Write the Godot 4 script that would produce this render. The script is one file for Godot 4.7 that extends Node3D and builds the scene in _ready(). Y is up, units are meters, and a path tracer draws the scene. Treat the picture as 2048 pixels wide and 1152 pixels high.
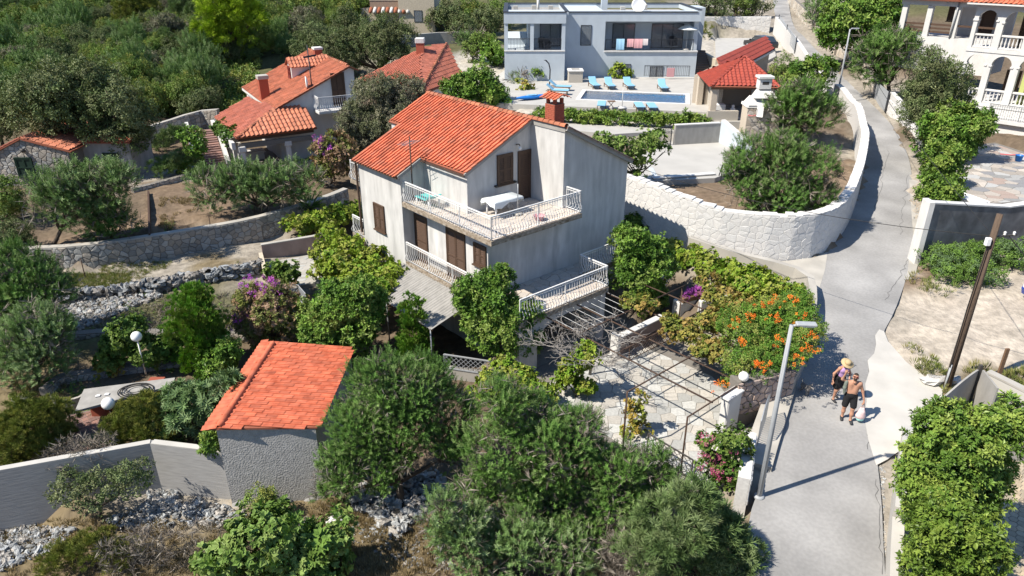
extends Node3D
# A hillside village seen from a drone. Pixel pairs below are photograph pixels (2048 x 1152), turned into
# directions by ray() and into places by the height of the ground, wall or roof they touch.
const FOCAL := 1436.0
const EYE := 13.2
const PITCH := 25.5
var M := {}
var taken := {}
var rng := RandomNumberGenerator.new()
var gx := PackedFloat32Array()
var gz := PackedFloat32Array()
var gh := PackedFloat32Array()
var ctrl := []
var flats := []

# ---------- pixels and places ----------
func ray(px: float, py: float) -> Vector3:
	var a := (px - 1024.0) / FOCAL
	var b := (576.0 - py) / FOCAL
	var s := sin(deg_to_rad(PITCH))
	var c := cos(deg_to_rad(PITCH))
	return Vector3(a, -s + b * c, -c - b * s)
func P(px: float, py: float, h: float) -> Vector3:
	var r := ray(px, py)
	return Vector3(0, EYE, 0) + r * ((h - EYE) / r.y)
func PZ(px: float, py: float, z: float) -> Vector3:
	var r := ray(px, py)
	return Vector3(0, EYE, 0) + r * (z / r.z)
func hroad(z: float) -> float:
	return -1.3 + 0.062 * (-17.0 - z) if z > -60.0 else 1.366 + 0.05 * (-60.0 - z)
func PR(px: float, py: float) -> Vector3:
	var h := 0.0
	for i in 8:
		h = clampf(hroad(P(px, py, h).z), -4.0, 9.0)
	return P(px, py, h)
func PG(px: float, py: float) -> Vector3:
	var r := ray(px, py)
	var t := 10.0
	var p := Vector3(0, EYE, 0) + r * t
	while t < 400.0:
		var q := Vector3(0, EYE, 0) + r * (t + 0.4)
		if q.y <= G(q.x, q.z):
			break
		p = q
		t += 0.4
	var hi := t + 0.4
	for i in 7:
		var m := (t + hi) / 2
		p = Vector3(0, EYE, 0) + r * m
		if p.y <= G(p.x, p.z):
			hi = m
		else:
			t = m
	return Vector3(p.x, G(p.x, p.z), p.z)
func tall(foot: Vector3, py: float) -> float:
	var s := sin(deg_to_rad(PITCH))
	var c := cos(deg_to_rad(PITCH))
	var k := (576.0 - py) / FOCAL
	# yc / zc = k with yc = dy c - z s, zc = -z c - dy s
	var dy := (foot.z * s - k * foot.z * c) / (c + k * s)
	return dy + EYE - foot.y
func span(px: float, at: Vector3) -> float:
	return px * Vector3(at.x, at.y - EYE, at.z).length() / FOCAL

# ---------- terrain ----------
func ground_raw(x: float, z: float) -> float:
	var sw := 0.0
	var sh := 0.0
	for c in ctrl:
		var dx: float = c[0].x - x
		var dz: float = c[0].z - z
		var d := dx * dx + dz * dz + 0.3
		var w := 1.0 / (d * d)
		sw += w
		sh += w * c[0].y
	return sh / sw
func G(x: float, z: float) -> float:
	var i := clampi(gx.bsearch(x) - 1, 0, gx.size() - 2)
	var j := clampi(gz.bsearch(z) - 1, 0, gz.size() - 2)
	var u := clampf((x - gx[i]) / (gx[i + 1] - gx[i]), 0, 1)
	var v := clampf((z - gz[j]) / (gz[j + 1] - gz[j]), 0, 1)
	var n := gx.size()
	return lerpf(lerpf(gh[j * n + i], gh[j * n + i + 1], u), lerpf(gh[(j + 1) * n + i], gh[(j + 1) * n + i + 1], u), v)

# ---------- naming ----------
func numbered(called: String) -> String:
	taken[called] = taken.get(called, -1) + 1
	return called if taken[called] == 0 else "%s_%03d" % [called, taken[called]]
func tag(o: Node, label: String, category: String, group := "") -> Node:
	o.set_meta("label", label)
	o.set_meta("category", category)
	if group:
		o.set_meta("group", group)
	return o
func thing(called: String, label: String, category: String, at := Vector3.ZERO, turn := 0.0, group := "") -> Node3D:
	var o := Node3D.new()
	o.name = numbered(called)
	add_child(o)
	o.position = at
	o.rotation.y = turn
	tag(o, label, category, group)
	return o
func part(parent: Node, called: String, mesh: Mesh, m: Material, t := Transform3D()) -> MeshInstance3D:
	var o := MeshInstance3D.new()
	o.name = called
	o.mesh = mesh
	o.material_override = m
	o.transform = t
	parent.add_child(o, true)
	return o
func struct(called: String, mesh: Mesh, m: Material) -> MeshInstance3D:
	var o := part(self, numbered(called), mesh, m)
	o.set_meta("kind", "structure")
	return o
func copies(parent: Node, called: String, mesh: Mesh, m: Material, where: Array, colors := PackedColorArray()) -> MultiMeshInstance3D:
	var mm := MultiMesh.new()
	mm.transform_format = MultiMesh.TRANSFORM_3D
	mm.use_colors = colors.size() > 0
	mm.mesh = mesh
	mm.instance_count = where.size()
	for i in where.size():
		mm.set_instance_transform(i, where[i])
		if mm.use_colors:
			mm.set_instance_color(i, colors[i])
	var o := MultiMeshInstance3D.new()
	o.name = called
	o.multimesh = mm
	o.material_override = m
	parent.add_child(o, true)
	return o

# ---------- shapes ----------
func st0() -> SurfaceTool:
	var st := SurfaceTool.new()
	st.begin(Mesh.PRIMITIVE_TRIANGLES)
	st.set_smooth_group(-1)
	return st
func done(st: SurfaceTool) -> ArrayMesh:
	st.generate_normals()
	return st.commit()
func tri(st: SurfaceTool, a: Vector3, b: Vector3, c: Vector3) -> void:
	st.add_vertex(a)
	st.add_vertex(b)
	st.add_vertex(c)
func quad(st: SurfaceTool, a: Vector3, b: Vector3, c: Vector3, d: Vector3) -> void:
	tri(st, a, b, c)
	tri(st, a, c, d)
func box(st: SurfaceTool, lo: Vector3, hi: Vector3, t := Transform3D(), bevel := 0.0) -> void:
	var c := (lo + hi) / 2
	var e := (hi - lo) / 2
	var b := minf(bevel, minf(e.x, minf(e.y, e.z)) * 0.6)
	if b <= 0.0:
		var v := []
		for i in 8:
			v.append(t * (c + Vector3(e.x if i & 1 else -e.x, e.y if i & 2 else -e.y, e.z if i & 4 else -e.z)))
		for f in [[0, 1, 3, 2], [5, 4, 6, 7], [4, 0, 2, 6], [1, 5, 7, 3], [2, 3, 7, 6], [4, 5, 1, 0]]:
			quad(st, v[f[3]], v[f[2]], v[f[1]], v[f[0]])
		return
	# chamfered box: three vertices at each corner
	var w := []
	for i in 8:
		var s := Vector3(1 if i & 1 else -1, 1 if i & 2 else -1, 1 if i & 4 else -1)
		var tri3 := []
		for k in 3:
			var p := e - Vector3(b, b, b)
			p[k] = e[k]
			tri3.append(t * (c + p * s))
		w.append(tri3)
	for f in [[0, 1, 3, 2, 2], [5, 4, 6, 7, 2], [4, 0, 2, 6, 0], [1, 5, 7, 3, 0], [2, 3, 7, 6, 1], [4, 5, 1, 0, 1]]:
		quad(st, w[f[3]][f[4]], w[f[2]][f[4]], w[f[1]][f[4]], w[f[0]][f[4]])
	for ed in [[0, 1, 1, 2], [2, 3, 2, 1], [4, 5, 2, 1], [6, 7, 1, 2], [0, 2, 2, 0], [1, 3, 0, 2], [4, 6, 0, 2], [5, 7, 2, 0], [0, 4, 0, 1], [1, 5, 1, 0], [2, 6, 1, 0], [3, 7, 0, 1]]:
		quad(st, w[ed[0]][ed[2]], w[ed[1]][ed[2]], w[ed[1]][ed[3]], w[ed[0]][ed[3]])
	for i in 8:
		tri(st, w[i][0], w[i][1], w[i][2])
func boxm(lo: Vector3, hi: Vector3, bevel := 0.0, t := Transform3D()) -> ArrayMesh:
	var st := st0()
	box(st, lo, hi, t, bevel)
	return done(st)
func frame_at(a: Vector3, dir: Vector3) -> Basis:
	var d := dir.normalized()
	var u := Vector3.UP if absf(d.y) < 0.95 else Vector3.RIGHT
	var x := u.cross(d).normalized()
	return Basis(x, d.cross(x).normalized(), d)
func tube(st: SurfaceTool, pts: Array, radii, sides := 6) -> void:
	var rings := []
	for i in pts.size():
		var d: Vector3 = pts[mini(i + 1, pts.size() - 1)] - pts[maxi(i - 1, 0)]
		var f := frame_at(pts[i], d)
		var r: float = radii[i] if radii is Array else radii
		var ring := []
		for k in sides:
			var a := TAU * k / sides
			ring.append(pts[i] + f.x * cos(a) * r + f.y * sin(a) * r)
		rings.append(ring)
	for i in rings.size() - 1:
		for k in sides:
			var k2 := (k + 1) % sides
			quad(st, rings[i][k], rings[i][k2], rings[i + 1][k2], rings[i + 1][k])
	for k in range(1, sides - 1):
		tri(st, rings[0][0], rings[0][k + 1], rings[0][k])
		tri(st, rings[-1][0], rings[-1][k], rings[-1][k + 1])
func tubem(pts: Array, radii, sides := 6) -> ArrayMesh:
	var st := st0()
	if sides > 5:
		st.set_smooth_group(0)
	tube(st, pts, radii, sides)
	return done(st)
func bar(st: SurfaceTool, a: Vector3, b: Vector3, w: float, h: float) -> void:
	var f := frame_at(a, b - a)
	box(st, Vector3(-w / 2, -h / 2, 0), Vector3(w / 2, h / 2, a.distance_to(b)), Transform3D(f, a))
func barm(a: Vector3, b: Vector3, w: float, h: float) -> ArrayMesh:
	var st := st0()
	bar(st, a, b, w, h)
	return done(st)
func lathe(st: SurfaceTool, prof: Array, at: Vector3, sides := 16, squash := Vector3.ONE) -> void:
	for i in prof.size() - 1:
		for k in sides:
			var q := []
			for e in [[i, k], [i, k + 1], [i + 1, k + 1], [i + 1, k]]:
				var a: float = TAU * e[1] / sides
				q.append(at + Vector3(prof[e[0]].x * cos(a), prof[e[0]].y, prof[e[0]].x * sin(a)) * squash)
			if prof[i].x > 0.0001:
				tri(st, q[0], q[1], q[2])
			if prof[i + 1].x > 0.0001:
				tri(st, q[0], q[2], q[3])
func lathem(prof: Array, sides := 16, squash := Vector3.ONE) -> ArrayMesh:
	var st := st0()
	st.set_smooth_group(0)
	lathe(st, prof, Vector3.ZERO, sides, squash)
	return done(st)
func ballm(r: float, squash := Vector3.ONE) -> ArrayMesh:
	var prof := []
	for i in 11:
		prof.append(Vector2(r * sin(PI * i / 10), -r * cos(PI * i / 10)))
	return lathem(prof, 18, squash)
# a flat outline (in x, y of the frame t) given a thickness along the frame's -z
func slab(st: SurfaceTool, poly: PackedVector2Array, t: Transform3D, thick: float) -> void:
	var idx := Geometry2D.triangulate_polygon(poly)
	var ccw := not Geometry2D.is_polygon_clockwise(poly)
	for i in range(0, idx.size(), 3):
		var q := [poly[idx[i]], poly[idx[i + 1]], poly[idx[i + 2]]]
		tri(st, t * Vector3(q[0].x, q[0].y, 0), t * Vector3(q[1].x, q[1].y, 0), t * Vector3(q[2].x, q[2].y, 0))
		tri(st, t * Vector3(q[0].x, q[0].y, -thick), t * Vector3(q[2].x, q[2].y, -thick), t * Vector3(q[1].x, q[1].y, -thick))
	var n := poly.size()
	for i in n:
		var a := poly[i]
		var b := poly[(i + 1) % n]
		if ccw:
			quad(st, t * Vector3(a.x, a.y, 0), t * Vector3(a.x, a.y, -thick), t * Vector3(b.x, b.y, -thick), t * Vector3(b.x, b.y, 0))
		else:
			quad(st, t * Vector3(a.x, a.y, 0), t * Vector3(b.x, b.y, 0), t * Vector3(b.x, b.y, -thick), t * Vector3(a.x, a.y, -thick))
func slabm(poly: Array, t: Transform3D, thick: float) -> ArrayMesh:
	var st := st0()
	slab(st, PackedVector2Array(poly), t, thick)
	return done(st)
# the same for an outline of points in space that lie in one plane: thickness downwards along its normal
func platem(pts: Array, thick: float) -> ArrayMesh:
	var n: Vector3 = (pts[1] - pts[0]).cross(pts[2] - pts[0]).normalized()
	if n.y < 0:
		n = -n
	var x: Vector3 = (pts[1] - pts[0]).normalized()
	var t := Transform3D(Basis(x, n.cross(x), n), pts[0])
	var inv := t.affine_inverse()
	var poly := []
	for p in pts:
		var q: Vector3 = inv * p
		poly.append(Vector2(q.x, q.y))
	return slabm(poly, t, thick)
func planar(pts: Array) -> Array:   # lifts the fourth and later points into the plane of the first three
	var n: Vector3 = (pts[1] - pts[0]).cross(pts[2] - pts[0])
	var res := []
	for p in pts:
		res.append(Vector3(p.x, pts[0].y - (n.x * (p.x - pts[0].x) + n.z * (p.z - pts[0].z)) / n.y, p.z))
	return res
func FLAT(y := 0.0) -> Transform3D:   # x, y of an outline become x, -z of the place
	return Transform3D(Basis(Vector3.RIGHT, Vector3.FORWARD, Vector3.UP), Vector3(0, y, 0))
func FACING(at: Vector3, right: Vector3) -> Transform3D:   # outline x runs along right, y upwards
	var x := right.normalized()
	return Transform3D(Basis(x, Vector3.UP, x.cross(Vector3.UP)), at)

# ---------- pieces that can be told apart: stones, slabs, tiles ----------
func cut(poly: PackedVector2Array, n: Vector2, d: float) -> PackedVector2Array:
	var res := PackedVector2Array()
	var k := poly.size()
	for i in k:
		var a := poly[i]
		var b := poly[(i + 1) % k]
		var da := n.dot(a) - d
		var db := n.dot(b) - d
		if da <= 0:
			res.append(a)
		if (da < 0 and db > 0) or (da > 0 and db < 0):
			res.append(a.lerp(b, da / (da - db)))
	return res
func cells(outline: PackedVector2Array, size: Vector2, gap: float, jitter := 0.42, brick := false) -> Array:
	var lo := outline[0]
	var hi := outline[0]
	for p in outline:
		lo = lo.min(p)
		hi = hi.max(p)
	var nx := int((hi.x - lo.x) / size.x) + 5
	var ny := int((hi.y - lo.y) / size.y) + 5
	var seeds := []
	for j in ny:
		for i in nx:
			var sh := 0.5 if brick and j % 2 == 1 else 0.0
			seeds.append(lo + Vector2((i - 2 + 0.5 + sh + rng.randf_range(-jitter, jitter)) * size.x, (j - 2 + 0.5 + rng.randf_range(-jitter, jitter)) * size.y))
	var res := []
	for j in range(1, ny - 1):
		for i in range(1, nx - 1):
			var c: Vector2 = seeds[j * nx + i]
			var e := size * 1.7
			var poly := PackedVector2Array([c + Vector2(-e.x, -e.y), c + Vector2(e.x, -e.y), c + Vector2(e.x, e.y), c + Vector2(-e.x, e.y)])
			for jj in range(maxi(0, j - 2), mini(ny, j + 3)):
				for ii in range(maxi(0, i - 2), mini(nx, i + 3)):
					if ii == i and jj == j:
						continue
					var v: Vector2 = seeds[jj * nx + ii] - c
					var n := v.normalized()
					poly = cut(poly, n, n.dot(c + v / 2) - gap / 2)
					if poly.size() < 3:
						break
				if poly.size() < 3:
					break
			if poly.size() < 3:
				continue
			var inside := 0
			for p in poly:
				if Geometry2D.is_point_in_polygon(p, outline):
					inside += 1
			if inside == 0:
				continue
			if inside < poly.size():
				for q in Geometry2D.intersect_polygons(poly, outline):
					if q.size() >= 3 and absf(area(q)) > size.x * size.y * 0.08:
						res.append(q)
			else:
				res.append(poly)
	return res
func area(q: PackedVector2Array) -> float:
	var s := 0.0
	for i in q.size():
		s += q[i].cross(q[(i + 1) % q.size()])
	return s / 2
func middle(q: PackedVector2Array) -> Vector2:
	var s := Vector2.ZERO
	for p in q:
		s += p
	return s / q.size()
# one stone: its outline goes through place(point, depth), depth > 0 is proud
func stone(st: SurfaceTool, q: PackedVector2Array, place: Callable, proud: float, bevel: float, bump := 0.0) -> void:
	var c := middle(q)
	var n := q.size()
	var low := []
	var mid := []
	var top := []
	for p in q:
		low.append(place.call(p, -0.03))
		mid.append(place.call(p, proud * 0.55))
		var r := p.lerp(c, clampf(bevel / maxf(0.01, p.distance_to(c)), 0, 0.6))
		top.append(place.call(r, proud + rng.randf_range(-bump, bump)))
	var cc: Vector3 = place.call(c, proud + bump * 0.6)
	for i in n:
		var k := (i + 1) % n
		quad(st, low[i], low[k], mid[k], mid[i])
		quad(st, mid[i], mid[k], top[k], top[i])
		tri(st, top[i], top[k], cc)
# lays pieces over an outline: the 300 nearest as parts, the rest joined as one
func pieces(parent: Node, called: String, outline: Array, size: Vector2, gap: float, place: Callable, mats: Array, proud := 0.02, bevel := 0.012, bump := 0.0, jitter := 0.42, most := 300, brick := false) -> void:
	var list := cells(PackedVector2Array(outline), size, gap, jitter, brick)
	var base: Transform3D = parent.global_transform if parent.is_inside_tree() else Transform3D()
	var far := []
	for q in list:
		var w: Vector3 = base * place.call(middle(q), 0.0)
		far.append([w.distance_squared_to(Vector3(0, EYE, 0)), q])
	far.sort_custom(func(a, b): return a[0] < b[0])
	var rest := {}
	for i in far.size():
		var m: int = rng.randi() % mats.size()
		if i < most:
			var st := st0()
			stone(st, far[i][1], place, proud * rng.randf_range(0.6, 1.3), bevel, bump)
			part(parent, called, done(st), mats[m])
		else:
			if not rest.has(m):
				rest[m] = st0()
			stone(rest[m], far[i][1], place, proud * rng.randf_range(0.6, 1.3), bevel, bump)
	for m in rest:
		part(parent, called + "s", done(rest[m]), mats[m]).set_meta("kind", "stuff")
# a wall that follows a line on the ground: body plus the stones of its faces
func along(path: Array) -> Callable:
	var lens := [0.0]
	for i in path.size() - 1:
		lens.append(lens[-1] + Vector2(path[i].x, path[i].z).distance_to(Vector2(path[i + 1].x, path[i + 1].z)))
	return func(s: float) -> Array:
		var i := 0
		while i < lens.size() - 2 and s > lens[i + 1]:
			i += 1
		var u: float = (s - lens[i]) / maxf(0.001, lens[i + 1] - lens[i])
		var p: Vector3 = path[i].lerp(path[i + 1], u)
		var d: Vector3 = path[i + 1] - path[i]
		d.y = 0
		if i + 2 < path.size() and u > 0.5:
			var e: Vector3 = path[i + 2] - path[i + 1]
			e.y = 0
			d = d.normalized().lerp(e.normalized(), u - 0.5)
		elif i > 0 and u < 0.5:
			var e: Vector3 = path[i] - path[i - 1]
			e.y = 0
			d = d.normalized().lerp(e.normalized(), 0.5 - u)
		d = d.normalized()
		return [p, Vector3(-d.z, 0, d.x), lens[-1]]   # place, normal to the right-hand side, whole length
func smooth_path(pts: Array, step := 0.8) -> Array:
	var c := Curve3D.new()
	for i in pts.size():
		var d: Vector3 = (pts[mini(i + 1, pts.size() - 1)] - pts[maxi(i - 1, 0)]) / 6.0
		c.add_point(pts[i], -d, d)
	c.bake_interval = 0.2
	var res := []
	var n := maxi(2, int(c.get_baked_length() / step))
	for i in n + 1:
		res.append(c.sample_baked(c.get_baked_length() * i / n))
	return res
# body between path (its foot) and tops (heights above foot), thick to the left of the path
func wall_body(st: SurfaceTool, path: Array, tops, thick: float, sink := 0.3) -> void:
	var n := path.size()
	var f := []
	for i in n:
		var d: Vector3 = path[mini(i + 1, n - 1)] - path[maxi(i - 1, 0)]
		d.y = 0
		var nn := Vector3(-d.z, 0, d.x).normalized()
		var h: float = tops[i] if tops is Array else tops
		f.append([path[i] - Vector3(0, sink, 0), path[i] + Vector3(0, h, 0), path[i] + Vector3(0, h, 0) - nn * thick, path[i] - Vector3(0, sink, 0) - nn * thick])
	for i in n - 1:
		for k in 4:
			var k2 := (k + 1) % 4
			quad(st, f[i][k], f[i][k2], f[i + 1][k2], f[i + 1][k])
	quad(st, f[0][3], f[0][2], f[0][1], f[0][0])
	quad(st, f[-1][0], f[-1][1], f[-1][2], f[-1][3])
func wallm(path: Array, tops, thick: float, sink := 0.3) -> ArrayMesh:
	var st := st0()
	wall_body(st, path, tops, thick, sink)
	return done(st)

# roof tiles: O is the upper corner, ex along the ridge, ey down the slope; outline in metres of (ex, ey)
func tilem(w: float, l: float, roll: float, lift := 0.028, turned := false) -> ArrayMesh:
	var st := st0()
	var prof := [[-0.02, 0.0], [0.0, 0.85], [0.1, 1.0], [0.26, 0.92], [0.42, 0.6], [0.56, 0.22], [0.68, 0.02], [1.0, 0.0]]
	if turned:
		prof = [[0.0, 0.0], [0.32, 0.02], [0.44, 0.22], [0.58, 0.6], [0.74, 0.92], [0.9, 1.0], [1.0, 0.85], [1.02, 0.0]]
	for i in prof.size() - 1:
		var a: Array = prof[i]
		var b: Array = prof[i + 1]
		var p := Vector3(a[0] * w, a[1] * roll, 0)
		var q := Vector3(b[0] * w, b[1] * roll, 0)
		var d := Vector3(0, lift, l * 1.06)
		quad(st, p, q, q + d, p + d)
		quad(st, p + d, q + d, q + d - Vector3(0, 0.024, 0), p + d - Vector3(0, 0.024, 0))
	return done(st)
func tiles(parent: Node, O: Vector3, ex: Vector3, ey: Vector3, outline: Array, w: float, l: float, mesh: Mesh, mats: Array, most := 300, called := "roof_tile", step := 0.0) -> void:
	var n := ex.cross(ey).normalized()
	var flip := n.y < 0
	if flip:
		n = -n
	var b := Basis(-ex if flip else ex, n, ey)
	var poly := PackedVector2Array(outline)
	var lo := poly[0]
	var hi := poly[0]
	for p in poly:
		lo = lo.min(p)
		hi = hi.max(p)
	var base: Transform3D = parent.global_transform
	var list := []
	for j in int(ceil((hi.y - lo.y) / l)) + (1 if step > 0.0 else 0):
		for i in int(ceil((hi.x - lo.x) / w)):
			var down := j * l - (i % 2) * step * l
			if step > 0.0:
				down = minf(down, hi.y - lo.y - l)
			var c := lo + Vector2((i + 0.5) * w, maxf(0.02, down + 0.5 * l))
			if not Geometry2D.is_point_in_polygon(c, poly):
				continue
			var o := O + ex * (lo.x + (i + (1 if flip else 0)) * w) + ey * (lo.y + down) + n * rng.randf_range(0.004, 0.012)
			var t := Transform3D(b.rotated(n, rng.randf_range(-0.012, 0.012)), o)
			list.append([(base * o).distance_squared_to(Vector3(0, EYE, 0)), t])
	list.sort_custom(func(a, c): return a[0] < c[0])
	var rest := {}
	for i in list.size():
		var m: int = rng.randi() % mats.size()
		if i < most:
			part(parent, called, mesh, mats[m], list[i][1])
		else:
			if not rest.has(m):
				rest[m] = []
			rest[m].append(list[i][1])
	for m in rest:
		copies(parent, called + "s", mesh, mats[m], rest[m]).set_meta("kind", "stuff")
func ridge_caps(parent: Node, a: Vector3, b: Vector3, r: float, step: float, mats: Array) -> void:
	var d := (b - a).normalized()
	var n := int(a.distance_to(b) / step)
	var st := st0()
	st.set_smooth_group(0)
	for k in 6:
		var a0 := PI * k / 6
		var a1 := PI * (k + 1) / 6
		quad(st, Vector3(cos(a0) * r, sin(a0) * r, 0), Vector3(cos(a1) * r, sin(a1) * r, 0), Vector3(cos(a1) * r * 1.18, sin(a1) * r * 1.18 + 0.012, step * 1.1), Vector3(cos(a0) * r * 1.18, sin(a0) * r * 1.18 + 0.012, step * 1.1))
	var mesh := done(st)
	var x := Vector3.UP.cross(d).normalized()
	for i in n:
		part(parent, "ridge_tile", mesh, mats[rng.randi() % mats.size()], Transform3D(Basis(x, d.cross(x), d), a + d * step * i + Vector3(0, 0.01, 0)))

# ---------- materials ----------
func lin(r: float, g: float, b: float) -> Color:
	return Color(r, g, b).linear_to_srgb()
func ntex(freq: float, lo: Color, hi: Color, sd: int, kind := FastNoiseLite.TYPE_SIMPLEX_SMOOTH, oct := 5, mid := 0.5, size := 512) -> NoiseTexture2D:
	var n := FastNoiseLite.new()
	n.noise_type = kind
	n.seed = sd
	n.frequency = freq
	n.fractal_octaves = oct
	var t := NoiseTexture2D.new()
	t.width = size
	t.height = size
	t.seamless = true
	t.noise = n
	var g := Gradient.new()
	g.set_color(0, lo)
	g.set_color(1, hi)
	g.add_point(mid, lo.lerp(hi, 0.5))
	t.color_ramp = g
	return t
func grey(v: float) -> Color:
	return Color(v, v, v).linear_to_srgb()
func mat(c: Color, rough := 0.85, tex: Texture2D = null, scale := Vector3.ONE, bump: Texture2D = null, cm := 0.0, spec := 0.4) -> StandardMaterial3D:
	var m := StandardMaterial3D.new()
	m.albedo_color = c
	m.roughness = rough
	m.metallic_specular = spec
	if tex:
		m.albedo_texture = tex
		m.uv1_triplanar = true
		m.uv1_world_triplanar = true
		m.uv1_scale = scale
	if bump:
		m.heightmap_enabled = true
		m.heightmap_texture = bump
		m.heightmap_scale = cm
		m.uv1_triplanar = true
		m.uv1_world_triplanar = true
		m.uv1_scale = scale
	return m
func shades(c: Array, spread: float, n: int, rough: float, tex: Texture2D, scale: Vector3, bump: Texture2D = null, cm := 0.0, spec := 0.4) -> Array:
	var res := []
	for i in n:
		var f := 1.0 + spread * (2.0 * i / maxf(1.0, n - 1.0) - 1.0)
		var hue := spread * 0.18 * (1 if i % 2 else -1)
		res.append(mat(lin(c[0] * f * (1 + hue), c[1] * f, c[2] * f * (1 - hue)), rough, tex, scale, bump, cm, spec))
	return res

# ---------- plants ----------
var S := {}
func leaf(st: SurfaceTool, at: Vector3, dir: Vector3, flat: Vector3, l: float, w: float) -> void:
	var d := dir.normalized()
	var x := d.cross(flat).normalized()
	var n := x.cross(d).normalized()
	var tip := at + d * l - n * l * 0.12
	var m := at + d * l * 0.45
	tri(st, at, m + x * w / 2 + n * w * 0.18, tip)
	tri(st, at, tip, m - x * w / 2 + n * w * 0.18)
func dir_any() -> Vector3:
	var z := rng.randf_range(-1, 1)
	var a := rng.randf() * TAU
	var r := sqrt(1 - z * z)
	return Vector3(r * cos(a), z, r * sin(a))
func sprig(kind: String) -> ArrayMesh:
	var st := st0()
	match kind:
		"olive":   # a straight shoot with pairs of narrow leaves
			for i in 9:
				var y := 0.08 + i * 0.1
				for s in 2:
					var a := i * 1.7 + s * PI
					var out := Vector3(cos(a), rng.randf_range(0.7, 1.3), sin(a))
					leaf(st, Vector3(cos(a) * 0.01, y, sin(a) * 0.01), out, Vector3(-cos(a), 0.6, -sin(a)), rng.randf_range(0.28, 0.42), 0.095)
		"broad":   # rosette of glossy oval leaves
			for i in 13:
				var d := dir_any()
				d.y = absf(d.y) * 0.9 + 0.1
				leaf(st, d * 0.12 + Vector3(0, i * 0.035, 0), d, Vector3.UP + dir_any() * 0.3, rng.randf_range(0.38, 0.6), rng.randf_range(0.22, 0.3))
		"fine":    # dense small leaves
			for i in 24:
				var d := dir_any()
				d.y = d.y * 0.6 + 0.4
				leaf(st, dir_any() * 0.34 + Vector3(0, 0.25, 0), d, Vector3.UP + dir_any() * 0.6, rng.randf_range(0.2, 0.32), rng.randf_range(0.12, 0.17))
		"needle":
			for i in 30:
				var d := dir_any()
				d.y = absf(d.y) + 0.5
				leaf(st, dir_any() * 0.1 + Vector3(0, rng.randf() * 0.3, 0), d, dir_any(), rng.randf_range(0.4, 0.65), 0.05)
		"lobed":   # fig and vine: wide leaves of three lobes
			for i in 6:
				var d := dir_any()
				d.y = d.y * 0.35 + 0.25
				var at := d * 0.2 + Vector3(0, i * 0.05, 0)
				for lobe in [-0.85, 0.0, 0.85]:
					leaf(st, at, d.rotated(Vector3.UP, lobe), Vector3.UP + dir_any() * 0.25, 0.5 if lobe == 0.0 else 0.4, 0.34)
		"spray":   # upright feathery conifer sprays
			for i in 12:
				var a := i * 2.4
				var d := Vector3(cos(a) * 0.45, 1, sin(a) * 0.45)
				leaf(st, Vector3(cos(a), 0, sin(a)) * 0.12 + Vector3(0, rng.randf() * 0.35, 0), d, Vector3(cos(a), 0, sin(a)), rng.randf_range(0.4, 0.6), 0.13)
		"long":    # oleander and loquat: long leaves fanning out
			for i in 14:
				var a := i * 2.4
				var d := Vector3(cos(a), rng.randf_range(0.1, 1.1), sin(a))
				leaf(st, Vector3(0, i * 0.03, 0), d, Vector3.UP, rng.randf_range(0.5, 0.75), 0.15)
		"bract":   # bougainvillea flowers
			for i in 16:
				leaf(st, dir_any() * 0.3 + Vector3(0, 0.3, 0), dir_any(), dir_any(), 0.26, 0.2)
		"twig":    # bare grey twigs
			for i in 9:
				var d := dir_any()
				d.y = absf(d.y)
				leaf(st, dir_any() * 0.08, d, dir_any(), rng.randf_range(0.6, 1.0), 0.03)
		"grass":
			for i in 14:
				var a := rng.randf() * TAU
				leaf(st, Vector3(cos(a), 0, sin(a)) * rng.randf() * 0.3, Vector3(cos(a) * 0.5, rng.randf_range(0.6, 1.2), sin(a) * 0.5), Vector3(cos(a), 0, sin(a)), rng.randf_range(0.5, 1.0), 0.06)
		"sword":   # yucca and agave
			for i in 34:
				var a := i * 2.4
				var d := Vector3(cos(a), rng.randf_range(0.15, 1.4), sin(a))
				leaf(st, Vector3.ZERO, d, Vector3.UP, rng.randf_range(0.7, 1.0), 0.09)
	return done(st)
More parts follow.
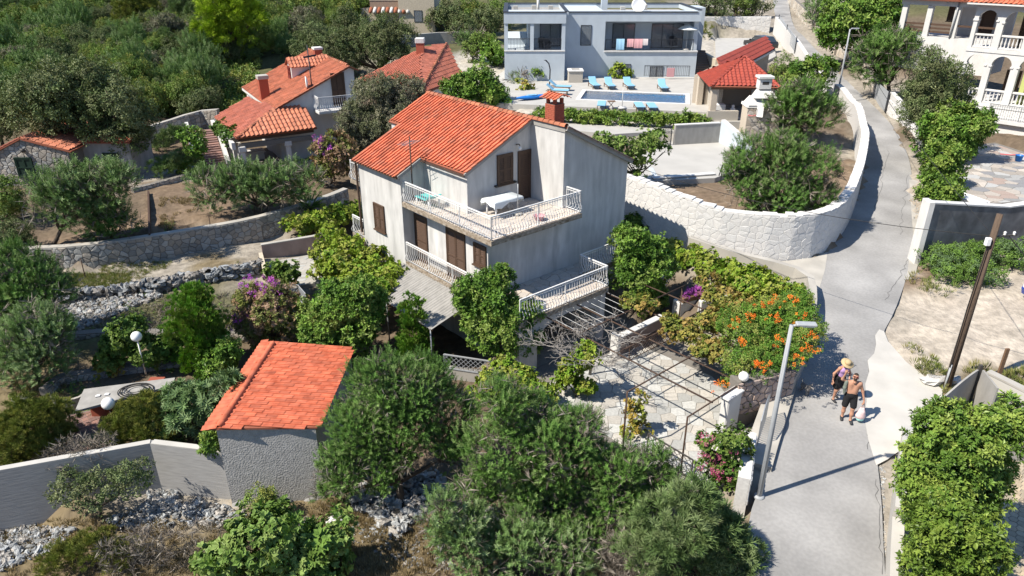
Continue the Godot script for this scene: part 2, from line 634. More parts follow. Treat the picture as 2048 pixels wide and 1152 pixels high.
func species() -> void:
	var meshes := {}
	for k in ["olive", "broad", "fine", "needle", "lobed", "spray", "long", "bract", "twig", "grass", "sword"]:
		meshes[k] = sprig(k)
	# mesh, colours (real base colours), least size in metres, share of a sprig's own area, upward growth, gloss
	var table := {
		"olive": ["olive", [[0.06, 0.125, 0.028], [0.09, 0.17, 0.042], [0.13, 0.2, 0.07], [0.048, 0.1, 0.02]], 0.2, 1.7, 0.75, 0.55],
		"grey_olive": ["olive", [[0.08, 0.14, 0.045], [0.115, 0.19, 0.07], [0.16, 0.225, 0.11], [0.065, 0.115, 0.035]], 0.2, 1.7, 0.8, 0.55],
		"oak": ["fine", [[0.07, 0.1, 0.04], [0.1, 0.135, 0.06], [0.14, 0.165, 0.085], [0.08, 0.095, 0.045]], 0.3, 1.5, 0.3, 0.6],
		"grey_oak": ["fine", [[0.085, 0.1, 0.055], [0.13, 0.145, 0.09], [0.17, 0.17, 0.125], [0.09, 0.085, 0.065]], 0.26, 1.6, 0.3, 0.6],
		"mastic": ["fine", [[0.075, 0.125, 0.028], [0.11, 0.175, 0.04], [0.135, 0.185, 0.055], [0.155, 0.175, 0.045]], 0.3, 1.5, 0.3, 0.55],
		"citrus": ["broad", [[0.05, 0.105, 0.018], [0.075, 0.15, 0.025], [0.11, 0.19, 0.035], [0.14, 0.2, 0.05]], 0.22, 1.7, 0.3, 0.42],
		"laurel": ["broad", [[0.06, 0.115, 0.02], [0.09, 0.155, 0.03], [0.13, 0.2, 0.04], [0.16, 0.22, 0.05]], 0.2, 1.8, 0.5, 0.4],
		"privet": ["broad", [[0.1, 0.165, 0.025], [0.14, 0.21, 0.035], [0.18, 0.25, 0.045], [0.075, 0.13, 0.02]], 0.2, 1.8, 0.5, 0.4],
		"pine": ["needle", [[0.3, 0.42, 0.025], [0.38, 0.5, 0.04], [0.22, 0.32, 0.03]], 0.5, 1.7, 0.4, 0.6],
		"fig": ["lobed", [[0.08, 0.14, 0.03], [0.11, 0.18, 0.045], [0.14, 0.2, 0.06]], 0.36, 1.3, 0.2, 0.5],
		"vine": ["lobed", [[0.2, 0.28, 0.03], [0.25, 0.32, 0.045], [0.14, 0.24, 0.025], [0.27, 0.3, 0.06]], 0.24, 1.5, 0.35, 0.5],
		"red_vine": ["lobed", [[0.2, 0.21, 0.045], [0.27, 0.24, 0.06], [0.15, 0.19, 0.035], [0.28, 0.2, 0.06]], 0.22, 1.5, 0.3, 0.5],
		"trumpet": ["fine", [[0.06, 0.13, 0.02], [0.085, 0.17, 0.025], [0.12, 0.19, 0.04], [0.16, 0.19, 0.05]], 0.24, 1.6, 0.2, 0.5],
		"ivy": ["lobed", [[0.05, 0.1, 0.02], [0.075, 0.13, 0.025], [0.1, 0.15, 0.035]], 0.22, 1.5, 0.3, 0.5],
		"thuja": ["spray", [[0.065, 0.15, 0.02], [0.09, 0.19, 0.025], [0.12, 0.21, 0.03], [0.1, 0.15, 0.03]], 0.2, 2.2, 1.3, 0.6],
		"loquat": ["long", [[0.07, 0.12, 0.045], [0.1, 0.16, 0.07], [0.14, 0.2, 0.1]], 0.3, 1.4, 0.4, 0.5],
		"bougainvillea": ["broad", [[0.14, 0.16, 0.04], [0.28, 0.19, 0.11], [0.34, 0.23, 0.16], [0.18, 0.2, 0.06]], 0.2, 1.6, 0.3, 0.6],
		"bract": ["bract", [[0.42, 0.08, 0.5], [0.5, 0.12, 0.55], [0.42, 0.1, 0.38]], 0.2, 1.3, 0.2, 0.7],
		"pink": ["bract", [[0.5, 0.1, 0.22], [0.42, 0.12, 0.2]], 0.16, 1.0, 0.2, 0.7],
		"orange": ["bract", [[0.75, 0.16, 0.02], [0.8, 0.24, 0.03]], 0.16, 1.0, 0.2, 0.7],
		"rosemary": ["needle", [[0.12, 0.15, 0.03], [0.16, 0.17, 0.04], [0.1, 0.12, 0.03]], 0.24, 1.8, 0.9, 0.7],
		"broom": ["needle", [[0.075, 0.125, 0.045], [0.11, 0.165, 0.065], [0.14, 0.19, 0.09]], 0.34, 1.8, 0.9, 0.6],
		"dry": ["twig", [[0.22, 0.19, 0.16], [0.28, 0.25, 0.21], [0.16, 0.14, 0.11]], 0.3, 2.4, 0.6, 0.9],
		"yellow": ["lobed", [[0.3, 0.27, 0.05], [0.22, 0.25, 0.05], [0.35, 0.26, 0.06]], 0.2, 1.2, 0.4, 0.6],
		"weed": ["fine", [[0.08, 0.15, 0.03], [0.11, 0.19, 0.045], [0.08, 0.13, 0.06]], 0.2, 1.5, 0.3, 0.6],
		"grass": ["grass", [[0.2, 0.22, 0.07], [0.28, 0.26, 0.1], [0.16, 0.2, 0.05]], 0.18, 1.0, 2.0, 0.8],
		"straw": ["grass", [[0.3, 0.23, 0.12], [0.36, 0.28, 0.16], [0.22, 0.17, 0.09]], 0.18, 1.0, 2.0, 0.85],
		"sword": ["sword", [[0.08, 0.15, 0.05], [0.11, 0.18, 0.07]], 0.8, 1.0, 2.0, 0.45],
	}
	for k in table:
		var r: Array = table[k]
		var m := mat(Color.WHITE, r[5], null, Vector3.ONE, null, 0.0, 0.3)
		m.resource_name = k
		m.vertex_color_use_as_albedo = true
		m.backlight_enabled = true
		m.backlight = Color(0.5, 0.55, 0.32) if k != "dry" else Color.BLACK
		m.cull_mode = BaseMaterial3D.CULL_DISABLED
		if not k in ["vine", "red_vine", "yellow", "bract", "pink", "orange", "straw", "dry", "grass", "pine", "bougainvillea", "privet"]:
			for c in r[1]:
				c[0] *= 1.45
				c[1] *= 1.4
				c[2] *= 1.3
		S[k] = {"mesh": meshes[r[0]], "cols": r[1], "size": r[2], "k": r[3], "up": r[4], "mat": m}
func tint(cols: Array, tone: float) -> Color:
	var n := cols.size()
	var i := clampi(int((tone + rng.randf_range(-0.22, 0.22)) * n), 0, n - 1)
	var f := rng.randf_range(0.78, 1.22)
	return Color(cols[i][0] * f, cols[i][1] * f, cols[i][2] * f)
# blobs: [centre, radii] in the parent's own axes; s is the sprig's length in metres
func foliage(parent: Node, called: String, kind: String, blobs: Array, s: float, thick := 1.0, lump := 0.38) -> MultiMeshInstance3D:
	var d: Dictionary = S[kind]
	var where := []
	var cols := PackedColorArray()
	for b in blobs:
		var c: Vector3 = b[0]
		var r: Vector3 = b[1]
		var R := (r.x + r.y + r.z) / 3.0
		var n := int(maxf(4, 12.6 * R * R / (s * s) * float(d.k) * 1.45 * thick))
		var sub := clampf(R * lump, s * 1.1, 1.6)
		var clumps := maxi(4, int(4.5 * R * R / (sub * sub)))
		var per := maxi(2, n / clumps)
		for i in clumps:
			var out := dir_any()
			if out.y < -0.25 and rng.randf() < 0.65:
				out.y = -out.y
			var at := c + out * r * rng.randf_range(0.3, 0.82)
			var sr := sub * rng.randf_range(0.65, 1.3)
			var tone := rng.randf()
			for j in per:
				var o := dir_any()
				if o.dot(out) < -0.3:
					o = -o
				var grow := (o * 0.55 + out * 0.45 + Vector3(0, d.up, 0) + dir_any() * 0.4).normalized()
				var f := frame_at(at, grow).rotated(grow, rng.randf() * TAU)
				var k := s * rng.randf_range(0.55, 1.45)
				where.append(Transform3D(Basis(f.x, f.z, -f.y).scaled(Vector3(k, k, k)), at + o * sr * rng.randf_range(0.55, 1.08)))
				cols.append(tint(d.cols, tone))
	var o := copies(parent, called, d.mesh, d.mat, where, cols)
	o.set_meta("kind", "stuff")
	return o
func limbs(parent: Node, blobs: Array, r: float, m: Material, lean := Vector3.ZERO, fork := 0.35) -> void:
	var mid := Vector3.ZERO
	for b in blobs:
		mid += b[0]
	mid /= blobs.size()
	var st := st0()
	st.set_smooth_group(0)
	var crotch := Vector3(mid.x * 0.25, maxf(0.25, mid.y * fork), mid.z * 0.25) + lean
	tube(st, [Vector3(0, -0.25, 0), Vector3(0.02, 0.1, 0), crotch * 0.55 + Vector3(r * 0.4, 0, 0), crotch], [r * 1.35, r * 1.05, r * 0.85, r * 0.75], 8)
	for b in blobs:
		var e: Vector3 = b[0]
		var q := crotch.lerp(e, 0.5) + dir_any() * r * 1.5
		tube(st, [crotch, q, e], [r * 0.6, r * 0.38, r * 0.14], 6)
		for k in 3:
			var tip: Vector3 = e + dir_any() * b[1] * 0.75
			tube(st, [q.lerp(e, 0.4), e.lerp(tip, 0.5) + dir_any() * r, tip], [r * 0.25, r * 0.15, r * 0.05], 5)
	part(parent, "trunk", done(st), m)
# a plant whose crown fills circles of the photograph, in the upright plane through its foot
func plant(called: String, label: String, category: String, fx: float, fy: float, circles: Array, kind: String, opts := {}) -> Node3D:
	var foot: Vector3 = opts.get("foot", PG(fx, fy))
	var t := thing(called, label, category, foot, 0.0, opts.get("group", ""))
	var blobs := []
	for c in circles:
		var dz: float = c[3] if c.size() > 3 else rng.randf_range(-0.3, 0.3) * span(c[2], foot)
		var p := PZ(c[0], c[1], foot.z + dz)
		var r := span(c[2], p)
		var q: Vector3 = opts.get("squash", Vector3.ONE)
		blobs.append([p - foot, Vector3(r, r, r) * q])
	var s := maxf(S[kind].size * float(opts.get("scale", 1.0)), span(opts.get("px", 10.5), foot))
	if opts.get("trunk", true):
		limbs(t, blobs, opts.get("stem", clampf(blobs[0][1].x * 0.09, 0.03, 0.22)), M.bark, opts.get("lean", Vector3.ZERO), opts.get("fork", 0.35))
	foliage(t, "crown", kind, blobs, s, opts.get("thick", 1.0), opts.get("lump", 0.38))
	if kind.contains("olive"):
		foliage(t, "twigs", "dry", blobs, s * 1.7, 0.03, 0.3)
	if opts.has("flowers"):
		var f: Array = opts.flowers   # kind, share, circles or []
		var fb := []
		for c in (f[2] if f[2].size() else circles):
			var p := PZ(c[0], c[1], foot.z + 0.25)
			var r := span(c[2], p)
			fb.append([p - foot, Vector3(r, r, r)])
		foliage(t, "flowers", f[0], fb, maxf(S[f[0]].size, span(9.0, foot)), f[1], 0.5)
	return t

func PN(px: float, py: float, o: Vector3, n: Vector3) -> Vector3:   # where the pixel's ray meets a plane
	var r := ray(px, py)
	return Vector3(0, EYE, 0) + r * (n.dot(o - Vector3(0, EYE, 0)) / n.dot(r))

func materials() -> void:
	var fine := ntex(0.03, grey(0.72), grey(1.0), 3)
	var blot := ntex(0.008, grey(0.62), grey(1.0), 5)
	var grain := ntex(0.12, grey(0.84), grey(1.0), 9, FastNoiseLite.TYPE_SIMPLEX, 3)
	var rough := ntex(0.05, Color.BLACK, Color.WHITE, 11)
	var streak := ntex(0.012, grey(0.7), grey(1.0), 17, FastNoiseLite.TYPE_SIMPLEX_SMOOTH, 5, 0.42)
	var asphalt := ntex(0.006, grey(0.6), grey(1.0), 21, FastNoiseLite.TYPE_SIMPLEX_SMOOTH, 6)
	M.fine = fine
	M.stucco = mat(lin(0.7, 0.695, 0.68), 0.9, streak, Vector3(0.55, 0.09, 0.55), rough, 0.25)
	M.stucco.detail_enabled = true
	M.stucco.detail_albedo = blot
	M.stucco.detail_blend_mode = BaseMaterial3D.BLEND_MODE_MUL
	M.slab_edge = mat(lin(0.5, 0.46, 0.4), 0.9, ntex(0.02, Color(0.45, 0.38, 0.3), Color(1, 1, 1), 31, FastNoiseLite.TYPE_SIMPLEX_SMOOTH, 5, 0.45), Vector3(0.5, 0.5, 0.5))
	M.white = mat(lin(0.63, 0.625, 0.61), 0.8, ntex(0.012, grey(0.8), grey(1.0), 33), Vector3(0.4, 0.15, 0.4))
	M.villa = mat(lin(0.47, 0.53, 0.58), 0.85, ntex(0.01, grey(0.88), grey(1.0), 35), Vector3(0.2, 0.1, 0.2))
	M.iron = mat(lin(0.78, 0.78, 0.77), 0.45, fine, Vector3(1, 1, 1))
	M.dark_iron = mat(lin(0.07, 0.065, 0.06), 0.55, fine, Vector3(1, 1, 1))
	M.rust_iron = mat(lin(0.13, 0.095, 0.075), 0.75, ntex(0.04, Color(0.5, 0.4, 0.35), Color.WHITE, 37), Vector3(1, 1, 1))
	M.charcoal = mat(lin(0.035, 0.038, 0.045), 0.5)
	M.shutter = mat(lin(0.1, 0.06, 0.04), 0.6, ntex(0.02, grey(0.6), grey(1.0), 39), Vector3(0.4, 2.0, 0.4))
	M.red_shutter = mat(lin(0.18, 0.035, 0.03), 0.6, fine, Vector3(1, 1, 1))
	M.green_shutter = mat(lin(0.012, 0.035, 0.022), 0.55, fine, Vector3(1, 1, 1))
	M.wood = mat(lin(0.2, 0.12, 0.07), 0.75, ntex(0.03, grey(0.55), grey(1.0), 41), Vector3(0.4, 2.5, 0.4))
	M.pole_wood = mat(lin(0.15, 0.105, 0.075), 0.85, ntex(0.03, grey(0.45), grey(1.0), 43), Vector3(3.0, 0.25, 3.0), rough, 0.8)
	M.bark = mat(lin(0.11, 0.085, 0.065), 0.95, ntex(0.04, grey(0.5), grey(1.0), 45), Vector3(1.5, 0.5, 1.5), rough, 1.5)
	M.dead = mat(lin(0.3, 0.28, 0.26), 0.95, fine, Vector3(1, 1, 1))
	M.road = mat(lin(0.38, 0.375, 0.367), 0.95, asphalt, Vector3(0.09, 0.09, 0.09), rough, 0.6, 0.25)
	M.road.detail_enabled = true
	M.road.detail_albedo = grain
	M.road.detail_blend_mode = BaseMaterial3D.BLEND_MODE_MUL
	M.concrete = mat(lin(0.43, 0.41, 0.37), 0.92, ntex(0.01, grey(0.68), grey(1.0), 47), Vector3(0.12, 0.12, 0.12), rough, 0.3)
	M.white_concrete = mat(lin(0.5, 0.485, 0.45), 0.9, ntex(0.01, grey(0.78), grey(1.0), 49), Vector3(0.12, 0.12, 0.12), rough, 0.3)
	M.court = mat(lin(0.42, 0.41, 0.385), 0.9, ntex(0.01, grey(0.86), grey(1.0), 51), Vector3(0.1, 0.1, 0.1))
	M.terrace = mat(lin(0.42, 0.41, 0.385), 0.85, ntex(0.01, grey(0.85), grey(1.0), 53), Vector3(0.15, 0.15, 0.15))
	M.grey_wall = mat(lin(0.34, 0.33, 0.31), 0.92, ntex(0.012, grey(0.7), grey(1.0), 55), Vector3(0.3, 0.12, 0.3), rough, 0.3)
	M.render_rough = mat(lin(0.42, 0.415, 0.405), 0.95, ntex(0.02, grey(0.68), grey(1.0), 57), Vector3(0.35, 0.35, 0.35), ntex(0.07, Color.BLACK, Color.WHITE, 59), 1.4, 0.2)
	M.board_concrete = mat(lin(0.38, 0.375, 0.365), 0.95, ntex(0.02, grey(0.72), grey(1.0), 61), Vector3(0.15, 1.1, 0.15), ntex(0.02, Color.BLACK, Color.WHITE, 63), 0.35, 0.2)
	M.black_wall = mat(lin(0.23, 0.23, 0.235), 0.9, ntex(0.008, grey(0.3), grey(1.0), 65), Vector3(0.25, 0.2, 0.25))
	M.pink_wall = mat(lin(0.36, 0.27, 0.24), 0.92, ntex(0.012, grey(0.62), grey(1.0), 67), Vector3(0.3, 0.15, 0.3))
	M.cream = mat(lin(0.56, 0.49, 0.38), 0.9, fine, Vector3(0.3, 0.3, 0.3))
	M.tan_wall = mat(lin(0.33, 0.24, 0.18), 0.9, fine, Vector3(0.3, 0.3, 0.3))
	M.mortar = mat(lin(0.2, 0.185, 0.165), 0.95, fine, Vector3(0.6, 0.6, 0.6))
	M.white_mortar = mat(lin(0.64, 0.63, 0.61), 0.95, fine, Vector3(0.6, 0.6, 0.6))
	M.dark_gap = mat(lin(0.1, 0.09, 0.08), 0.95)
	M.tiles = shades([0.62, 0.18, 0.095], 0.18, 6, 0.78, blot, Vector3(0.5, 0.5, 0.5)) + [mat(lin(0.53, 0.19, 0.115), 0.85, blot, Vector3(0.5, 0.5, 0.5))]
	M.shed_tiles = shades([0.6, 0.175, 0.095], 0.15, 6, 0.75, ntex(0.01, Color(0.72, 0.6, 0.55), Color.WHITE, 69, FastNoiseLite.TYPE_SIMPLEX_SMOOTH, 5, 0.3), Vector3(0.35, 0.35, 0.35))
	M.old_tiles = shades([0.55, 0.2, 0.115], 0.16, 5, 0.82, blot, Vector3(0.5, 0.5, 0.5))
	M.pink_tiles = shades([0.48, 0.16, 0.105], 0.12, 5, 0.82, blot, Vector3(0.5, 0.5, 0.5))
	M.cap_tiles = shades([0.4, 0.15, 0.085], 0.25, 4, 0.85, blot, Vector3(0.7, 0.7, 0.7))
	M.red_tiles = shades([0.36, 0.07, 0.045], 0.08, 4, 0.6, fine, Vector3(0.5, 0.5, 0.5))
	M.brick = shades([0.36, 0.095, 0.055], 0.15, 4, 0.85, grain, Vector3(1, 1, 1))
	M.under_roof = mat(lin(0.3, 0.1, 0.06), 0.9, fine, Vector3(1, 1, 1))
	M.white_stone = shades([0.68, 0.67, 0.65], 0.03, 4, 0.9, fine, Vector3(0.8, 0.8, 0.8), rough, 0.6)
	M.grey_stone = shades([0.37, 0.35, 0.315], 0.25, 5, 0.92, fine, Vector3(0.9, 0.9, 0.9), rough, 1.0)
	M.cream_stone = shades([0.5, 0.45, 0.38], 0.18, 5, 0.92, fine, Vector3(0.8, 0.8, 0.8), rough, 0.8)
	M.pink_stone = shades([0.46, 0.36, 0.31], 0.18, 4, 0.92, fine, Vector3(0.8, 0.8, 0.8), rough, 0.8)
	M.karst = shades([0.32, 0.32, 0.315], 0.32, 5, 0.95, ntex(0.03, grey(0.45), grey(1.0), 71), Vector3(0.8, 0.8, 0.8), rough, 2.0)
	M.patio_stone = shades([0.46, 0.45, 0.42], 0.16, 5, 0.85, fine, Vector3(0.5, 0.5, 0.5))
	M.mosaic = shades([0.4, 0.38, 0.355], 0.28, 6, 0.85, fine, Vector3(0.5, 0.5, 0.5)) + [mat(lin(0.38, 0.3, 0.26), 0.85, fine), mat(lin(0.26, 0.26, 0.27), 0.85, fine)]
	M.terrace_stone = shades([0.56, 0.5, 0.44], 0.1, 4, 0.85, fine, Vector3(0.7, 0.7, 0.7))
	M.paver = shades([0.42, 0.35, 0.25], 0.14, 4, 0.9, fine, Vector3(0.7, 0.7, 0.7))
	M.red_paver = shades([0.25, 0.15, 0.13], 0.2, 4, 0.9, fine, Vector3(0.7, 0.7, 0.7))
	M.metal = mat(lin(0.42, 0.44, 0.46), 0.45, fine, Vector3(1, 1, 1))
	M.metal.metallic = 0.6
	M.galva = mat(lin(0.36, 0.38, 0.4), 0.5, ntex(0.02, grey(0.8), grey(1.0), 73), Vector3(0.5, 0.5, 0.5))
	M.corrugated = mat(lin(0.36, 0.35, 0.33), 0.85, ntex(0.015, grey(0.6), grey(1.0), 75), Vector3(0.3, 0.3, 0.3))
	M.globe = mat(lin(0.82, 0.81, 0.78), 0.3)
	M.plastic_white = mat(lin(0.8, 0.8, 0.79), 0.4)
	M.cloth_white = mat(lin(0.6, 0.64, 0.64), 0.9)
	M.turquoise = mat(lin(0.1, 0.5, 0.48), 0.6)
	M.sky_cushion = mat(lin(0.24, 0.48, 0.66), 0.85, fine, Vector3(2, 2, 2))
	M.pink_towel = mat(lin(0.62, 0.34, 0.36), 0.95, fine, Vector3(3, 3, 3))
	M.pale_towel = mat(lin(0.62, 0.56, 0.56), 0.95, fine, Vector3(3, 3, 3))
	M.blue_towel = mat(lin(0.3, 0.52, 0.7), 0.95, fine, Vector3(3, 3, 3))
	M.blue_plastic = mat(lin(0.02, 0.16, 0.5), 0.4)
	M.green_plastic = mat(lin(0.02, 0.09, 0.04), 0.45)
	M.red_plastic = mat(lin(0.55, 0.1, 0.12), 0.5)
	M.rubber = mat(lin(0.02, 0.02, 0.02), 0.75)
	M.glass = mat(lin(0.03, 0.04, 0.05), 0.06, null, Vector3.ONE, null, 0.0, 0.6)
	M.curtain = mat(lin(0.09, 0.1, 0.11), 0.95, ntex(0.02, grey(0.5), grey(1.0), 77), Vector3(4.0, 0.05, 0.3))
	M.hollow_shade = mat(lin(0.06, 0.055, 0.05), 0.95)  # near-black tone standing in for the shade inside an opening
	M.pane = mat(Color(0.9, 0.95, 1.0, 0.08), 0.04)
	M.pane.transparency = BaseMaterial3D.TRANSPARENCY_ALPHA
	M.pale_karst = shades([0.38, 0.375, 0.36], 0.28, 5, 0.95, fine, Vector3(0.8, 0.8, 0.8), rough, 2.0)
	M.pool_tile = shades([0.06, 0.36, 0.75], 0.1, 2, 0.4, fine, Vector3(1, 1, 1))
	M.water = mat(Color(0.2, 0.5, 0.75, 0.03), 0.08)
	M.water.heightmap_enabled = true
	M.water.heightmap_texture = rough
	M.water.heightmap_scale = 4.0
	M.water.uv1_triplanar = true
	M.water.uv1_world_triplanar = true
	M.water.uv1_scale = Vector3(0.35, 0.35, 0.35)
	M.water.transparency = BaseMaterial3D.TRANSPARENCY_ALPHA
	M.water.refraction_enabled = true
	M.water.refraction_scale = 0.033
	M.stair = mat(lin(0.15, 0.125, 0.105), 0.85, fine, Vector3(0.5, 2, 0.5))
	M.paint_black = mat(lin(0.012, 0.012, 0.014), 0.25)
	M.paint_black.clearcoat_enabled = true
	M.paint_blue = mat(lin(0.01, 0.04, 0.28), 0.3)
	M.paint_blue.clearcoat_enabled = true
	M.skin = mat(lin(0.5, 0.27, 0.18), 0.6, fine, Vector3(3, 3, 3))
	M.straw = mat(lin(0.48, 0.37, 0.21), 0.9, grain, Vector3(6, 6, 6))
	M.ground = mat(Color.WHITE, 0.97, ntex(0.02, grey(0.55), grey(1.0), 79, FastNoiseLite.TYPE_SIMPLEX_SMOOTH, 6), Vector3(0.21, 0.21, 0.21), rough, 2.5, 0.2)
	M.ground.vertex_color_use_as_albedo = true
	M.ground.detail_enabled = true
	M.ground.detail_albedo = ntex(0.006, grey(0.7), grey(1.0), 81)
	M.ground.detail_blend_mode = BaseMaterial3D.BLEND_MODE_MUL
	M.ground.detail_uv_layer = BaseMaterial3D.DETAIL_UV_1

func _ready() -> void:
	rng.seed = 20240
	# camera, sky, sun, exposure
	var cam := Camera3D.new()
	cam.name = "camera"
	cam.position = Vector3(0, EYE, 0)
	cam.rotation_degrees = Vector3(-PITCH, 0, 0)
	cam.fov = rad_to_deg(2.0 * atan(576.0 / FOCAL))
	cam.near = 0.1
	cam.far = 1500.0
	add_child(cam)
	cam.current = true
	var sky_mat := ProceduralSkyMaterial.new()
	sky_mat.sky_top_color = Color(0.33, 0.45, 0.62)
	sky_mat.sky_horizon_color = Color(0.66, 0.72, 0.78)
	sky_mat.ground_bottom_color = Color(0.3, 0.28, 0.24)
	sky_mat.ground_horizon_color = Color(0.5, 0.55, 0.58)
	sky_mat.sky_curve = 0.12
	var sky := Sky.new()
	sky.sky_material = sky_mat
	var env := Environment.new()
	env.background_mode = Environment.BG_SKY
	env.sky = sky
	env.background_energy_multiplier = 0.94
	env.tonemap_mode = Environment.TONE_MAPPER_LINEAR
	env.tonemap_exposure = 1.9
	env.sdfgi_enabled = true
	env.ssao_enabled = true
	env.ssil_enabled = true
	var we := WorldEnvironment.new()
	we.name = "environment"
	we.environment = env
	add_child(we)
	var sun := DirectionalLight3D.new()
	sun.name = "sun"
	var el := deg_to_rad(50.0)
	var to := Vector3(0.93 * cos(el), -sin(el), -0.368 * cos(el))
	sun.look_at_from_position(Vector3.ZERO, to, Vector3.UP)
	sun.light_energy = 1.4
	sun.light_color = Color(1.0, 0.965, 0.91)
	sun.light_angular_distance = 0.5
	sun.shadow_enabled = true
	add_child(sun)

	materials()
	species()
	terrain()
	roads()
	print("ground ", Time.get_ticks_msec())
	main_house()
	print("house ", Time.get_ticks_msec())
	patio()
	shed_garden()
	print("patio ", Time.get_ticks_msec())
	left_houses()
	villa()
	print("villa ", Time.get_ticks_msec())
	white_wall()
	arch_house()
	right_side()
	print("right ", Time.get_ticks_msec())
	greenery()
	print("green ", Time.get_ticks_msec())
	rubble()
	people()
	print("done ", Time.get_ticks_msec())

const DRIVE := [[1752, 932], [1736, 880], [1729, 840], [1733, 800], [1730, 770], [1738, 745], [1735, 722], [1748, 708], [1752, 690], [1750, 672], [1758, 660], [1768, 664], [1776, 684], [1790, 700], [1812, 725], [1850, 755], [1885, 780], [1880, 830], [1830, 880], [1775, 920]]
const FORE := [[1248, 430], [1330, 482], [1420, 512], [1560, 524], [1625, 516], [1655, 505], [1650, 540], [1638, 580], [1600, 580], [1540, 556], [1460, 530], [1380, 500], [1300, 462]]
const YARD := [[1830, 1160], [1850, 900], [1960, 830], [2300, 950], [2300, 1300], [1830, 1300]]
var road_left := []
var road_right := []
func terrain() -> void:
	var dry := Color(0.25, 0.2, 0.12)
	var pale := Color(0.42, 0.38, 0.32)
	var red := Color(0.27, 0.2, 0.14)
	var scrub := Color(0.15, 0.15, 0.075)
	var sand := Color(0.6, 0.53, 0.44)
	var soil := Color(0.2, 0.155, 0.11)
	var yard := Color(0.58, 0.54, 0.47)
	for c in [
		[60, 1100, -4.7, dry], [300, 1090, -4.6, dry], [560, 1080, -4.3, dry], [780, 1080, -4.1, dry], [1000, 1120, -3.9, soil], [1200, 1120, -3.5, soil], [1400, 1120, -2.6, soil],
		[-200, 1100, -4.8, dry], [100, 985, -4.4, soil], [380, 985, -4.3, pale], [560, 1030, -4.2, dry], [700, 1020, -4.1, dry], [900, 960, -3.7, soil], [1100, 980, -3.2, soil], [1300, 960, -2.7, soil],
		[150, 890, -3.1, dry], [50, 860, -3.1, dry], [-120, 880, -3.2, dry], [330, 840, -3.1, soil], [250, 745, -2.9, soil], [60, 790, -3.0, dry], [420, 800, -3.1, soil], [480, 730, -3.0, soil],
		[760, 860, -3.4, soil], [900, 840, -3.1, soil], [1050, 850, -2.8, soil], [800, 740, -2.7, soil], [620, 690, -2.9, soil],
		[150, 650, -2.4, scrub], [300, 620, -2.3, scrub], [430, 650, -2.4, scrub], [560, 650, -2.4, soil], [40, 640, -2.5, scrub], [-150, 640, -2.5, scrub],
		[130, 575, -2.2, pale], [300, 545, -2.1, pale], [420, 520, -2.0, dry], [505, 495, -2.0, pale], [20, 590, -2.2, pale], [-200, 600, -2.2, pale], [60, 562, -2.3, pale], [130, 556, -2.25, pale], [200, 550, -2.2, pale], [270, 537, -2.15, pale], [340, 526, -2.1, pale], [430, 510, -2.05, pale],
		[150, 482, -1.0, red], [300, 450, -0.9, red], [400, 430, -0.9, red], [480, 420, -0.9, red], [600, 410, -0.9, soil], [80, 440, -0.9, soil], [-100, 460, -0.9, soil], [350, 380, -0.9, red], [250, 400, -0.9, soil], [340, 345, -0.9, pale], [640, 380, -1.1, soil],
		[600, 550, -2.3, pale], [680, 480, -2.2, soil], [680, 600, -2.5, soil], [850, 690, -2.7, soil], [900, 750, -2.8, soil], [700, 400, -1.4, soil], [760, 300, -0.6, soil],
		[500, 345, -1.2, soil], [300, 300, -0.5, soil], [150, 300, -0.6, soil], [0, 330, -0.7, soil], [-200, 330, -0.7, soil], [400, 250, 0.0, soil], [330, 240, 0.0, soil],
		[1080, 690, -2.5, pale], [1180, 660, -2.5, pale], [1300, 700, -2.4, pale], [1400, 800, -2.4, pale], [1300, 850, -2.4, pale], [1320, 600, -1.6, soil],
		[100, 200, 1.2, scrub], [300, 180, 1.4, scrub], [450, 150, 1.8, scrub], [-200, 200, 1.0, scrub], [200, 110, 3.0, scrub], [500, 90, 3.2, scrub], [0, 100, 3.0, scrub], [-400, 100, 3.0, scrub], [330, 60, 4.4, pale], [650, 70, 3.4, scrub],
		[1000, 250, 0.4, pale], [960, 200, 1.4, yard], [1050, 165, 1.8, yard], [900, 120, 2.0, yard], [850, 100, 2.4, scrub], [760, 180, 0.6, soil],
		[1200, 245, 1.2, yard], [1380, 255, 1.2, yard], [1300, 180, 1.9, yard], [1420, 200, 1.9, yard], [1480, 100, 2.2, yard], [1060, 215, 1.7, yard], [1200, 300, 0.5, soil], [1290, 340, 0.4, soil],
		[1560, 330, 0.7, red], [1660, 330, 0.8, red], [1480, 400, 0.4, red], [1620, 430, 0.4, red], [1350, 395, 0.3, red], [1560, 240, 1.4, soil], [1640, 220, 1.6, soil], [1590, 160, 2.2, soil],
		[1900, 350, 1.1, soil], [2048, 380, 1.1, soil], [2040, 260, 1.4, soil], [1850, 250, 1.4, soil], [1800, 120, 3.0, soil], [1700, 40, 4.2, soil], [1900, 60, 4.0, soil], [2300, 300, 1.4, soil], [2200, 120, 3.5, soil],
	]:
		ctrl.append([P(c[0], c[1], c[2]), c[3]])
	for c in [[1620, 1100, pale], [1600, 950, pale], [1650, 850, pale], [1700, 700, pale], [1700, 600, pale], [1740, 450, pale], [1780, 330, pale], [1750, 240, pale], [1690, 180, pale], [1640, 110, pale], [1590, 50, pale], [1560, 10, pale],
		[1900, 650, sand], [2030, 660, sand], [1880, 560, sand], [2030, 540, sand], [1850, 480, sand], [1960, 700, sand], [1830, 720, sand], [2150, 620, sand], [1840, 370, sand], [1900, 770, dry], [2020, 780, dry], [1830, 545, red],
		[1850, 900, pale], [1900, 1050, pale], [2000, 1000, pale], [1800, 1120, pale], [2048, 900, pale], [2200, 1000, pale], [1500, 545, pale], [1400, 515, pale]]:
		ctrl.append([PR(c[0], c[1]), c[2]])
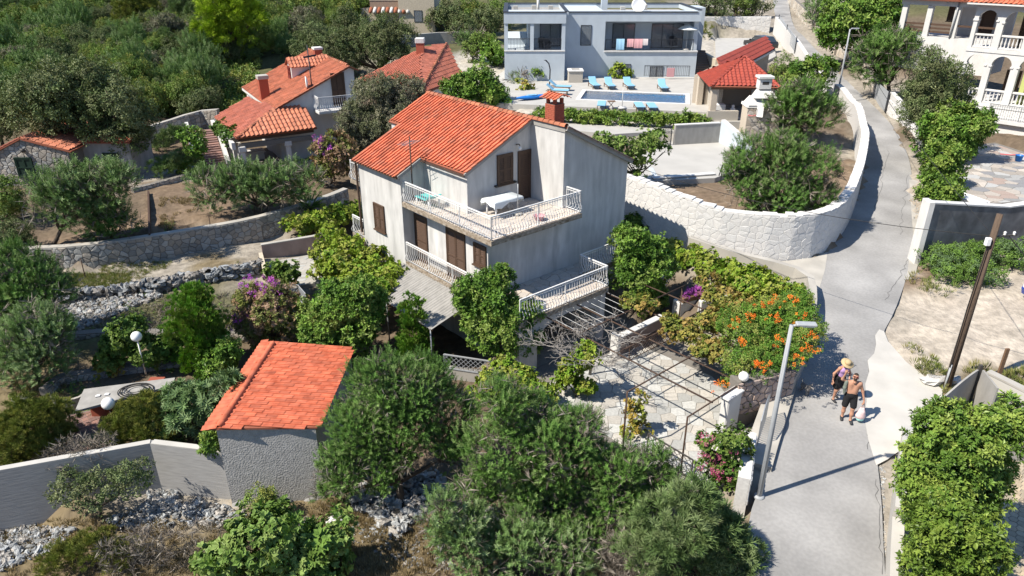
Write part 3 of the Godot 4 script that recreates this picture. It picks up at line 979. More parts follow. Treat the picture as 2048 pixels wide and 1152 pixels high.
	# far hillside
	for x in [-160, -110, -60, -20, 20, 60, 110, 160]:
		for z in [-110, -150, -210, -300]:
			ctrl.append([Vector3(x, 5.0 + 0.05 * (-z - 100.0) + (3.0 * sin(x * 0.05 + z * 0.02) if z < -120 else 0.0), z), scrub])
	var z := -300.0
	while z < -3.0:
		gz.append(z)
		z += 6.0 if z < -130 else 2.0 if z < -80 else 0.8 if z < -50 else 0.5
	var x := -170.0
	while x < 170.0:
		gx.append(x)
		x += 8.0 if absf(x) > 75 else 2.0 if absf(x) > 40 else 0.6
	# road edges, from near to far
	for p in [[1455, 1220], [1484, 1120], [1500, 1030], [1528, 950], [1562, 870], [1590, 775], [1620, 680], [1628, 600], [1640, 530], [1690, 455], [1722, 370], [1728, 300], [1706, 240], [1672, 200], [1640, 160], [1608, 118], [1572, 66], [1548, 24], [1536, -20]]:
		road_left.append(PR(p[0], p[1]))
	for p in [[1775, 1220], [1768, 1120], [1764, 1030], [1758, 950], [1748, 890], [1740, 800], [1757, 690], [1790, 620], [1815, 545], [1828, 460], [1826, 390], [1818, 320], [1792, 262], [1745, 210], [1700, 168], [1655, 122], [1610, 76], [1582, 36], [1566, -16]]:
		road_right.append(PR(p[0], p[1]))
	road_left = smooth_path(road_left, 1.2)
	road_right = smooth_path(road_right, road_len(road_right) / (road_left.size() - 1) * 0.9995)
	while road_right.size() > road_left.size():
		road_right.remove_at(road_right.size() - 2)
	while road_left.size() > road_right.size():
		road_left.remove_at(road_left.size() - 2)
	var poly := PackedVector2Array()
	for p in road_left:
		poly.append(Vector2(p.x, p.z))
	for i in road_right.size():
		var p: Vector3 = road_right[road_right.size() - 1 - i]
		poly.append(Vector2(p.x, p.z))
	flats.append([poly, 99.0])
	flat_area([[1240, 322], [1330, 278], [1440, 270], [1510, 300], [1510, 335], [1435, 366], [1300, 372], [1255, 355]], 0.6, 0.3)
	flat_area([[1000, 150], [1420, 150], [1430, 232], [1050, 232]], 1.9, 1.55)
	flat_area([[1430, 70], [1550, 72], [1556, 114], [1500, 142], [1430, 134]], 2.35, 2.1)
	flat_area([[1864, 424], [1900, 330], [1920, 286], [1990, 280], [2140, 325], [2140, 404], [2048, 410]], 1.18, 0.9)
	flat_area([[526, 530], [640, 500], [706, 530], [694, 566], [600, 576], [556, 566]], -2.2, -2.4)
	flat_area([[1065, 236], [1425, 250], [1412, 268], [1330, 266], [1085, 260]], 1.15, 0.95)
	flat_area([[1040, 720], [1240, 690], [1300, 630], [1420, 690], [1470, 860], [1420, 940], [1370, 960], [1180, 860], [1050, 800]], -2.4, -2.75)
	for px in [DRIVE, FORE, YARD]:
		var pl := PackedVector2Array()
		for p in px:
			var q := PR(p[0], p[1])
			pl.append(Vector2(q.x, q.z))
		flats.append([pl, 99.0])
	flat_area([[1152, 174], [1394, 184], [1390, 221], [1130, 210]], 1.9, -1.7)   # the pool's pit
	var hn := FastNoiseLite.new()
	hn.frequency = 0.35
	var cn := FastNoiseLite.new()
	cn.frequency = 0.25
	var cols := PackedColorArray()
	for zz in gz:
		for xx in gx:
			var sw := 0.0
			var sh := 0.0
			var col := Color(0, 0, 0)
			var cw := 0.0
			var jx := xx + 1.6 * cn.get_noise_2d(xx * 2.0, zz * 2.0)
			var jz := zz + 1.6 * cn.get_noise_2d(xx * 2.0 + 90.0, zz * 2.0)
			for c in ctrl:
				var dx: float = c[0].x - jx
				var dz: float = c[0].z - jz
				var d := dx * dx + dz * dz + 0.3
				var w := 1.0 / (d * d)
				sw += w
				sh += w * c[0].y
				w *= w
				cw += w
				col += c[1] * w
			var h := sh / sw + 0.12 * hn.get_noise_2d(xx, zz) * clampf((-zz - 5) * 0.05, 0.4, 3.0)
			for f in flats:
				if Geometry2D.is_point_in_polygon(Vector2(xx, zz), f[0]):
					h = hroad(zz) - 0.13 if f[1] == 99.0 else f[1]
			gh.append(h)
			var e := cn.get_noise_2d(xx * 3.0, zz * 3.0 + 50.0) * 0.3 + 1.0
			col = col / cw * e
			col.a = 1.0
			cols.append(col)
	var verts := PackedVector3Array()
	var n := gx.size()
	for j in gz.size():
		for i in n:
			verts.append(Vector3(gx[i], gh[j * n + i], gz[j]))
	var norms := PackedVector3Array()
	for j in gz.size():
		for i in n:
			var a := verts[j * n + mini(i + 1, n - 1)] - verts[j * n + maxi(i - 1, 0)]
			var b := verts[mini(j + 1, gz.size() - 1) * n + i] - verts[maxi(j - 1, 0) * n + i]
			norms.append(b.cross(a).normalized())
	var idx := PackedInt32Array()
	for j in gz.size() - 1:
		for i in n - 1:
			var o := j * n + i
			idx.append_array([o, o + 1, o + n, o + 1, o + n + 1, o + n])
	var arr := []
	arr.resize(Mesh.ARRAY_MAX)
	arr[Mesh.ARRAY_VERTEX] = verts
	arr[Mesh.ARRAY_NORMAL] = norms
	arr[Mesh.ARRAY_COLOR] = cols
	arr[Mesh.ARRAY_INDEX] = idx
	var am := ArrayMesh.new()
	am.add_surface_from_arrays(Mesh.PRIMITIVE_TRIANGLES, arr)
	struct("ground", am, M.ground)
func road_len(p: Array) -> float:
	var l := 0.0
	for i in p.size() - 1:
		l += p[i].distance_to(p[i + 1])
	return l
func flat_area(px: Array, h: float, low: float) -> void:
	var poly := PackedVector2Array()
	for p in px:
		var q := P(p[0], p[1], h)
		poly.append(Vector2(q.x, q.z))
	flats.append([poly, low])
# a thin sheet over an outline of pixels that follows the ground, the road or a level
func sheet(px: Array, lift: float, level = null) -> ArrayMesh:
	var poly := PackedVector2Array()
	for p in px:
		var q: Vector3 = PR(p[0], p[1]) if level == null else P(p[0], p[1], level)
		poly.append(Vector2(q.x, q.z))
	var lo := poly[0]
	var hi := poly[0]
	for p in poly:
		lo = lo.min(p)
		hi = hi.max(p)
	var st := st0()
	var step := 1.5
	if level != null:
		var flat := PackedVector2Array()
		for p in poly:
			flat.append(Vector2(p.x, -p.y))
		slab(st, flat, FLAT(level + lift), 0.3)
		return done(st)
	for j in int((hi.y - lo.y) / step) + 1:
		for i in int((hi.x - lo.x) / step) + 1:
			var c := lo + Vector2(i, j) * step
			for q in Geometry2D.intersect_polygons(poly, PackedVector2Array([c, c + Vector2(step, 0), c + Vector2(step, step), c + Vector2(0, step)])):
				var id := Geometry2D.triangulate_polygon(q)
				for k in range(0, id.size(), 3):
					var v := []
					for m in 3:
						var p := q[id[k + m]]
						v.append(Vector3(p.x, hroad(p.y) + lift, p.y))
					tri(st, v[0], v[1], v[2])
	return done(st)
func roads() -> void:
	var st := st0()
	st.set_smooth_group(0)
	for i in road_left.size() - 1:
		var a: Vector3 = road_left[i]
		var b: Vector3 = road_right[i]
		var c: Vector3 = road_right[i + 1]
		var d: Vector3 = road_left[i + 1]
		for k in 4:
			var q := [a.lerp(b, k / 4.0), a.lerp(b, (k + 1) / 4.0), d.lerp(c, (k + 1) / 4.0), d.lerp(c, k / 4.0)]
			for m in 4:
				q[m].y = hroad(q[m].z) + 0.02
			quad(st, q[0], q[3], q[2], q[1])
	struct("road", done(st), M.road)
	struct("driveway", sheet(DRIVE, 0.03), M.white_concrete)
	struct("forecourt", sheet(FORE, 0.026), M.concrete)
	road_wear()
	struct("roadside_strip", sheet([[1818, 360], [1846, 362], [1842, 420], [1838, 520], [1828, 560], [1812, 560], [1826, 470]], 0.03), M.concrete)
	struct("kerb_ledge", wallm([PR(1542, 945), PR(1556, 895), PR(1594, 770), PR(1606, 735)], 0.18, 0.9), M.concrete)
# cracks of the asphalt: thin ragged strips of tar
func road_wear() -> void:
	var tar := mat(lin(0.1, 0.1, 0.1), 0.9)
	var n := FastNoiseLite.new()
	n.frequency = 0.35
	for q in [[1735, 900, 1738, 730], [1764, 1150, 1752, 960], [1770, 600, 1818, 520], [1800, 470, 1815, 350], [1752, 420, 1775, 300]]:
		var st := st0()
		var p := PR(q[0], q[1])
		for i in 18:
			var u := (i + 1) / 18.0
			var e := PR(lerpf(q[0], q[2], u) + 9.0 * n.get_noise_1d(i * 3.0 + q[0]), lerpf(q[1], q[3], u))
			var d := (e - p).cross(Vector3.UP).normalized() * (0.006 + 0.01 * absf(n.get_noise_1d(i * 5.0 + q[1])))
			var up := Vector3(0, 0.029, 0)
			p.y = hroad(p.z)
			e.y = hroad(e.z)
			quad(st, p - d + up, p + d + up, e + d + up, e - d + up)
			p = e
		struct("road_crack", done(st), tar)

# ---------- parts shared by the houses ----------
func shutter(parent: Node, called: String, at: Vector3, right: Vector3, w: float, h: float, leaves: int, m: Material, slats := true) -> Node3D:
	# at: middle of the sill; a frame, and louvred leaves set in it
	var x := right.normalized()
	var o := x.cross(Vector3.UP)
	var t := Transform3D(Basis(x, Vector3.UP, o), at)
	var st := st0()
	for s in [-1, 1]:
		box(st, Vector3(s * w / 2 - 0.03, 0, -0.02), Vector3(s * w / 2 + 0.03, h, 0.07), t)
	box(st, Vector3(-w / 2 - 0.03, h, -0.02), Vector3(w / 2 + 0.03, h + 0.06, 0.07), t)
	box(st, Vector3(-w / 2 - 0.03, -0.05, -0.02), Vector3(w / 2 + 0.03, 0.0, 0.075), t)
	box(st, Vector3(-w / 2 - 0.08, -0.11, -0.02), Vector3(w / 2 + 0.08, -0.055, 0.12), t)
	var f := part(parent, called, done(st), m)
	var lw := (w - 0.06) / leaves
	for i in leaves:
		var l := st0()
		var x0 := -w / 2 + 0.03 + i * lw
		box(l, Vector3(x0 + 0.004, 0.01, 0.012), Vector3(x0 + 0.07, h - 0.01, 0.052), t)
		box(l, Vector3(x0 + lw - 0.07, 0.01, 0.012), Vector3(x0 + lw - 0.004, h - 0.01, 0.052), t)
		for y in [0.01, h * 0.45, h - 0.09]:
			box(l, Vector3(x0 + 0.07, y, 0.014), Vector3(x0 + lw - 0.07, y + 0.08, 0.05), t)
		box(l, Vector3(x0 + 0.06, 0.02, 0.004), Vector3(x0 + lw - 0.06, h - 0.02, 0.01), t)
		if slats:
			var n := int(h / 0.085)
			for k in n:
				var y := 0.06 + k * (h - 0.12) / n
				quad(l, t * Vector3(x0 + 0.07, y, 0.046), t * Vector3(x0 + lw - 0.07, y, 0.046), t * Vector3(x0 + lw - 0.07, y + 0.07, 0.014), t * Vector3(x0 + 0.07, y + 0.07, 0.014))
				quad(l, t * Vector3(x0 + 0.07, y, 0.046), t * Vector3(x0 + 0.07, y - 0.012, 0.04), t * Vector3(x0 + lw - 0.07, y - 0.012, 0.04), t * Vector3(x0 + lw - 0.07, y, 0.046))
		part(f, "louvre_leaf", done(l), m)
	return f
func pane_window(parent: Node, at: Vector3, right: Vector3, w: float, h: float, panes := 2, frame: Material = null, deep := 0.12) -> void:
	# a glazed opening: frame, panes of glass, a curtain behind
	var x := right.normalized()
	var t := Transform3D(Basis(x, Vector3.UP, x.cross(Vector3.UP)), at)
	var st := st0()
	var fw := 0.06
	for i in panes + 1:
		var xx := -w / 2 + i * w / panes
		box(st, Vector3(xx - fw / 2, 0, -0.04), Vector3(xx + fw / 2, h, 0.05), t)
	for y in [0.0, h - fw]:
		for i in panes:
			box(st, Vector3(-w / 2 + i * w / panes + fw / 2, y, -0.04), Vector3(-w / 2 + (i + 1) * w / panes - fw / 2, y + fw, 0.048), t)
	var f := part(parent, "window", done(st), frame if frame else M.charcoal)
	var cu := st0()
	for i in int(w / 0.09):
		var x0 := -w / 2 + i * 0.09
		quad(cu, t * Vector3(x0, 0.02, -0.03), t * Vector3(x0, h - 0.02, -0.03), t * Vector3(x0 + 0.045, h - 0.02, -0.008), t * Vector3(x0 + 0.045, 0.02, -0.008))
		quad(cu, t * Vector3(x0 + 0.045, 0.02, -0.008), t * Vector3(x0 + 0.045, h - 0.02, -0.008), t * Vector3(x0 + 0.09, h - 0.02, -0.03), t * Vector3(x0 + 0.09, 0.02, -0.03))
	part(f, "curtain", done(cu), M.curtain, Transform3D(Basis(), t.basis.z * 0.034))
	for i in panes:
		part(f, "pane", boxm(Vector3(-w / 2 + i * w / panes + fw / 2, fw, 0.034), Vector3(-w / 2 + (i + 1) * w / panes - fw / 2, h - fw, 0.042), 0.0, t), M.pane)
var bal_mesh := {}
func railing(parent: Node, pts: Array, flips: Array, h := 0.95, step := 0.14, m: Material = null, belly := 0.17, called := "railing") -> void:
	var mm: Material = m if m else M.iron
	var key := "%.2f %.2f" % [h, belly]
	if not bal_mesh.has(key):
		var prof := [[0.0, 0.95], [0.005, 0.75], [0.02, 0.58], [0.5, 0.42], [1.0, 0.26], [0.85, 0.14], [0.0, 0.07]] if belly > 0.0 else [[0, 1], [0, 0.08]]
		var q := []
		for p in prof:
			q.append(Vector3(0, p[1] * h, p[0] * belly))
		bal_mesh[key] = tubem(q, 0.014, 4)
	for i in pts.size() - 1:
		var a: Vector3 = pts[i]
		var b: Vector3 = pts[i + 1]
		var d := (b - a).normalized()
		var n = Vector3(-d.z, 0, d.x).normalized() * flips[i]
		var st := st0()
		bar(st, a + Vector3(0, h, 0), b + Vector3(0, h, 0), 0.055, 0.04)
		bar(st, a + Vector3(0, h - 0.1, 0), b + Vector3(0, h - 0.1, 0), 0.03, 0.02)
		bar(st, a + Vector3(0, 0.07, 0), b + Vector3(0, 0.07, 0), 0.035, 0.025)
		var k := maxi(1, int(a.distance_to(b) / 1.7))
		for j in k + 1:
			var p := a.lerp(b, float(j) / k)
			bar(st, p, p + Vector3(0, h, 0), 0.035, 0.035)
		var r := part(parent, called, done(st), mm)
		var c := int(a.distance_to(b) / step)
		var z = n
		var base := Basis(Vector3.UP.cross(z), Vector3.UP, z)
		for j in c:
			part(r, "baluster", bal_mesh[key], mm, Transform3D(base, a.lerp(b, (j + 0.5) / c)))
func prism(prof: Array, v0: float, v1: float) -> ArrayMesh:   # an outline in (u, h) drawn from v0 to v1
	return slabm(prof, Transform3D(Basis(), Vector3(0, 0, v1)), v1 - v0)
func chimney_cap(parent: Node, at: Vector3, w: float, mats: Array) -> void:
	var st := st0()
	for s in [-1, 1]:
		for r in [-1, 1]:
			box(st, at + Vector3(s * w * 0.3 - 0.06, 0, r * w * 0.3 - 0.06), at + Vector3(s * w * 0.3 + 0.06, 0.22, r * w * 0.3 + 0.06))
	part(parent, "cap_post", done(st), mats[0])
	for s in [-1, 1]:
		var e := Vector3(s, -0.42, 0).normalized()
		var o := at + Vector3(0, 0.4, -w * 0.72)
		var tm := tilem(w * 0.3, w * 0.36, 0.05)
		tiles(parent, o, Vector3(0, 0, 1), e, [Vector2(0, 0), Vector2(w * 1.5, 0), Vector2(w * 1.5, w * 0.72), Vector2(0, w * 0.72)], w * 0.3, w * 0.36, tm, M.tiles, 40, "cap_tile")

func main_house() -> void:
	var th := deg_to_rad(40.82)
	var H := thing("white_house", "two storey white stuccoed house with orange tiled gable roof and two balconies", "house", Vector3(0.904, 0, -30.867), th)
	var R := func(u: float) -> float: return 6.42 - (0.466 * -u if u < 0 else 0.5 * u)
	part(H, "wall", prism([Vector2(-4.76, -3.2), Vector2(4.12, -3.2), Vector2(4.12, R.call(4.12)), Vector2(0, 6.42), Vector2(-4.76, R.call(-4.76))], -7.0, -3.33), M.stucco)
	part(H, "wall", prism([Vector2(-2.25, -3.2), Vector2(4.118, -3.2), Vector2(4.118, R.call(4.118)), Vector2(0, 6.419), Vector2(-2.25, R.call(-2.25))], -7.85, -7.001), M.stucco)
	part(H, "wall", prism([Vector2(-3.52, 2.8), Vector2(0.0, 2.8), Vector2(0.0, 6.418), Vector2(-3.52, R.call(-3.52))], -3.329, -0.155), M.stucco)
	part(H, "wall", prism([Vector2(0.001, -3.2), Vector2(4.119, -3.2), Vector2(4.119, R.call(4.119)), Vector2(0.001, 6.415)], -3.328, 1.944), M.stucco)
	part(H, "wall", boxm(Vector3(-4.15, -3.2, -3.329), Vector3(0.0, 2.78, 1.942)), M.stucco)
	# upper balcony
	var slab_px := [Vector2(-4.75, 3.33), Vector2(-3.521, 3.33), Vector2(-3.521, 0.154), Vector2(0.0, 0.154), Vector2(0.0, -1.945), Vector2(0.23, -1.945), Vector2(0.23, -2.9), Vector2(-4.75, -2.9)]
	part(H, "balcony_slab", slabm(slab_px, FLAT(2.96), 0.2), M.slab_edge)
	var inner := [Vector2(-4.7, 3.3), Vector2(-3.53, 3.3), Vector2(-3.53, 0.14), Vector2(-0.02, 0.14), Vector2(-0.02, -1.96), Vector2(0.2, -1.96), Vector2(0.2, -2.86), Vector2(-4.7, -2.86)]
	pieces(H, "paving_stone", inner, Vector2(0.42, 0.4), 0.02, func(p: Vector2, d: float) -> Vector3: return Vector3(p.x, 2.962 + d, -p.y), M.terrace_stone, 0.018, 0.008)
	railing(H, [Vector3(-4.68, 2.98, -3.25), Vector3(-4.68, 2.98, 2.83)], [1])
	railing(H, [Vector3(-4.68, 2.98, 2.83), Vector3(0.17, 2.98, 2.83), Vector3(0.17, 2.98, 2.0)], [1, 1])
	# lower terrace and ledge
	var low := [Vector2(-4.75, 3.33), Vector2(-4.151, 3.33), Vector2(-4.151, -1.943), Vector2(4.1, -1.945), Vector2(4.1, -2.95), Vector2(0.26, -2.95), Vector2(0.26, -4.6), Vector2(-4.75, -4.6)]
	part(H, "terrace_slab", slabm(low, FLAT(0.11), 0.22), M.slab_edge)
	pieces(H, "paving_stone", [Vector2(-4.7, -1.96), Vector2(0.22, -1.96), Vector2(3.6, -1.96), Vector2(3.6, -2.9), Vector2(0.22, -2.9), Vector2(0.22, -4.55), Vector2(-4.7, -4.55)], Vector2(0.5, 0.46), 0.028, func(p: Vector2, d: float) -> Vector3: return Vector3(p.x, 0.112 + d, -p.y), M.terrace_stone, 0.018, 0.008)
	railing(H, [Vector3(-4.7, 0.12, 1.95), Vector3(-4.7, 0.12, -3.28)], [-1])
	railing(H, [Vector3(-4.7, 0.12, 4.52), Vector3(0.2, 0.12, 4.52), Vector3(0.2, 0.12, 2.92), Vector3(3.7, 0.12, 2.92)], [1, 1, 1])
	part(H, "terrace_kerb", boxm(Vector3(-4.76, 0.1, 4.28), Vector3(-3.2, 0.42, 4.44), 0.03), M.white)
	# the arcade under the terrace
	var arch := [Vector2(-4.7, -3.0), Vector2(-3.75, -3.0), Vector2(-3.75, -1.0)]
	for i in 9:
		var a := PI - PI * i / 8.0
		arch.append(Vector2(-2.0 + 1.72 * cos(a), -1.0 + 0.62 * sin(a)))
	arch.append_array([Vector2(-0.28, -1.0), Vector2(-0.28, -3.0), Vector2(0.2, -3.0), Vector2(0.2, -0.112), Vector2(-4.7, -0.112)])
	part(H, "arcade_wall", slabm(arch, Transform3D(Basis(), Vector3(0, 0, 4.5)), 0.32), M.stucco)
	part(H, "arcade_wall", boxm(Vector3(-0.1, -3.0, 1.95), Vector3(0.19, -0.112, 4.17)), M.stucco)
	part(H, "basement_door", boxm(Vector3(-2.6, -2.6, 1.944), Vector3(-1.6, -0.6, 2.0)), M.shutter)
	# roof
	var cs := 1.0 / sqrt(1 + 0.466 * 0.466)
	var e1 := Vector3(-cs, -0.466 * cs, 0)
	var ol := [Vector2(-7.95, 0), Vector2(0.0, 0), Vector2(0.0, 3.72 / cs), Vector2(-3.2, 3.72 / cs), Vector2(-3.2, 4.95 / cs), Vector2(-7.12, 4.95 / cs), Vector2(-7.12, 2.35 / cs), Vector2(-7.95, 2.35 / cs)]
	var roof_pts := []
	for p in ol:
		roof_pts.append(Vector3(0, 6.5, 0) + Vector3(0, 0, p.x) + e1 * p.y)
	var roof := part(H, "roof", platem(roof_pts, 0.07), M.under_roof)
	var tm := tilem(0.235, 0.31, 0.07, 0.018)
	tiles(roof, Vector3(0, 6.51, 0), Vector3(0, 0, 1), e1, ol, 0.235, 0.31, tm, M.tiles)
	var c2 := 1.0 / sqrt(1.25)
	var e2 := Vector3(c2, -0.5 * c2, 0)
	var o2 := [Vector2(-7.95, 0), Vector2(2.08, 0), Vector2(2.08, 4.3 / c2), Vector2(-7.95, 4.3 / c2)]
	var rp := []
	for p in o2:
		rp.append(Vector3(0, 6.5, 0) + Vector3(0, 0, p.x) + e2 * p.y)
	var roof2 := part(H, "roof", platem(rp, 0.07), M.under_roof)
	tiles(roof2, Vector3(0, 6.51, 0), Vector3(0, 0, 1), e2, o2, 0.26, 0.4, tilem(0.26, 0.4, 0.06), M.old_tiles, 0)
	ridge_caps(roof, Vector3(0, 6.5, -7.9), Vector3(0, 6.5, 2.1), 0.11, 0.33, M.cap_tiles)
	var trim := st0()
	bar(trim, Vector3(-3.75, 4.71, -0.01), Vector3(0, 6.46, -0.01), 0.06, 0.14)
	bar(trim, Vector3(0.0, 6.46, 2.06), Vector3(4.3, 4.31, 2.06), 0.09, 0.22)
	bar(trim, Vector3(-4.97, 4.15, -3.17), Vector3(-3.72, 4.74, -3.17), 0.05, 0.14)
	bar(trim, Vector3(0.02, 6.37, -0.1), Vector3(0.02, 6.37, 2.0), 0.12, 0.2)
	part(H, "verge", done(trim), M.grey_wall)
	var gut := st0()
	bar(gut, Vector3(-5.0, 4.12, -7.1), Vector3(-5.0, 4.12, -3.2), 0.09, 0.08)
	bar(gut, Vector3(-3.77, 4.69, -3.15), Vector3(-3.77, 4.69, 0.0), 0.07, 0.05)
	bar(gut, Vector3(-4.85, 4.1, -7.02), Vector3(-4.85, 0.5, -7.02), 0.08, 0.08)
	part(H, "gutter", done(gut), M.rust_iron)
	# chimney
	var ch := part(H, "chimney", boxm(Vector3(0.12, 6.0, 0.62), Vector3(0.68, 7.25, 1.18)), M.mortar)
	for f in [[Vector3(0.12, 6.0, 1.18), Vector3(1, 0, 0), 0.56], [Vector3(0.12, 6.0, 0.62), Vector3(0, 0, 1), 0.56]]:
		var o: Vector3 = f[0]
		var ex: Vector3 = f[1]
		var n: Vector3 = ex.cross(Vector3.UP)
		var st := st0()
		for row in 16:
			for k in 4:
				var x0: float = k * 0.21 - (0.105 if row % 2 else 0.0)
				var a := maxf(0.0, x0)
				var b: float = minf(f[2], x0 + 0.2)
				if b - a > 0.03:
					box(st, Vector3(a, row * 0.078, 0), Vector3(b, row * 0.078 + 0.068, 0.012), Transform3D(Basis(ex, Vector3.UP, n), o))
		part(ch, "bricks", done(st), M.brick[2])
	chimney_cap(ch, Vector3(0.4, 7.25, 0.9), 0.66, M.brick)
	# doors and windows
	var ux := Vector3(1, 0, 0)
	var vz := Vector3(0, 0, 1)
	shutter(H, "door", Vector3(-0.36, 3.0, -0.155), ux, 0.7, 2.12, 1, M.shutter)
	shutter(H, "window", Vector3(-1.48, 3.95, -0.155), ux, 0.82, 1.2, 2, M.shutter)
	shutter(H, "window", Vector3(-4.76, 1.1, -5.33), vz, 0.86, 1.2, 2, M.shutter)
	shutter(H, "door", Vector3(-4.15, 0.13, -2.8), vz, 0.9, 2.15, 1, M.shutter)
	shutter(H, "door", Vector3(-4.15, 0.13, -0.2), vz, 1.25, 2.2, 2, M.shutter)
	shutter(H, "window", Vector3(-4.15, 1.35, 1.45), vz, 0.75, 0.85, 2, M.shutter)
	var wl := part(H, "wall_lamp", tubem([Vector3(-0.83, 5.5, -0.15), Vector3(-0.83, 5.55, 0.02), Vector3(-0.83, 5.5, 0.1)], 0.025), M.dark_iron)
	part(wl, "bulb", ballm(0.07), M.globe, Transform3D(Basis(), Vector3(-0.83, 5.38, 0.1)))
	for hk in [[-2.02, 3.86], [-0.95, 3.86]]:
		part(H, "shutter_hook", boxm(Vector3(hk[0] - 0.05, hk[1], -0.155), Vector3(hk[0] + 0.05, hk[1] + 0.07, 0.0)), M.dark_iron)
	# balcony on the far side, seen end-on
	part(H, "balcony_slab", boxm(Vector3(-4.7, 2.76, -8.0), Vector3(-2.4, 2.95, -7.002)), M.slab_edge)
	railing(H, [Vector3(-4.66, 2.96, -7.05), Vector3(-4.66, 2.96, -7.9)], [-1], 0.95, 0.13)
	part(H, "balcony_slab", boxm(Vector3(-4.7, -0.1, -8.3), Vector3(-2.4, 0.1, -7.003)), M.slab_edge)
	railing(H, [Vector3(-4.66, 0.1, -7.05), Vector3(-4.66, 0.1, -8.2)], [-1], 0.95, 0.13)
	# things on and at the house, in its own axes
	var B := H.transform
	var W := func(u: float, h: float, v: float) -> Vector3: return B * Vector3(u, h, v)
	var tb := thing("garden_table", "white plastic garden table draped with white cloth on the upper balcony", "table", W.call(-2.35, 2.98, 0.72), th)
	part(tb, "tabletop", boxm(Vector3(-0.72, 0.66, -0.4), Vector3(0.72, 0.7, 0.4), 0.02), M.plastic_white)
	for s in [[-0.6, -0.3], [0.6, -0.3], [-0.6, 0.3], [0.6, 0.3]]:
		part(tb, "leg", tubem([Vector3(s[0], 0, s[1]), Vector3(s[0] * 0.97, 0.66, s[1] * 0.97)], 0.035), M.plastic_white)
	var cl := thing("tablecloth", "pale white cloth hanging unevenly over the balcony table", "tablecloth", W.call(-2.35, 3.68, 0.72), th)
	var cst := st0()
	cst.set_smooth_group(0)
	var ring := []
	for k in 40:
		var a := TAU * k / 40.0
		var e := Vector3(clampf(cos(a) * 1.25, -0.75, 0.75), 0, clampf(sin(a) * 0.8, -0.43, 0.43))
		var drop := 0.2 + 0.1 * sin(a * 3.0 + 1.0) + 0.05 * sin(a * 11.0)
		ring.append([e + Vector3(0, 0.012, 0), e * 1.04 + Vector3(0, -0.03, 0), e * (1.06 + 0.03 * sin(a * 14.0)) + Vector3(0, -drop, 0)])
	for k in 40:
		var q: Array = ring[k]
		var r: Array = ring[(k + 1) % 40]
		tri(cst, Vector3(0, 0.014, 0), q[0], r[0])
		quad(cst, q[0], q[1], r[1], r[0])
		quad(cst, q[1], q[2], r[2], r[1])
	part(cl, "cloth", done(cst), M.cloth_white)
	var ps := thing("parasol_stand", "thin grey parasol pole in a weighted foot beside the balcony table", "parasol stand", W.call(-2.0, 2.98, 1.3), th)
	part(ps, "foot", boxm(Vector3(-0.16, 0.0, -0.16), Vector3(0.16, 0.09, 0.16), 0.03), M.concrete)
	part(ps, "pole", tubem([Vector3(0, 0.08, 0), Vector3(0, 1.35, 0)], 0.022), M.metal)
	var tq := thing("lounge_chair", "turquoise sling lounge chair behind the balcony railing", "chair", W.call(-4.1, 2.98, -2.2), th)
	var sl := st0()
	for k in 12:
		box(sl, Vector3(-0.3, 0.3 + (0.03 * maxi(0, k - 7)) * 2.0, -0.6 + k * 0.1), Vector3(0.3, 0.33 + (0.03 * maxi(0, k - 7)) * 2.0, -0.51 + k * 0.1))
	part(tq, "seat", done(sl), M.turquoise)
	for s in [[-0.28, -0.5], [0.28, -0.5], [-0.28, 0.4], [0.28, 0.4]]:
		part(tq, "leg", tubem([Vector3(s[0], 0, s[1]), Vector3(s[0], 0.31, s[1])], 0.025), M.plastic_white)
	var pk := thing("laundry_basket", "small round pink basket on the balcony floor", "basket", W.call(-1.75, 2.98, 2.35), th)
	part(pk, "bowl", lathem([Vector2(0, 0.02), Vector2(0.17, 0.02), Vector2(0.23, 0.2), Vector2(0.25, 0.21), Vector2(0.22, 0.19), Vector2(0.16, 0.04), Vector2(0, 0.04)]), M.pink_towel)
	var an := thing("television_aerial", "thin television aerial on a mast by the roof step", "aerial", W.call(-4.3, 3.0, -3.1), th)
	part(an, "mast", tubem([Vector3(0, 0, 0), Vector3(0.0, 2.85, 0)], 0.028), M.rust_iron)
	var av := st0()
	bar(av, Vector3(-0.5, 2.6, 0.2), Vector3(0.35, 2.6, -0.15), 0.02, 0.02)
	for k in 7:
		var c := Vector3(-0.5, 2.6, 0.2).lerp(Vector3(0.35, 2.6, -0.15), k / 6.0)
		bar(av, c - Vector3(0.1, 0, 0.26), c + Vector3(0.1, 0, 0.26), 0.012, 0.012)
	part(an, "elements", done(av), M.metal)
	# corrugated lean-to below the ledge
	var lt := thing("lean_to_roof", "grey corrugated sheet canopy on thin posts below the lower balcony", "canopy", W.call(-5.9, -2.7, -0.9), th)
	for k in 6:
		var v0 := -2.6 + k * 0.87
		var cg := st0()
		cg.set_smooth_group(0)
		var seg := 24
		for i in seg:
			var z0 := v0 + 0.89 * i / seg
			var z1 := v0 + 0.89 * (i + 1) / seg
			var y0 := 0.035 * sin(TAU * 5.5 * i / seg) + 0.006 * (k % 2)
			var y1 := 0.035 * sin(TAU * 5.5 * (i + 1) / seg) + 0.006 * (k % 2)
			quad(cg, Vector3(1.1, 2.68 + y0, z0), Vector3(1.1, 2.68 + y1, z1), Vector3(-1.05, 2.12 + y1, z1), Vector3(-1.05, 2.12 + y0, z0))
		part(lt, "corrugated_sheet", done(cg), M.corrugated)
	for k in 4:
		part(lt, "post", tubem([Vector3(-0.95, 0, -2.5 + k * 1.65), Vector3(-0.95, 2.1, -2.5 + k * 1.65)], 0.03), M.metal)
	part(lt, "beam", barm(Vector3(-0.95, 2.07, -2.6), Vector3(-0.95, 2.07, 2.6), 0.06, 0.08), M.wood)

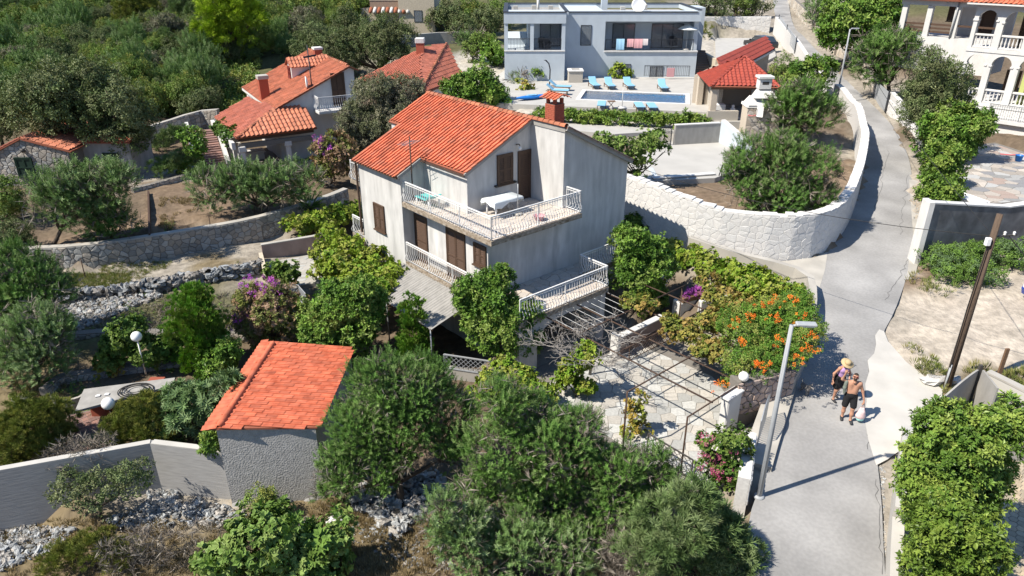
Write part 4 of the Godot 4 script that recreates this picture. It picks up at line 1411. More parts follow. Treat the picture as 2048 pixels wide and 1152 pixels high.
func lattice(parent: Node, called: String, a: Vector3, b: Vector3, h: float, cell: float, m: Material, framew := 0.04) -> void:
	# a framed panel of crossed bars between two feet
	var L := a.distance_to(b)
	var x := (b - a).normalized()
	var st := st0()
	bar(st, a, b, framew, framew)
	bar(st, a + Vector3(0, h, 0), b + Vector3(0, h, 0), framew, framew)
	for p in [a, b]:
		bar(st, p, p + Vector3(0, h, 0), framew, framew)
	var f := part(parent, called, done(st), m)
	var lt := st0()
	var n := int((L + h) / cell)
	for s in [-1, 1]:
		for i in range(-int(h / cell), n + 1):
			var x0 := i * cell
			var p0 := Vector2(x0, 0)
			var p1 := Vector2(x0 + h, h)
			if s < 0:
				p0 = Vector2(x0 + h, 0)
				p1 = Vector2(x0, h)
			var lo := 0.0
			var hi := 1.0
			var dx := p1.x - p0.x
			var ta := (0.0 - p0.x) / dx
			var tb := (L - p0.x) / dx
			lo = maxf(lo, minf(ta, tb))
			hi = minf(hi, maxf(ta, tb))
			if hi - lo < 0.05:
				continue
			var q0 := p0.lerp(p1, lo)
			var q1 := p0.lerp(p1, hi)
			bar(lt, a + x * q0.x + Vector3(0, q0.y, 0), a + x * q1.x + Vector3(0, q1.y, 0), 0.014, 0.014)
	part(f, "lattice", done(lt), m)
func globe_lamp(foot: Vector3, top: Vector3, r: float, label: String, m: Material) -> void:
	var t := thing("globe_lamp", label, "garden lamp", foot, 0.0, "globe garden lamps")
	var d := top - foot
	part(t, "pole", tubem([Vector3.ZERO, Vector3(0, d.y - r * 0.9, 0)], [0.035, 0.028]), m)
	part(t, "collar", lathem([Vector2(0.05, 0), Vector2(0.07, 0.03), Vector2(0.05, 0.06)]), m, Transform3D(Basis(), Vector3(0, d.y - r * 1.02, 0)))
	part(t, "globe", ballm(r), M.globe, Transform3D(Basis(), Vector3(0, d.y, 0)))
func up_at(foot: Vector3, py: float) -> Vector3:
	return foot + Vector3(0, tall(foot, py), 0)
func canopy(called: String, label: String, category: String, circles: Array, kind: String, opts := {}) -> Node3D:
	# greenery spread over a pergola, wall or bank: circles of the photograph at a height
	var c0: Array = circles[0]
	var foot := P(c0[0], c0[1], c0[3])
	foot.y = G(foot.x, foot.z)
	var t := thing(called, label, category, foot, 0.0, opts.get("group", ""))
	var blobs := []
	for c in circles:
		var p := P(c[0], c[1], c[3])
		var r := span(c[2], p)
		blobs.append([p - foot, Vector3(r, r * float(opts.get("flat", 0.5)), r)])
	var s := maxf(S[kind].size * float(opts.get("scale", 1.0)), span(opts.get("px", 12.0), foot))
	foliage(t, "foliage", kind, blobs, s, opts.get("thick", 1.0), opts.get("lump", 0.34))
	if opts.has("stem"):
		var st := st0()
		st.set_smooth_group(0)
		for k in blobs.size():
			if k % 5 == 1:
				var e: Vector3 = blobs[k][0]
				var g := Vector3(e.x * 0.9, G(foot.x + e.x, foot.z + e.z) - foot.y, e.z * 0.9)
				tube(st, [g, g.lerp(e, 0.5) + dir_any() * 0.12, e], [0.05, 0.035, 0.02], 6)
		part(t, "stem", done(st), M.bark)
	if opts.has("flowers"):
		var f: Array = opts.flowers
		var fb := []
		for c in f[2]:
			var p := P(c[0], c[1], c[3])
			var r := span(c[2], p)
			fb.append([p - foot, Vector3(r, r * 0.6, r)])
		foliage(t, "flowers", f[0], fb, maxf(S[f[0]].size, span(8.0, foot)), f[1], 0.5)
	return t
func branchy(st: SurfaceTool, p: Vector3, d: Vector3, l: float, r: float, depth: int, flat := 0.5) -> void:
	var q := p + d * l * 0.5 + dir_any() * l * 0.12
	var e := p + d * l + dir_any() * l * 0.15
	tube(st, [p, q, e], [r, r * 0.85, r * 0.7], 5)
	if depth <= 0:
		return
	for k in (3 if depth > 1 else 2):
		var dd := (d + dir_any() * Vector3(0.9, 0.9 * flat, 0.9)).normalized()
		branchy(st, e if k else q, dd, l * rng.randf_range(0.6, 0.85), r * 0.66, depth - 1, flat)

func patio() -> void:
	var th := deg_to_rad(40.82)
	var B := Transform3D(Basis(Vector3.UP, th), Vector3(0.904, 0, -30.867))
	var W := func(u: float, h: float, v: float) -> Vector3: return B * Vector3(u, h, v)
	# paved patio
	var poly := [Vector2(-5.2, -4.4), Vector2(2.4, -4.4), Vector2(2.4, -9.8), Vector2(0.6, -12.4), Vector2(-0.2, -14.2), Vector2(-4.95, -14.2)]
	var world := []
	for p in poly:
		var q: Vector3 = W.call(p.x, -2.4, -p.y)
		world.append(Vector2(q.x, -q.z))
	var pt := struct("patio_paving", slabm(world, FLAT(-2.4), 0.5), M.mortar)
	var inner := [Vector2(-4.9, -5.6), Vector2(0.9, -5.6), Vector2(1.2, -9.5), Vector2(-0.4, -12.2), Vector2(-1.2, -13.9), Vector2(-4.8, -13.9)]
	pieces(pt, "paving_slab", inner, Vector2(0.62, 0.4), 0.018, func(p: Vector2, d: float) -> Vector3: return W.call(p.x, -2.398 + d, -p.y), M.patio_stone, 0.014, 0.008, 0.0, 0.13, 300, true)
	# pergola
	var pg := thing("pergola", "rusty iron pipe pergola standing over the paved patio", "pergola", W.call(-1.5, -2.4, 9.0), th)
	var L := func(u: float, h: float, v: float) -> Vector3: return Vector3(u + 1.5, h + 2.4, v - 9.0)
	for u in [[0.14, 4.5, 12.3], [-1.6, 4.5, 12.3], [-3.3, 4.5, 12.36], [2.0, 5.0, 10.5]]:
		part(pg, "long_bar", tubem([L.call(u[0], -0.14, u[1]), L.call(u[0], -0.14, u[2])], 0.03), M.rust_iron)
	for v in [[6.4, -3.4, 3.2], [8.3, -3.4, 3.0], [10.2, -4.98, 2.6], [12.36, -4.63, 0.2]]:
		part(pg, "cross_bar", tubem([L.call(v[1], -0.08, v[0]), L.call(v[2], -0.08, v[0])], 0.028), M.rust_iron)
	for p in [[-4.98, 10.2], [-4.63, 12.36], [2.0, 8.3], [3.0, 6.4]]:
		part(pg, "post", tubem([L.call(p[0], -2.42, p[1]), L.call(p[0], -0.07, p[1])], 0.034), M.rust_iron)
	for i in 9:
		var u := -3.2 + i * 0.42
		part(pg, "wire", tubem([L.call(u, -0.11, 4.5), L.call(u, -0.14, 6.4)], 0.008, 4), M.metal)
	# low walls of the patio
	var wl := thing("planter_wall", "low white topped wall with a lattice behind the patio", "wall", W.call(-0.5, -2.4, 5.9), th)
	part(wl, "wall", boxm(Vector3(0.0, 0, -0.12), Vector3(2.9, 0.85, 0.12)), M.pink_wall)
	part(wl, "coping", boxm(Vector3(-0.05, 0.852, -0.16), Vector3(2.95, 0.93, 0.16), 0.02), M.white)
	part(wl, "pier", boxm(Vector3(-0.2, 0, -0.2), Vector3(-0.002, 1.1, 0.22), 0.02), M.white)
	lattice(wl, "lattice_panel", Vector3(0.1, 0.0, 0.62), Vector3(2.8, 0.0, 0.62), 0.8, 0.22, M.rust_iron)
	var fw := thing("patio_railing", "black iron lattice railing on the low wall along the patio's lower edge", "railing", W.call(-4.7, -2.4, 11.0), th)
	part(fw, "wall", boxm(Vector3(-0.15, -1.4, -0.4), Vector3(0.15, 0.12, 3.9)), M.concrete)
	lattice(fw, "lattice_panel", Vector3(0, 0.2, 0.0), Vector3(0, 0.2, 1.8), 0.75, 0.2, M.dark_iron)
	lattice(fw, "lattice_panel", Vector3(0, 0.2, 1.9), Vector3(0, 0.2, 3.75), 0.75, 0.2, M.dark_iron)
	var wp := thing("white_pillar", "tall whitewashed wall pier at the patio corner under the globe lamp", "pillar", W.call(-2.35, -2.4, 12.45), th)
	part(wp, "shaft", boxm(Vector3(-0.36, 0, -0.15), Vector3(0.42, 2.2, 0.15), 0.04), M.white)
	part(wp, "coping", boxm(Vector3(-0.46, 2.2, -0.19), Vector3(0.46, 2.28, 0.19), 0.02), M.white)
	globe_lamp(W.call(-1.85, -2.4, 12.5), up_at(W.call(-1.85, -2.4, 12.5), 753), 0.17, "white globe lamp above the patio pier beside the trumpet vine", M.dark_iron)
	# walls along the road
	var rw := thing("roadside_wall", "pinkish rubble stone wall under the flowering creeper at the road bend", "wall", PR(1470, 822))
	var path := [PR(1468, 826), PR(1530, 812), PR(1580, 796)]
	var loc := []
	for p in path:
		loc.append(p - rw.position)
	part(rw, "wall", wallm(loc, 1.2, 0.5, 1.2), M.mortar)
	var al := along(loc)
	pieces(rw, "stone", [Vector2(0, -0.1), Vector2(al.call(0.0)[2], -0.1), Vector2(al.call(0.0)[2], 1.17), Vector2(0, 1.17)], Vector2(0.3, 0.23), 0.025, func(p: Vector2, d: float) -> Vector3:
		var a: Array = al.call(p.x)
		return a[0] + a[1] * d + Vector3(0, p.y, 0), M.pink_stone, 0.04, 0.03, 0.012)
	var path2 := smooth_path([PR(1581, 797), PR(1608, 735), PR(1622, 680), PR(1628, 620), PR(1618, 578), PR(1570, 556), PR(1470, 530), PR(1380, 500)], 1.0)
	var cw := thing("creeper_wall", "low concrete wall along the bend hidden under the creeper", "wall", path2[0])
	var loc2 := []
	for p in path2:
		loc2.append(p - cw.position)
	part(cw, "wall", wallm(loc2, 0.75, 0.3, 1.5), M.concrete)
	# pillar wall with an iron gate beside the lamp post
	var gw := thing("garden_gate", "white stone gate pier with a curved iron gate beside the street lamp", "gate", PR(1497, 985))
	var a0 := PR(1494, 1000) - gw.position
	var a1 := PR(1506, 905) - gw.position
	var gp := [a0, a0.lerp(a1, 0.5), a1]
	part(gw, "pier", wallm(gp, 0.75, 0.35, 1.6), M.white_mortar)
	var al2 := along(gp)
	pieces(gw, "stone", [Vector2(0, -0.2), Vector2(al2.call(0.0)[2], -0.2), Vector2(al2.call(0.0)[2], 0.72), Vector2(0, 0.72)], Vector2(0.26, 0.2), 0.02, func(p: Vector2, d: float) -> Vector3:
		var a: Array = al2.call(p.x)
		return a[0] + a[1] * d + Vector3(0, p.y, 0), M.white_stone, 0.035, 0.03, 0.01, 0.42, 60)
	var gs := st0()
	var g0 := PR(1512, 900) - gw.position
	var g1 := PR(1530, 845) - gw.position
	for i in 15:
		var p := g0.lerp(g1, i / 14.0)
		bar(gs, p, p + Vector3(0, 1.1 + 0.25 * sin(PI * i / 14.0), 0), 0.02, 0.02)
		if i < 14:
			var q := g0.lerp(g1, (i + 1) / 14.0)
			bar(gs, p + Vector3(0, 1.1 + 0.25 * sin(PI * i / 14.0), 0), q + Vector3(0, 1.1 + 0.25 * sin(PI * (i + 1) / 14.0), 0), 0.03, 0.03)
			bar(gs, p + Vector3(0, 0.15, 0), q + Vector3(0, 0.15, 0), 0.03, 0.03)
	part(gw, "gate_leaf", done(gs), M.metal)
	# steps, planter and handrail between the road and the patio
	var sp := thing("garden_steps", "grey concrete steps going down from the bend to the patio", "steps", P(1345, 585, -2.0))
	for i in 7:
		part(sp, "step", boxm(Vector3(-0.7, -0.4, -0.17), Vector3(0.7, 0.17 * i + 0.1, 0.16), 0.015, Transform3D(Basis(Vector3.UP, deg_to_rad(-40)), Vector3(0.24 * i, 0, -0.29 * i))), M.concrete)
	var pl := thing("planter", "white plastered planter with a brown wooden trough of purple plants", "planter", P(1378, 640, -2.3), deg_to_rad(28))
	part(pl, "wall", boxm(Vector3(-0.85, 0, -0.3), Vector3(0.7, 1.15, 0.25), 0.05), M.white)
	part(pl, "trough", boxm(Vector3(-0.75, 1.15, -0.05), Vector3(0.8, 1.38, 0.3), 0.02), M.wood)
	foliage(pl, "purple_plants", "bract", [[Vector3(-0.4, 1.42, 0.05), Vector3(0.3, 0.12, 0.2)], [Vector3(0.3, 1.42, 0.05), Vector3(0.35, 0.12, 0.2)]], 0.14, 1.0)
	var ww := thing("white_screen_wall", "bright white plastered wall behind the planter under the creeper", "wall", P(1420, 650, -2.3), deg_to_rad(20))
	part(ww, "wall", boxm(Vector3(-0.7, 0, -0.12), Vector3(0.9, 1.35, 0.12), 0.03), M.white)
	var hr := thing("stair_railing", "pale blue bellied iron railing beside the garden steps", "railing", P(1315, 600, -1.6), 0.0)
	railing(hr, [Vector3.ZERO, P(1336, 560, -0.9) - hr.position], [1], 0.85, 0.14)
	# bare grapevine
	var dv := thing("bare_grapevine", "leafless grey grapevine tangled over the pergola wires by the arcade", "vine", W.call(-2.4, -2.4, 6.2))
	var st := st0()
	st.set_smooth_group(0)
	for c in [[1180, 690], [1120, 690], [1210, 660], [1150, 660], [1230, 690], [1190, 640], [1090, 690], [1160, 720], [1200, 715]]:
		var p := P(c[0], c[1], -0.25) - dv.position
		for k in 4:
			branchy(st, p, (dir_any() * Vector3(1, 0.25, 1) + Vector3(0, 0.12, 0)).normalized(), 0.5, 0.02, 3, 0.55)
	tube(st, [Vector3.ZERO, Vector3(0.1, 1.2, 0.05), P(1180, 690, -0.25) - dv.position], [0.07, 0.055, 0.045], 7)
	part(dv, "branches", done(st), M.dead)
	# gate and low wall at the lower garden
	var lg := thing("lattice_gate", "grey iron lattice panel on a low stone wall below the lean-to", "gate", PG(890, 758))
	var lp := lg.position
	var b0 := Vector3(0, 0.55, 0)
	var b1 := PG(1000, 775) - lp + Vector3(0, 0.55, 0)
	part(lg, "wall", wallm([b0 - Vector3(0, 0.55, 0), b1 - Vector3(0, 0.55, 0)], 0.5, 0.3, 0.6), M.concrete)
	lattice(lg, "lattice_panel", b0, b1, 0.62, 0.2, M.galva, 0.05)

func shed_garden() -> void:
	# shed with a lopsided tiled roof
	var A := P(437, 857, -0.9)
	var Bk := P(548, 685, -0.9)
	var C := P(634, 855, -1.12)
	var D := P(706, 698, -1.12)
	var E := P(411, 858, -1.0)
	var F := P(530, 682, -1.0)
	var o := Vector3(-8.0, -4.3, -21.8)
	var sh := thing("garden_shed", "rough grey rendered shed with a bright orange tiled roof", "shed", o)
	# walls stand a little inside the roof's edge
	var w := []
	for p in [E.lerp(C, 0.09), C.lerp(E, 0.015), D.lerp(F, 0.03), F.lerp(D, 0.1)]:
		w.append(p)
	var mid: Vector3 = (w[0] + w[1] + w[2] + w[3]) / 4.0
	var st := st0()
	var lo := []
	var hi := []
	for p in w:
		var q: Vector3 = p.lerp(mid, 0.004)
		lo.append(Vector3(q.x, -4.7, q.z) - o)
		hi.append(Vector3(q.x, p.y - 0.07, q.z) - o)
	for i in 4:
		quad(st, lo[i], lo[(i + 1) % 4], hi[(i + 1) % 4], hi[i])
	var pk: Vector3 = A.lerp(Bk, 0.015) - o - Vector3(0, 0.08, 0)
	var pk2: Vector3 = Bk.lerp(A, 0.015) - o - Vector3(0, 0.08, 0)
	tri(st, hi[0], hi[1], pk)
	tri(st, hi[2], hi[3], pk2)
	part(sh, "wall", done(st), M.render_rough)
	var fb := st0()
	fb.set_smooth_group(0)
	for i in 14:
		var p: Vector3 = lo[0].lerp(lo[1], i / 14.0)
		var q: Vector3 = lo[0].lerp(lo[1], (i + 1) / 14.0)
		var y := 0.5 + 0.2 * sin(i * 1.7) + 0.1 * sin(i * 4.1)
		var y2 := 0.5 + 0.2 * sin((i + 1) * 1.7) + 0.1 * sin((i + 1) * 4.1)
		quad(fb, p + Vector3(0, 0, 0.12), q + Vector3(0, 0, 0.12), q + Vector3(0, y2, 0.03), p + Vector3(0, y, 0.03))
		quad(fb, p + Vector3(0, y, 0.03), q + Vector3(0, y2, 0.03), q + Vector3(0, y2 + 0.05, -0.02), p + Vector3(0, y + 0.05, -0.02))
	part(sh, "footing", done(fb), M.board_concrete)
	var roof := part(sh, "roof", platem([A - o, Bk - o, D - o, C - o], 0.06), M.under_roof)
	part(roof, "roof_slope", platem([A - o, Bk - o, F - o, E - o], 0.06), M.under_roof)
	var ex := (Bk - A).normalized()
	var ey := (C - A)
	ey = (ey - ex * ey.dot(ex)).normalized()
	var iv := func(p: Vector3, q: Vector3) -> Vector2: return Vector2((p - A).dot(ex), (p - A).dot(q))
	tiles(roof, A - o + Vector3(0, 0.012, 0), ex, ey, [iv.call(A, ey), iv.call(Bk, ey) , iv.call(D, ey) + Vector2(0, 0.06), iv.call(C, ey) + Vector2(0, 0.06)], 0.235, 0.36, tilem(0.235, 0.36, 0.034, 0.012, true), M.shed_tiles, 300, "roof_tile", 0.5)
	var ez := (E - A)
	ez = (ez - ex * ez.dot(ex)).normalized()
	tiles(roof, A - o + Vector3(0, 0.012, 0), ex, ez, [iv.call(A, ez), iv.call(Bk, ez), iv.call(F, ez) + Vector2(0, 0.03), iv.call(E, ez) + Vector2(0, 0.03)], 0.235, 0.3, tilem(0.235, 0.3, 0.03, 0.014, true), M.shed_tiles, 60)
	ridge_caps(roof, A - o + Vector3(0, 0.01, 0), Bk - o + Vector3(0, 0.01, 0), 0.1, 0.27, M.shed_tiles)
	# board-marked concrete wall
	var cw := thing("concrete_wall", "long board marked concrete wall running up to the shed", "wall", P(300, 990, -4.5))
	var a := P(-90, 958, -2.2)
	var b := P(300, 888, -2.2)
	var c := P(446, 906, -2.25)
	var pth := []
	for p in [a, a.lerp(b, 0.5), b, b.lerp(c, 0.5), c]:
		pth.append(Vector3(p.x, -4.5, p.z) - cw.position)
	part(cw, "wall", wallm(pth, [2.3, 2.3, 2.3, 2.28, 2.25], 0.22, 0.6), M.board_concrete)
	var tp := []
	for p in pth:
		tp.append(p + Vector3(0, 2.302, 0))
	var cs := st0()
	wall_body(cs, [tp[0], tp[1], tp[2]], 0.03, 0.23, 0.0)
	wall_body(cs, [tp[2] + Vector3(0.02, -0.004, 0), tp[3] - Vector3(0, 0.02, 0), tp[4] - Vector3(0, 0.05, 0)], 0.03, 0.23, 0.0)
	part(cw, "coping", done(cs), M.white_concrete)
	# stone table slab with a hose coil
	var tb := thing("stone_table", "large grey concrete slab table on a brick pier in the lower garden", "table", P(200, 825, -3.05))
	var z0 := tb.position
	var top := []
	for p in [[150, 822], [345, 770], [350, 755], [168, 778]]:
		top.append(P(p[0], p[1], -2.25) - z0)
	part(tb, "slab", platem(top, 0.09), M.grey_wall)
	part(tb, "pier", boxm(Vector3(0.0, 0, -0.25), Vector3(0.55, 0.7, 0.2), 0.01, Transform3D(Basis(), P(190, 828, -3.05) - z0)), M.brick[0])
	part(tb, "pier", boxm(Vector3(-0.3, 0, -0.25), Vector3(0.3, 0.7, 0.2), 0.01, Transform3D(Basis(), P(318, 790, -3.05) - z0)), M.brick[0])
	var hs := thing("hose_coil", "black hose lying in a loose coil on the slab table", "hose", P(272, 781, -2.23))
	var h1 := st0()
	h1.set_smooth_group(0)
	for k in 6:
		var pts := []
		var r := 0.62 - 0.05 * k if k < 4 else 0.36 - 0.06 * (k - 4)
		for i in 25:
			var t := TAU * i / 24.0
			pts.append(Vector3(cos(t) * r * 1.05 + 0.03 * sin(k * 2.0), 0.02 + 0.015 * k * 0.5, sin(t) * r * 0.8 + 0.03 * cos(k * 3.0)))
		tube(h1, pts, 0.016, 5)
	part(hs, "hose", done(h1), M.rubber)
	for q in [[196, 792], [214, 789]]:
		var sc := thing("stone_flake", "small white flat stone lying on the slab table", "stone", P(q[0], q[1], -2.24), 0.6, "white stones on the slab table")
		part(sc, "flake", slabm([Vector2(-0.1, -0.06), Vector2(0.05, -0.09), Vector2(0.1, 0.02), Vector2(0.0, 0.1), Vector2(-0.08, 0.05)], FLAT(0.03), 0.03), M.white)
	# red brick paving by the table
	var rp := struct("garden_paving", sheet([[135, 830], [205, 815], [235, 870], [215, 905], [130, 905], [118, 860]], 0.0, -3.03), M.mortar)
	var out := []
	for p in [[137, 832], [204, 817], [232, 870], [213, 902], [133, 902], [121, 860]]:
		var q := P(p[0], p[1], -3.03)
		out.append(Vector2(q.x, q.z))
	pieces(rp, "paver", out, Vector2(0.3, 0.16), 0.015, func(p: Vector2, d: float) -> Vector3: return Vector3(p.x, -3.03 + d, p.y), M.red_paver, 0.014, 0.006, 0.0, 0.1, 300, true)
	# low stone kerb behind the table and round bed
	var kb := thing("garden_retaining_wall", "low dry stone retaining wall with concrete top behind the slab table", "wall", P(110, 792, -3.0))
	var kp := []
	for p in [[100, 795], [125, 772], [250, 752], [395, 738], [440, 742]]:
		kp.append(P(p[0], p[1], -3.0) - kb.position)
	part(kb, "wall", wallm(kp, 0.42, 0.35, 0.3), M.mortar)
	var al := along(kp)
	pieces(kb, "stone", [Vector2(0, 0), Vector2(al.call(0.0)[2], 0), Vector2(al.call(0.0)[2], 0.36), Vector2(0, 0.36)], Vector2(0.24, 0.15), 0.02, func(p: Vector2, d: float) -> Vector3:
		var q: Array = al.call(p.x)
		return q[0] + q[1] * d + Vector3(0, p.y, 0), M.grey_stone, 0.03, 0.02, 0.01)
	var rb := thing("round_basin", "curved concrete planter kerb at the end of the slab table", "planter", P(140, 800, -3.0))
	var rc := []
	for i in 8:
		rc.append(Vector3(0.55 * cos(PI * i / 7.0 - 0.4), 0, 0.4 * sin(PI * i / 7.0 - 0.4)))
	part(rb, "kerb", wallm(rc, 0.3, 0.12, 0.2), M.concrete)
	var g1 := P(292, 748, -2.6)
	globe_lamp(g1, up_at(g1, 673), 0.21, "white globe lamp on a white pole behind the slab table", M.iron)
	var g2 := P(232, 862, -3.05)
	globe_lamp(g2, up_at(g2, 807), 0.23, "white globe lamp on a brown pole in front of the slab table", M.rust_iron)
	# second terrace wall
	var tw := thing("terrace_wall", "low rubble stone terrace wall behind the shrubs of the lower garden", "wall", P(100, 712, -2.9))
	var tpth := []
	for p in [[90, 700], [200, 690], [330, 690], [460, 690], [560, 700]]:
		tpth.append(P(p[0], p[1], -2.9) - tw.position)
	part(tw, "wall", wallm(tpth, 0.62, 0.4, 0.4), M.mortar)
	var al2 := along(tpth)
	pieces(tw, "stone", [Vector2(0, 0), Vector2(al2.call(0.0)[2], 0), Vector2(al2.call(0.0)[2], 0.58), Vector2(0, 0.58)], Vector2(0.3, 0.2), 0.025, func(p: Vector2, d: float) -> Vector3:
		var q: Array = al2.call(p.x)
		return q[0] + q[1] * d + Vector3(0, p.y, 0), M.grey_stone, 0.04, 0.025, 0.012, 0.42, 200)
	# pale pipe bits and the stone tub on the left
	var tub := thing("stone_tub", "small rounded grey stone trough lying in the dry grass", "trough", P(44, 805, -3.0), 0.4)
	part(tub, "trough", lathem([Vector2(0, 0), Vector2(0.22, 0.02), Vector2(0.25, 0.25), Vector2(0.2, 0.27), Vector2(0.17, 0.1), Vector2(0, 0.08)], 12, Vector3(1.3, 1, 0.8)), M.concrete)

func stone_face(parent: Node, path: Array, h0: float, h1: float, size: Vector2, mats: Array, most := 300, proud := 0.035) -> void:
	var al := along(path)
	var len: float = al.call(0.0)[2]
	pieces(parent, "stone", [Vector2(0, h0), Vector2(len, h0), Vector2(len, h1), Vector2(0, h1)], size, 0.025, func(p: Vector2, d: float) -> Vector3:
		var q: Array = al.call(p.x)
		return q[0] + q[1] * d + Vector3(0, p.y, 0), mats, proud, 0.025, 0.012, 0.42, most)
func stone_wall(called: String, label: String, px: Array, h: float, thick: float, size: Vector2, mats: Array, cap: Material, body: Material, most := 300) -> Node3D:
	# px: [x, y, height of its foot]
	var o := P(px[0][0], px[0][1], px[0][2])
	var t := thing(called, label, "wall", o)
	var path := []
	for p in px:
		path.append(P(p[0], p[1], p[2]) - o)
	path = smooth_path(path, 1.2)
	part(t, "wall", wallm(path, h, thick, 0.5), body)
	stone_face(t, path, -0.1, h, size, mats, most)
	if cap:
		var up := []
		for p in path:
			up.append(p + Vector3(0, h + 0.002, 0))
		part(t, "coping", wallm(up, 0.05, thick, 0.0), cap)
	return t
func tile_face(parent: Node, pts: Array, ridge: Vector3, w: float, l: float, mesh: Mesh, mats: Array, most: int) -> void:
	# covers a roof face (points in the parent's axes) with tiles running down from its ridge direction
	var n: Vector3 = (pts[1] - pts[0]).cross(pts[2] - pts[0]).normalized()
	if n.y < 0:
		n = -n
	var ex := (ridge - n * ridge.dot(n)).normalized()
	var ey := ex.cross(n)
	if ey.y > 0:
		ey = -ey
	var ol := []
	for p in pts:
		ol.append(Vector2((p - pts[0]).dot(ex), (p - pts[0]).dot(ey)))
	tiles(parent, pts[0] + n * 0.012, ex, ey, ol, w, l, mesh, mats, most)

func left_houses() -> void:
	var th := deg_to_rad(30.0)
	var O := Vector3(-11.6, 0, -53.1)
	var T := Transform3D(Basis(Vector3.UP, th), O)
	var inv := T.affine_inverse()
	var H := thing("villa_house", "white house with dormer, tall brick chimney and tiled porch roof on pillars", "house", O, th)
	var gable := [Vector2(-5.5, -2.5), Vector2(0.35, -2.5), Vector2(0.35, 5.1), Vector2(0.0, 5.3), Vector2(-5.5, 2.86)]
	part(H, "wall", prism(gable, -10.2, -0.25), M.white)
	var slope := Vector3(-5.75, -2.55, 0).normalized()
	var rp := [Vector3(0, 5.42, 0.0), Vector3(0, 5.42, -10.4), Vector3(0, 5.42, -10.4) + slope * 6.25, Vector3(0, 5.42, 0) + slope * 6.25]
	var roof := part(H, "roof", platem(rp, 0.08), M.under_roof)
	var tm := tilem(0.3, 0.42, 0.045)
	tile_face(roof, rp, Vector3(0, 0, 1), 0.3, 0.42, tm, M.old_tiles, 300)
	var rq := [Vector3(0, 5.42, 0), Vector3(0, 5.42, -10.4), Vector3(0.7, 5.1, -10.4), Vector3(0.7, 5.1, 0)]
	part(roof, "roof_slope", platem(rq, 0.08), M.under_roof)
	ridge_caps(roof, Vector3(0, 5.42, -10.4), Vector3(0, 5.42, 0.0), 0.12, 0.4, M.cap_tiles)
	part(H, "fascia", barm(Vector3(-5.72, 2.78, 0.0), Vector3(-5.72, 2.78, -10.4), 0.1, 0.26), M.white)
	# door and balcony on the gable
	var gp := T * Vector3(0, 0, -0.25)
	var gn := T.basis.z
	var d0: Vector3 = inv * PN(667, 205, gp, gn)
	var d1: Vector3 = inv * PN(692, 203, gp, gn)
	shutter(H, "door", Vector3((d0.x + d1.x) / 2, d0.y - 0.25, -0.25), Vector3.RIGHT, d1.x - d0.x, 2.25, 2, M.shutter, false)
	var fy: float = d0.y - 0.28
	part(H, "balcony_slab", boxm(Vector3(d0.x - 1.5, fy - 0.2, -0.25), Vector3(0.3, fy, 1.1), 0.02), M.white)
	railing(H, [Vector3(d0.x - 1.42, fy, -0.2), Vector3(d0.x - 1.42, fy, 1.03), Vector3(0.2, fy, 1.03)], [1, 1], 0.95, 0.15)
	# dormer
	var rn := Vector3(-2.55, 5.75, 0).normalized()
	var on := func(px: float, py: float) -> Vector3: return inv * PN(px, py, T * Vector3(0, 5.42, 0), T.basis * rn)
	var db: Vector3 = on.call(584, 158)
	var dm := part(H, "dormer", boxm(Vector3(db.x, db.y - 0.3, db.z - 1.0), Vector3(-0.8, db.y + 0.95, db.z + 0.15)), M.white)
	var dr0 := [Vector3(db.x - 0.15, db.y + 1.5, db.z - 0.42), Vector3(-0.1, db.y + 1.5, db.z - 0.42), Vector3(-0.1, db.y + 0.9, db.z + 0.35), Vector3(db.x - 0.15, db.y + 0.9, db.z + 0.35)]
	part(dm, "dormer_roof", platem(dr0, 0.05), M.under_roof)
	tile_face(dm, dr0, Vector3(1, 0, 0), 0.26, 0.34, tilem(0.26, 0.34, 0.07), M.old_tiles, 60)
	part(dm, "dormer_roof", platem([dr0[0], dr0[1], Vector3(-0.1, db.y + 0.9, db.z - 1.2), Vector3(db.x - 0.15, db.y + 0.9, db.z - 1.2)], 0.05), M.under_roof)
	part(dm, "dormer_gable", slabm([Vector2(-0.15, 0.93), Vector2(1.0, 0.93), Vector2(0.57, 1.45)], Transform3D(Basis(Vector3(0, 0, -1), Vector3.UP, Vector3(-1, 0, 0)), Vector3(db.x + 0.01, db.y, db.z)), 0.3), M.white)
	shutter(dm, "dormer_window", Vector3(db.x, db.y + 0.12, db.z - 0.42), Vector3(0, 0, 1), 0.62, 0.72, 2, M.red_shutter, false)
	# chimneys, aerial, dish
	var cb: Vector3 = on.call(532, 196)
	var ch := part(H, "chimney", boxm(Vector3(cb.x - 0.35, cb.y - 0.6, cb.z - 0.5), Vector3(cb.x + 0.3, cb.y + 1.35, cb.z + 0.1)), M.brick[1])
	part(ch, "chimney_cap", boxm(Vector3(cb.x - 0.42, cb.y + 1.35, cb.z - 0.57), Vector3(cb.x + 0.37, cb.y + 1.62, cb.z + 0.17), 0.02), M.concrete)
	var c2: Vector3 = on.call(636, 112)
	var ch2 := part(H, "chimney", boxm(Vector3(c2.x - 0.3, c2.y - 0.5, c2.z - 0.3), Vector3(c2.x + 0.3, c2.y + 0.5, c2.z + 0.3)), M.brick[0])
	part(ch2, "chimney_cap", boxm(Vector3(c2.x - 0.36, c2.y + 0.5, c2.z - 0.36), Vector3(c2.x + 0.36, c2.y + 0.68, c2.z + 0.36), 0.02), M.white)
	var ab: Vector3 = on.call(622, 172)
	var an := thing("dish_mast", "black aerial mast with a white satellite dish beside the dormer house gable", "aerial", T * (ab + Vector3(0, -1.2, 0.2)))
	part(an, "mast", tubem([Vector3.ZERO, Vector3(0, 4.0, 0)], 0.04), M.charcoal)
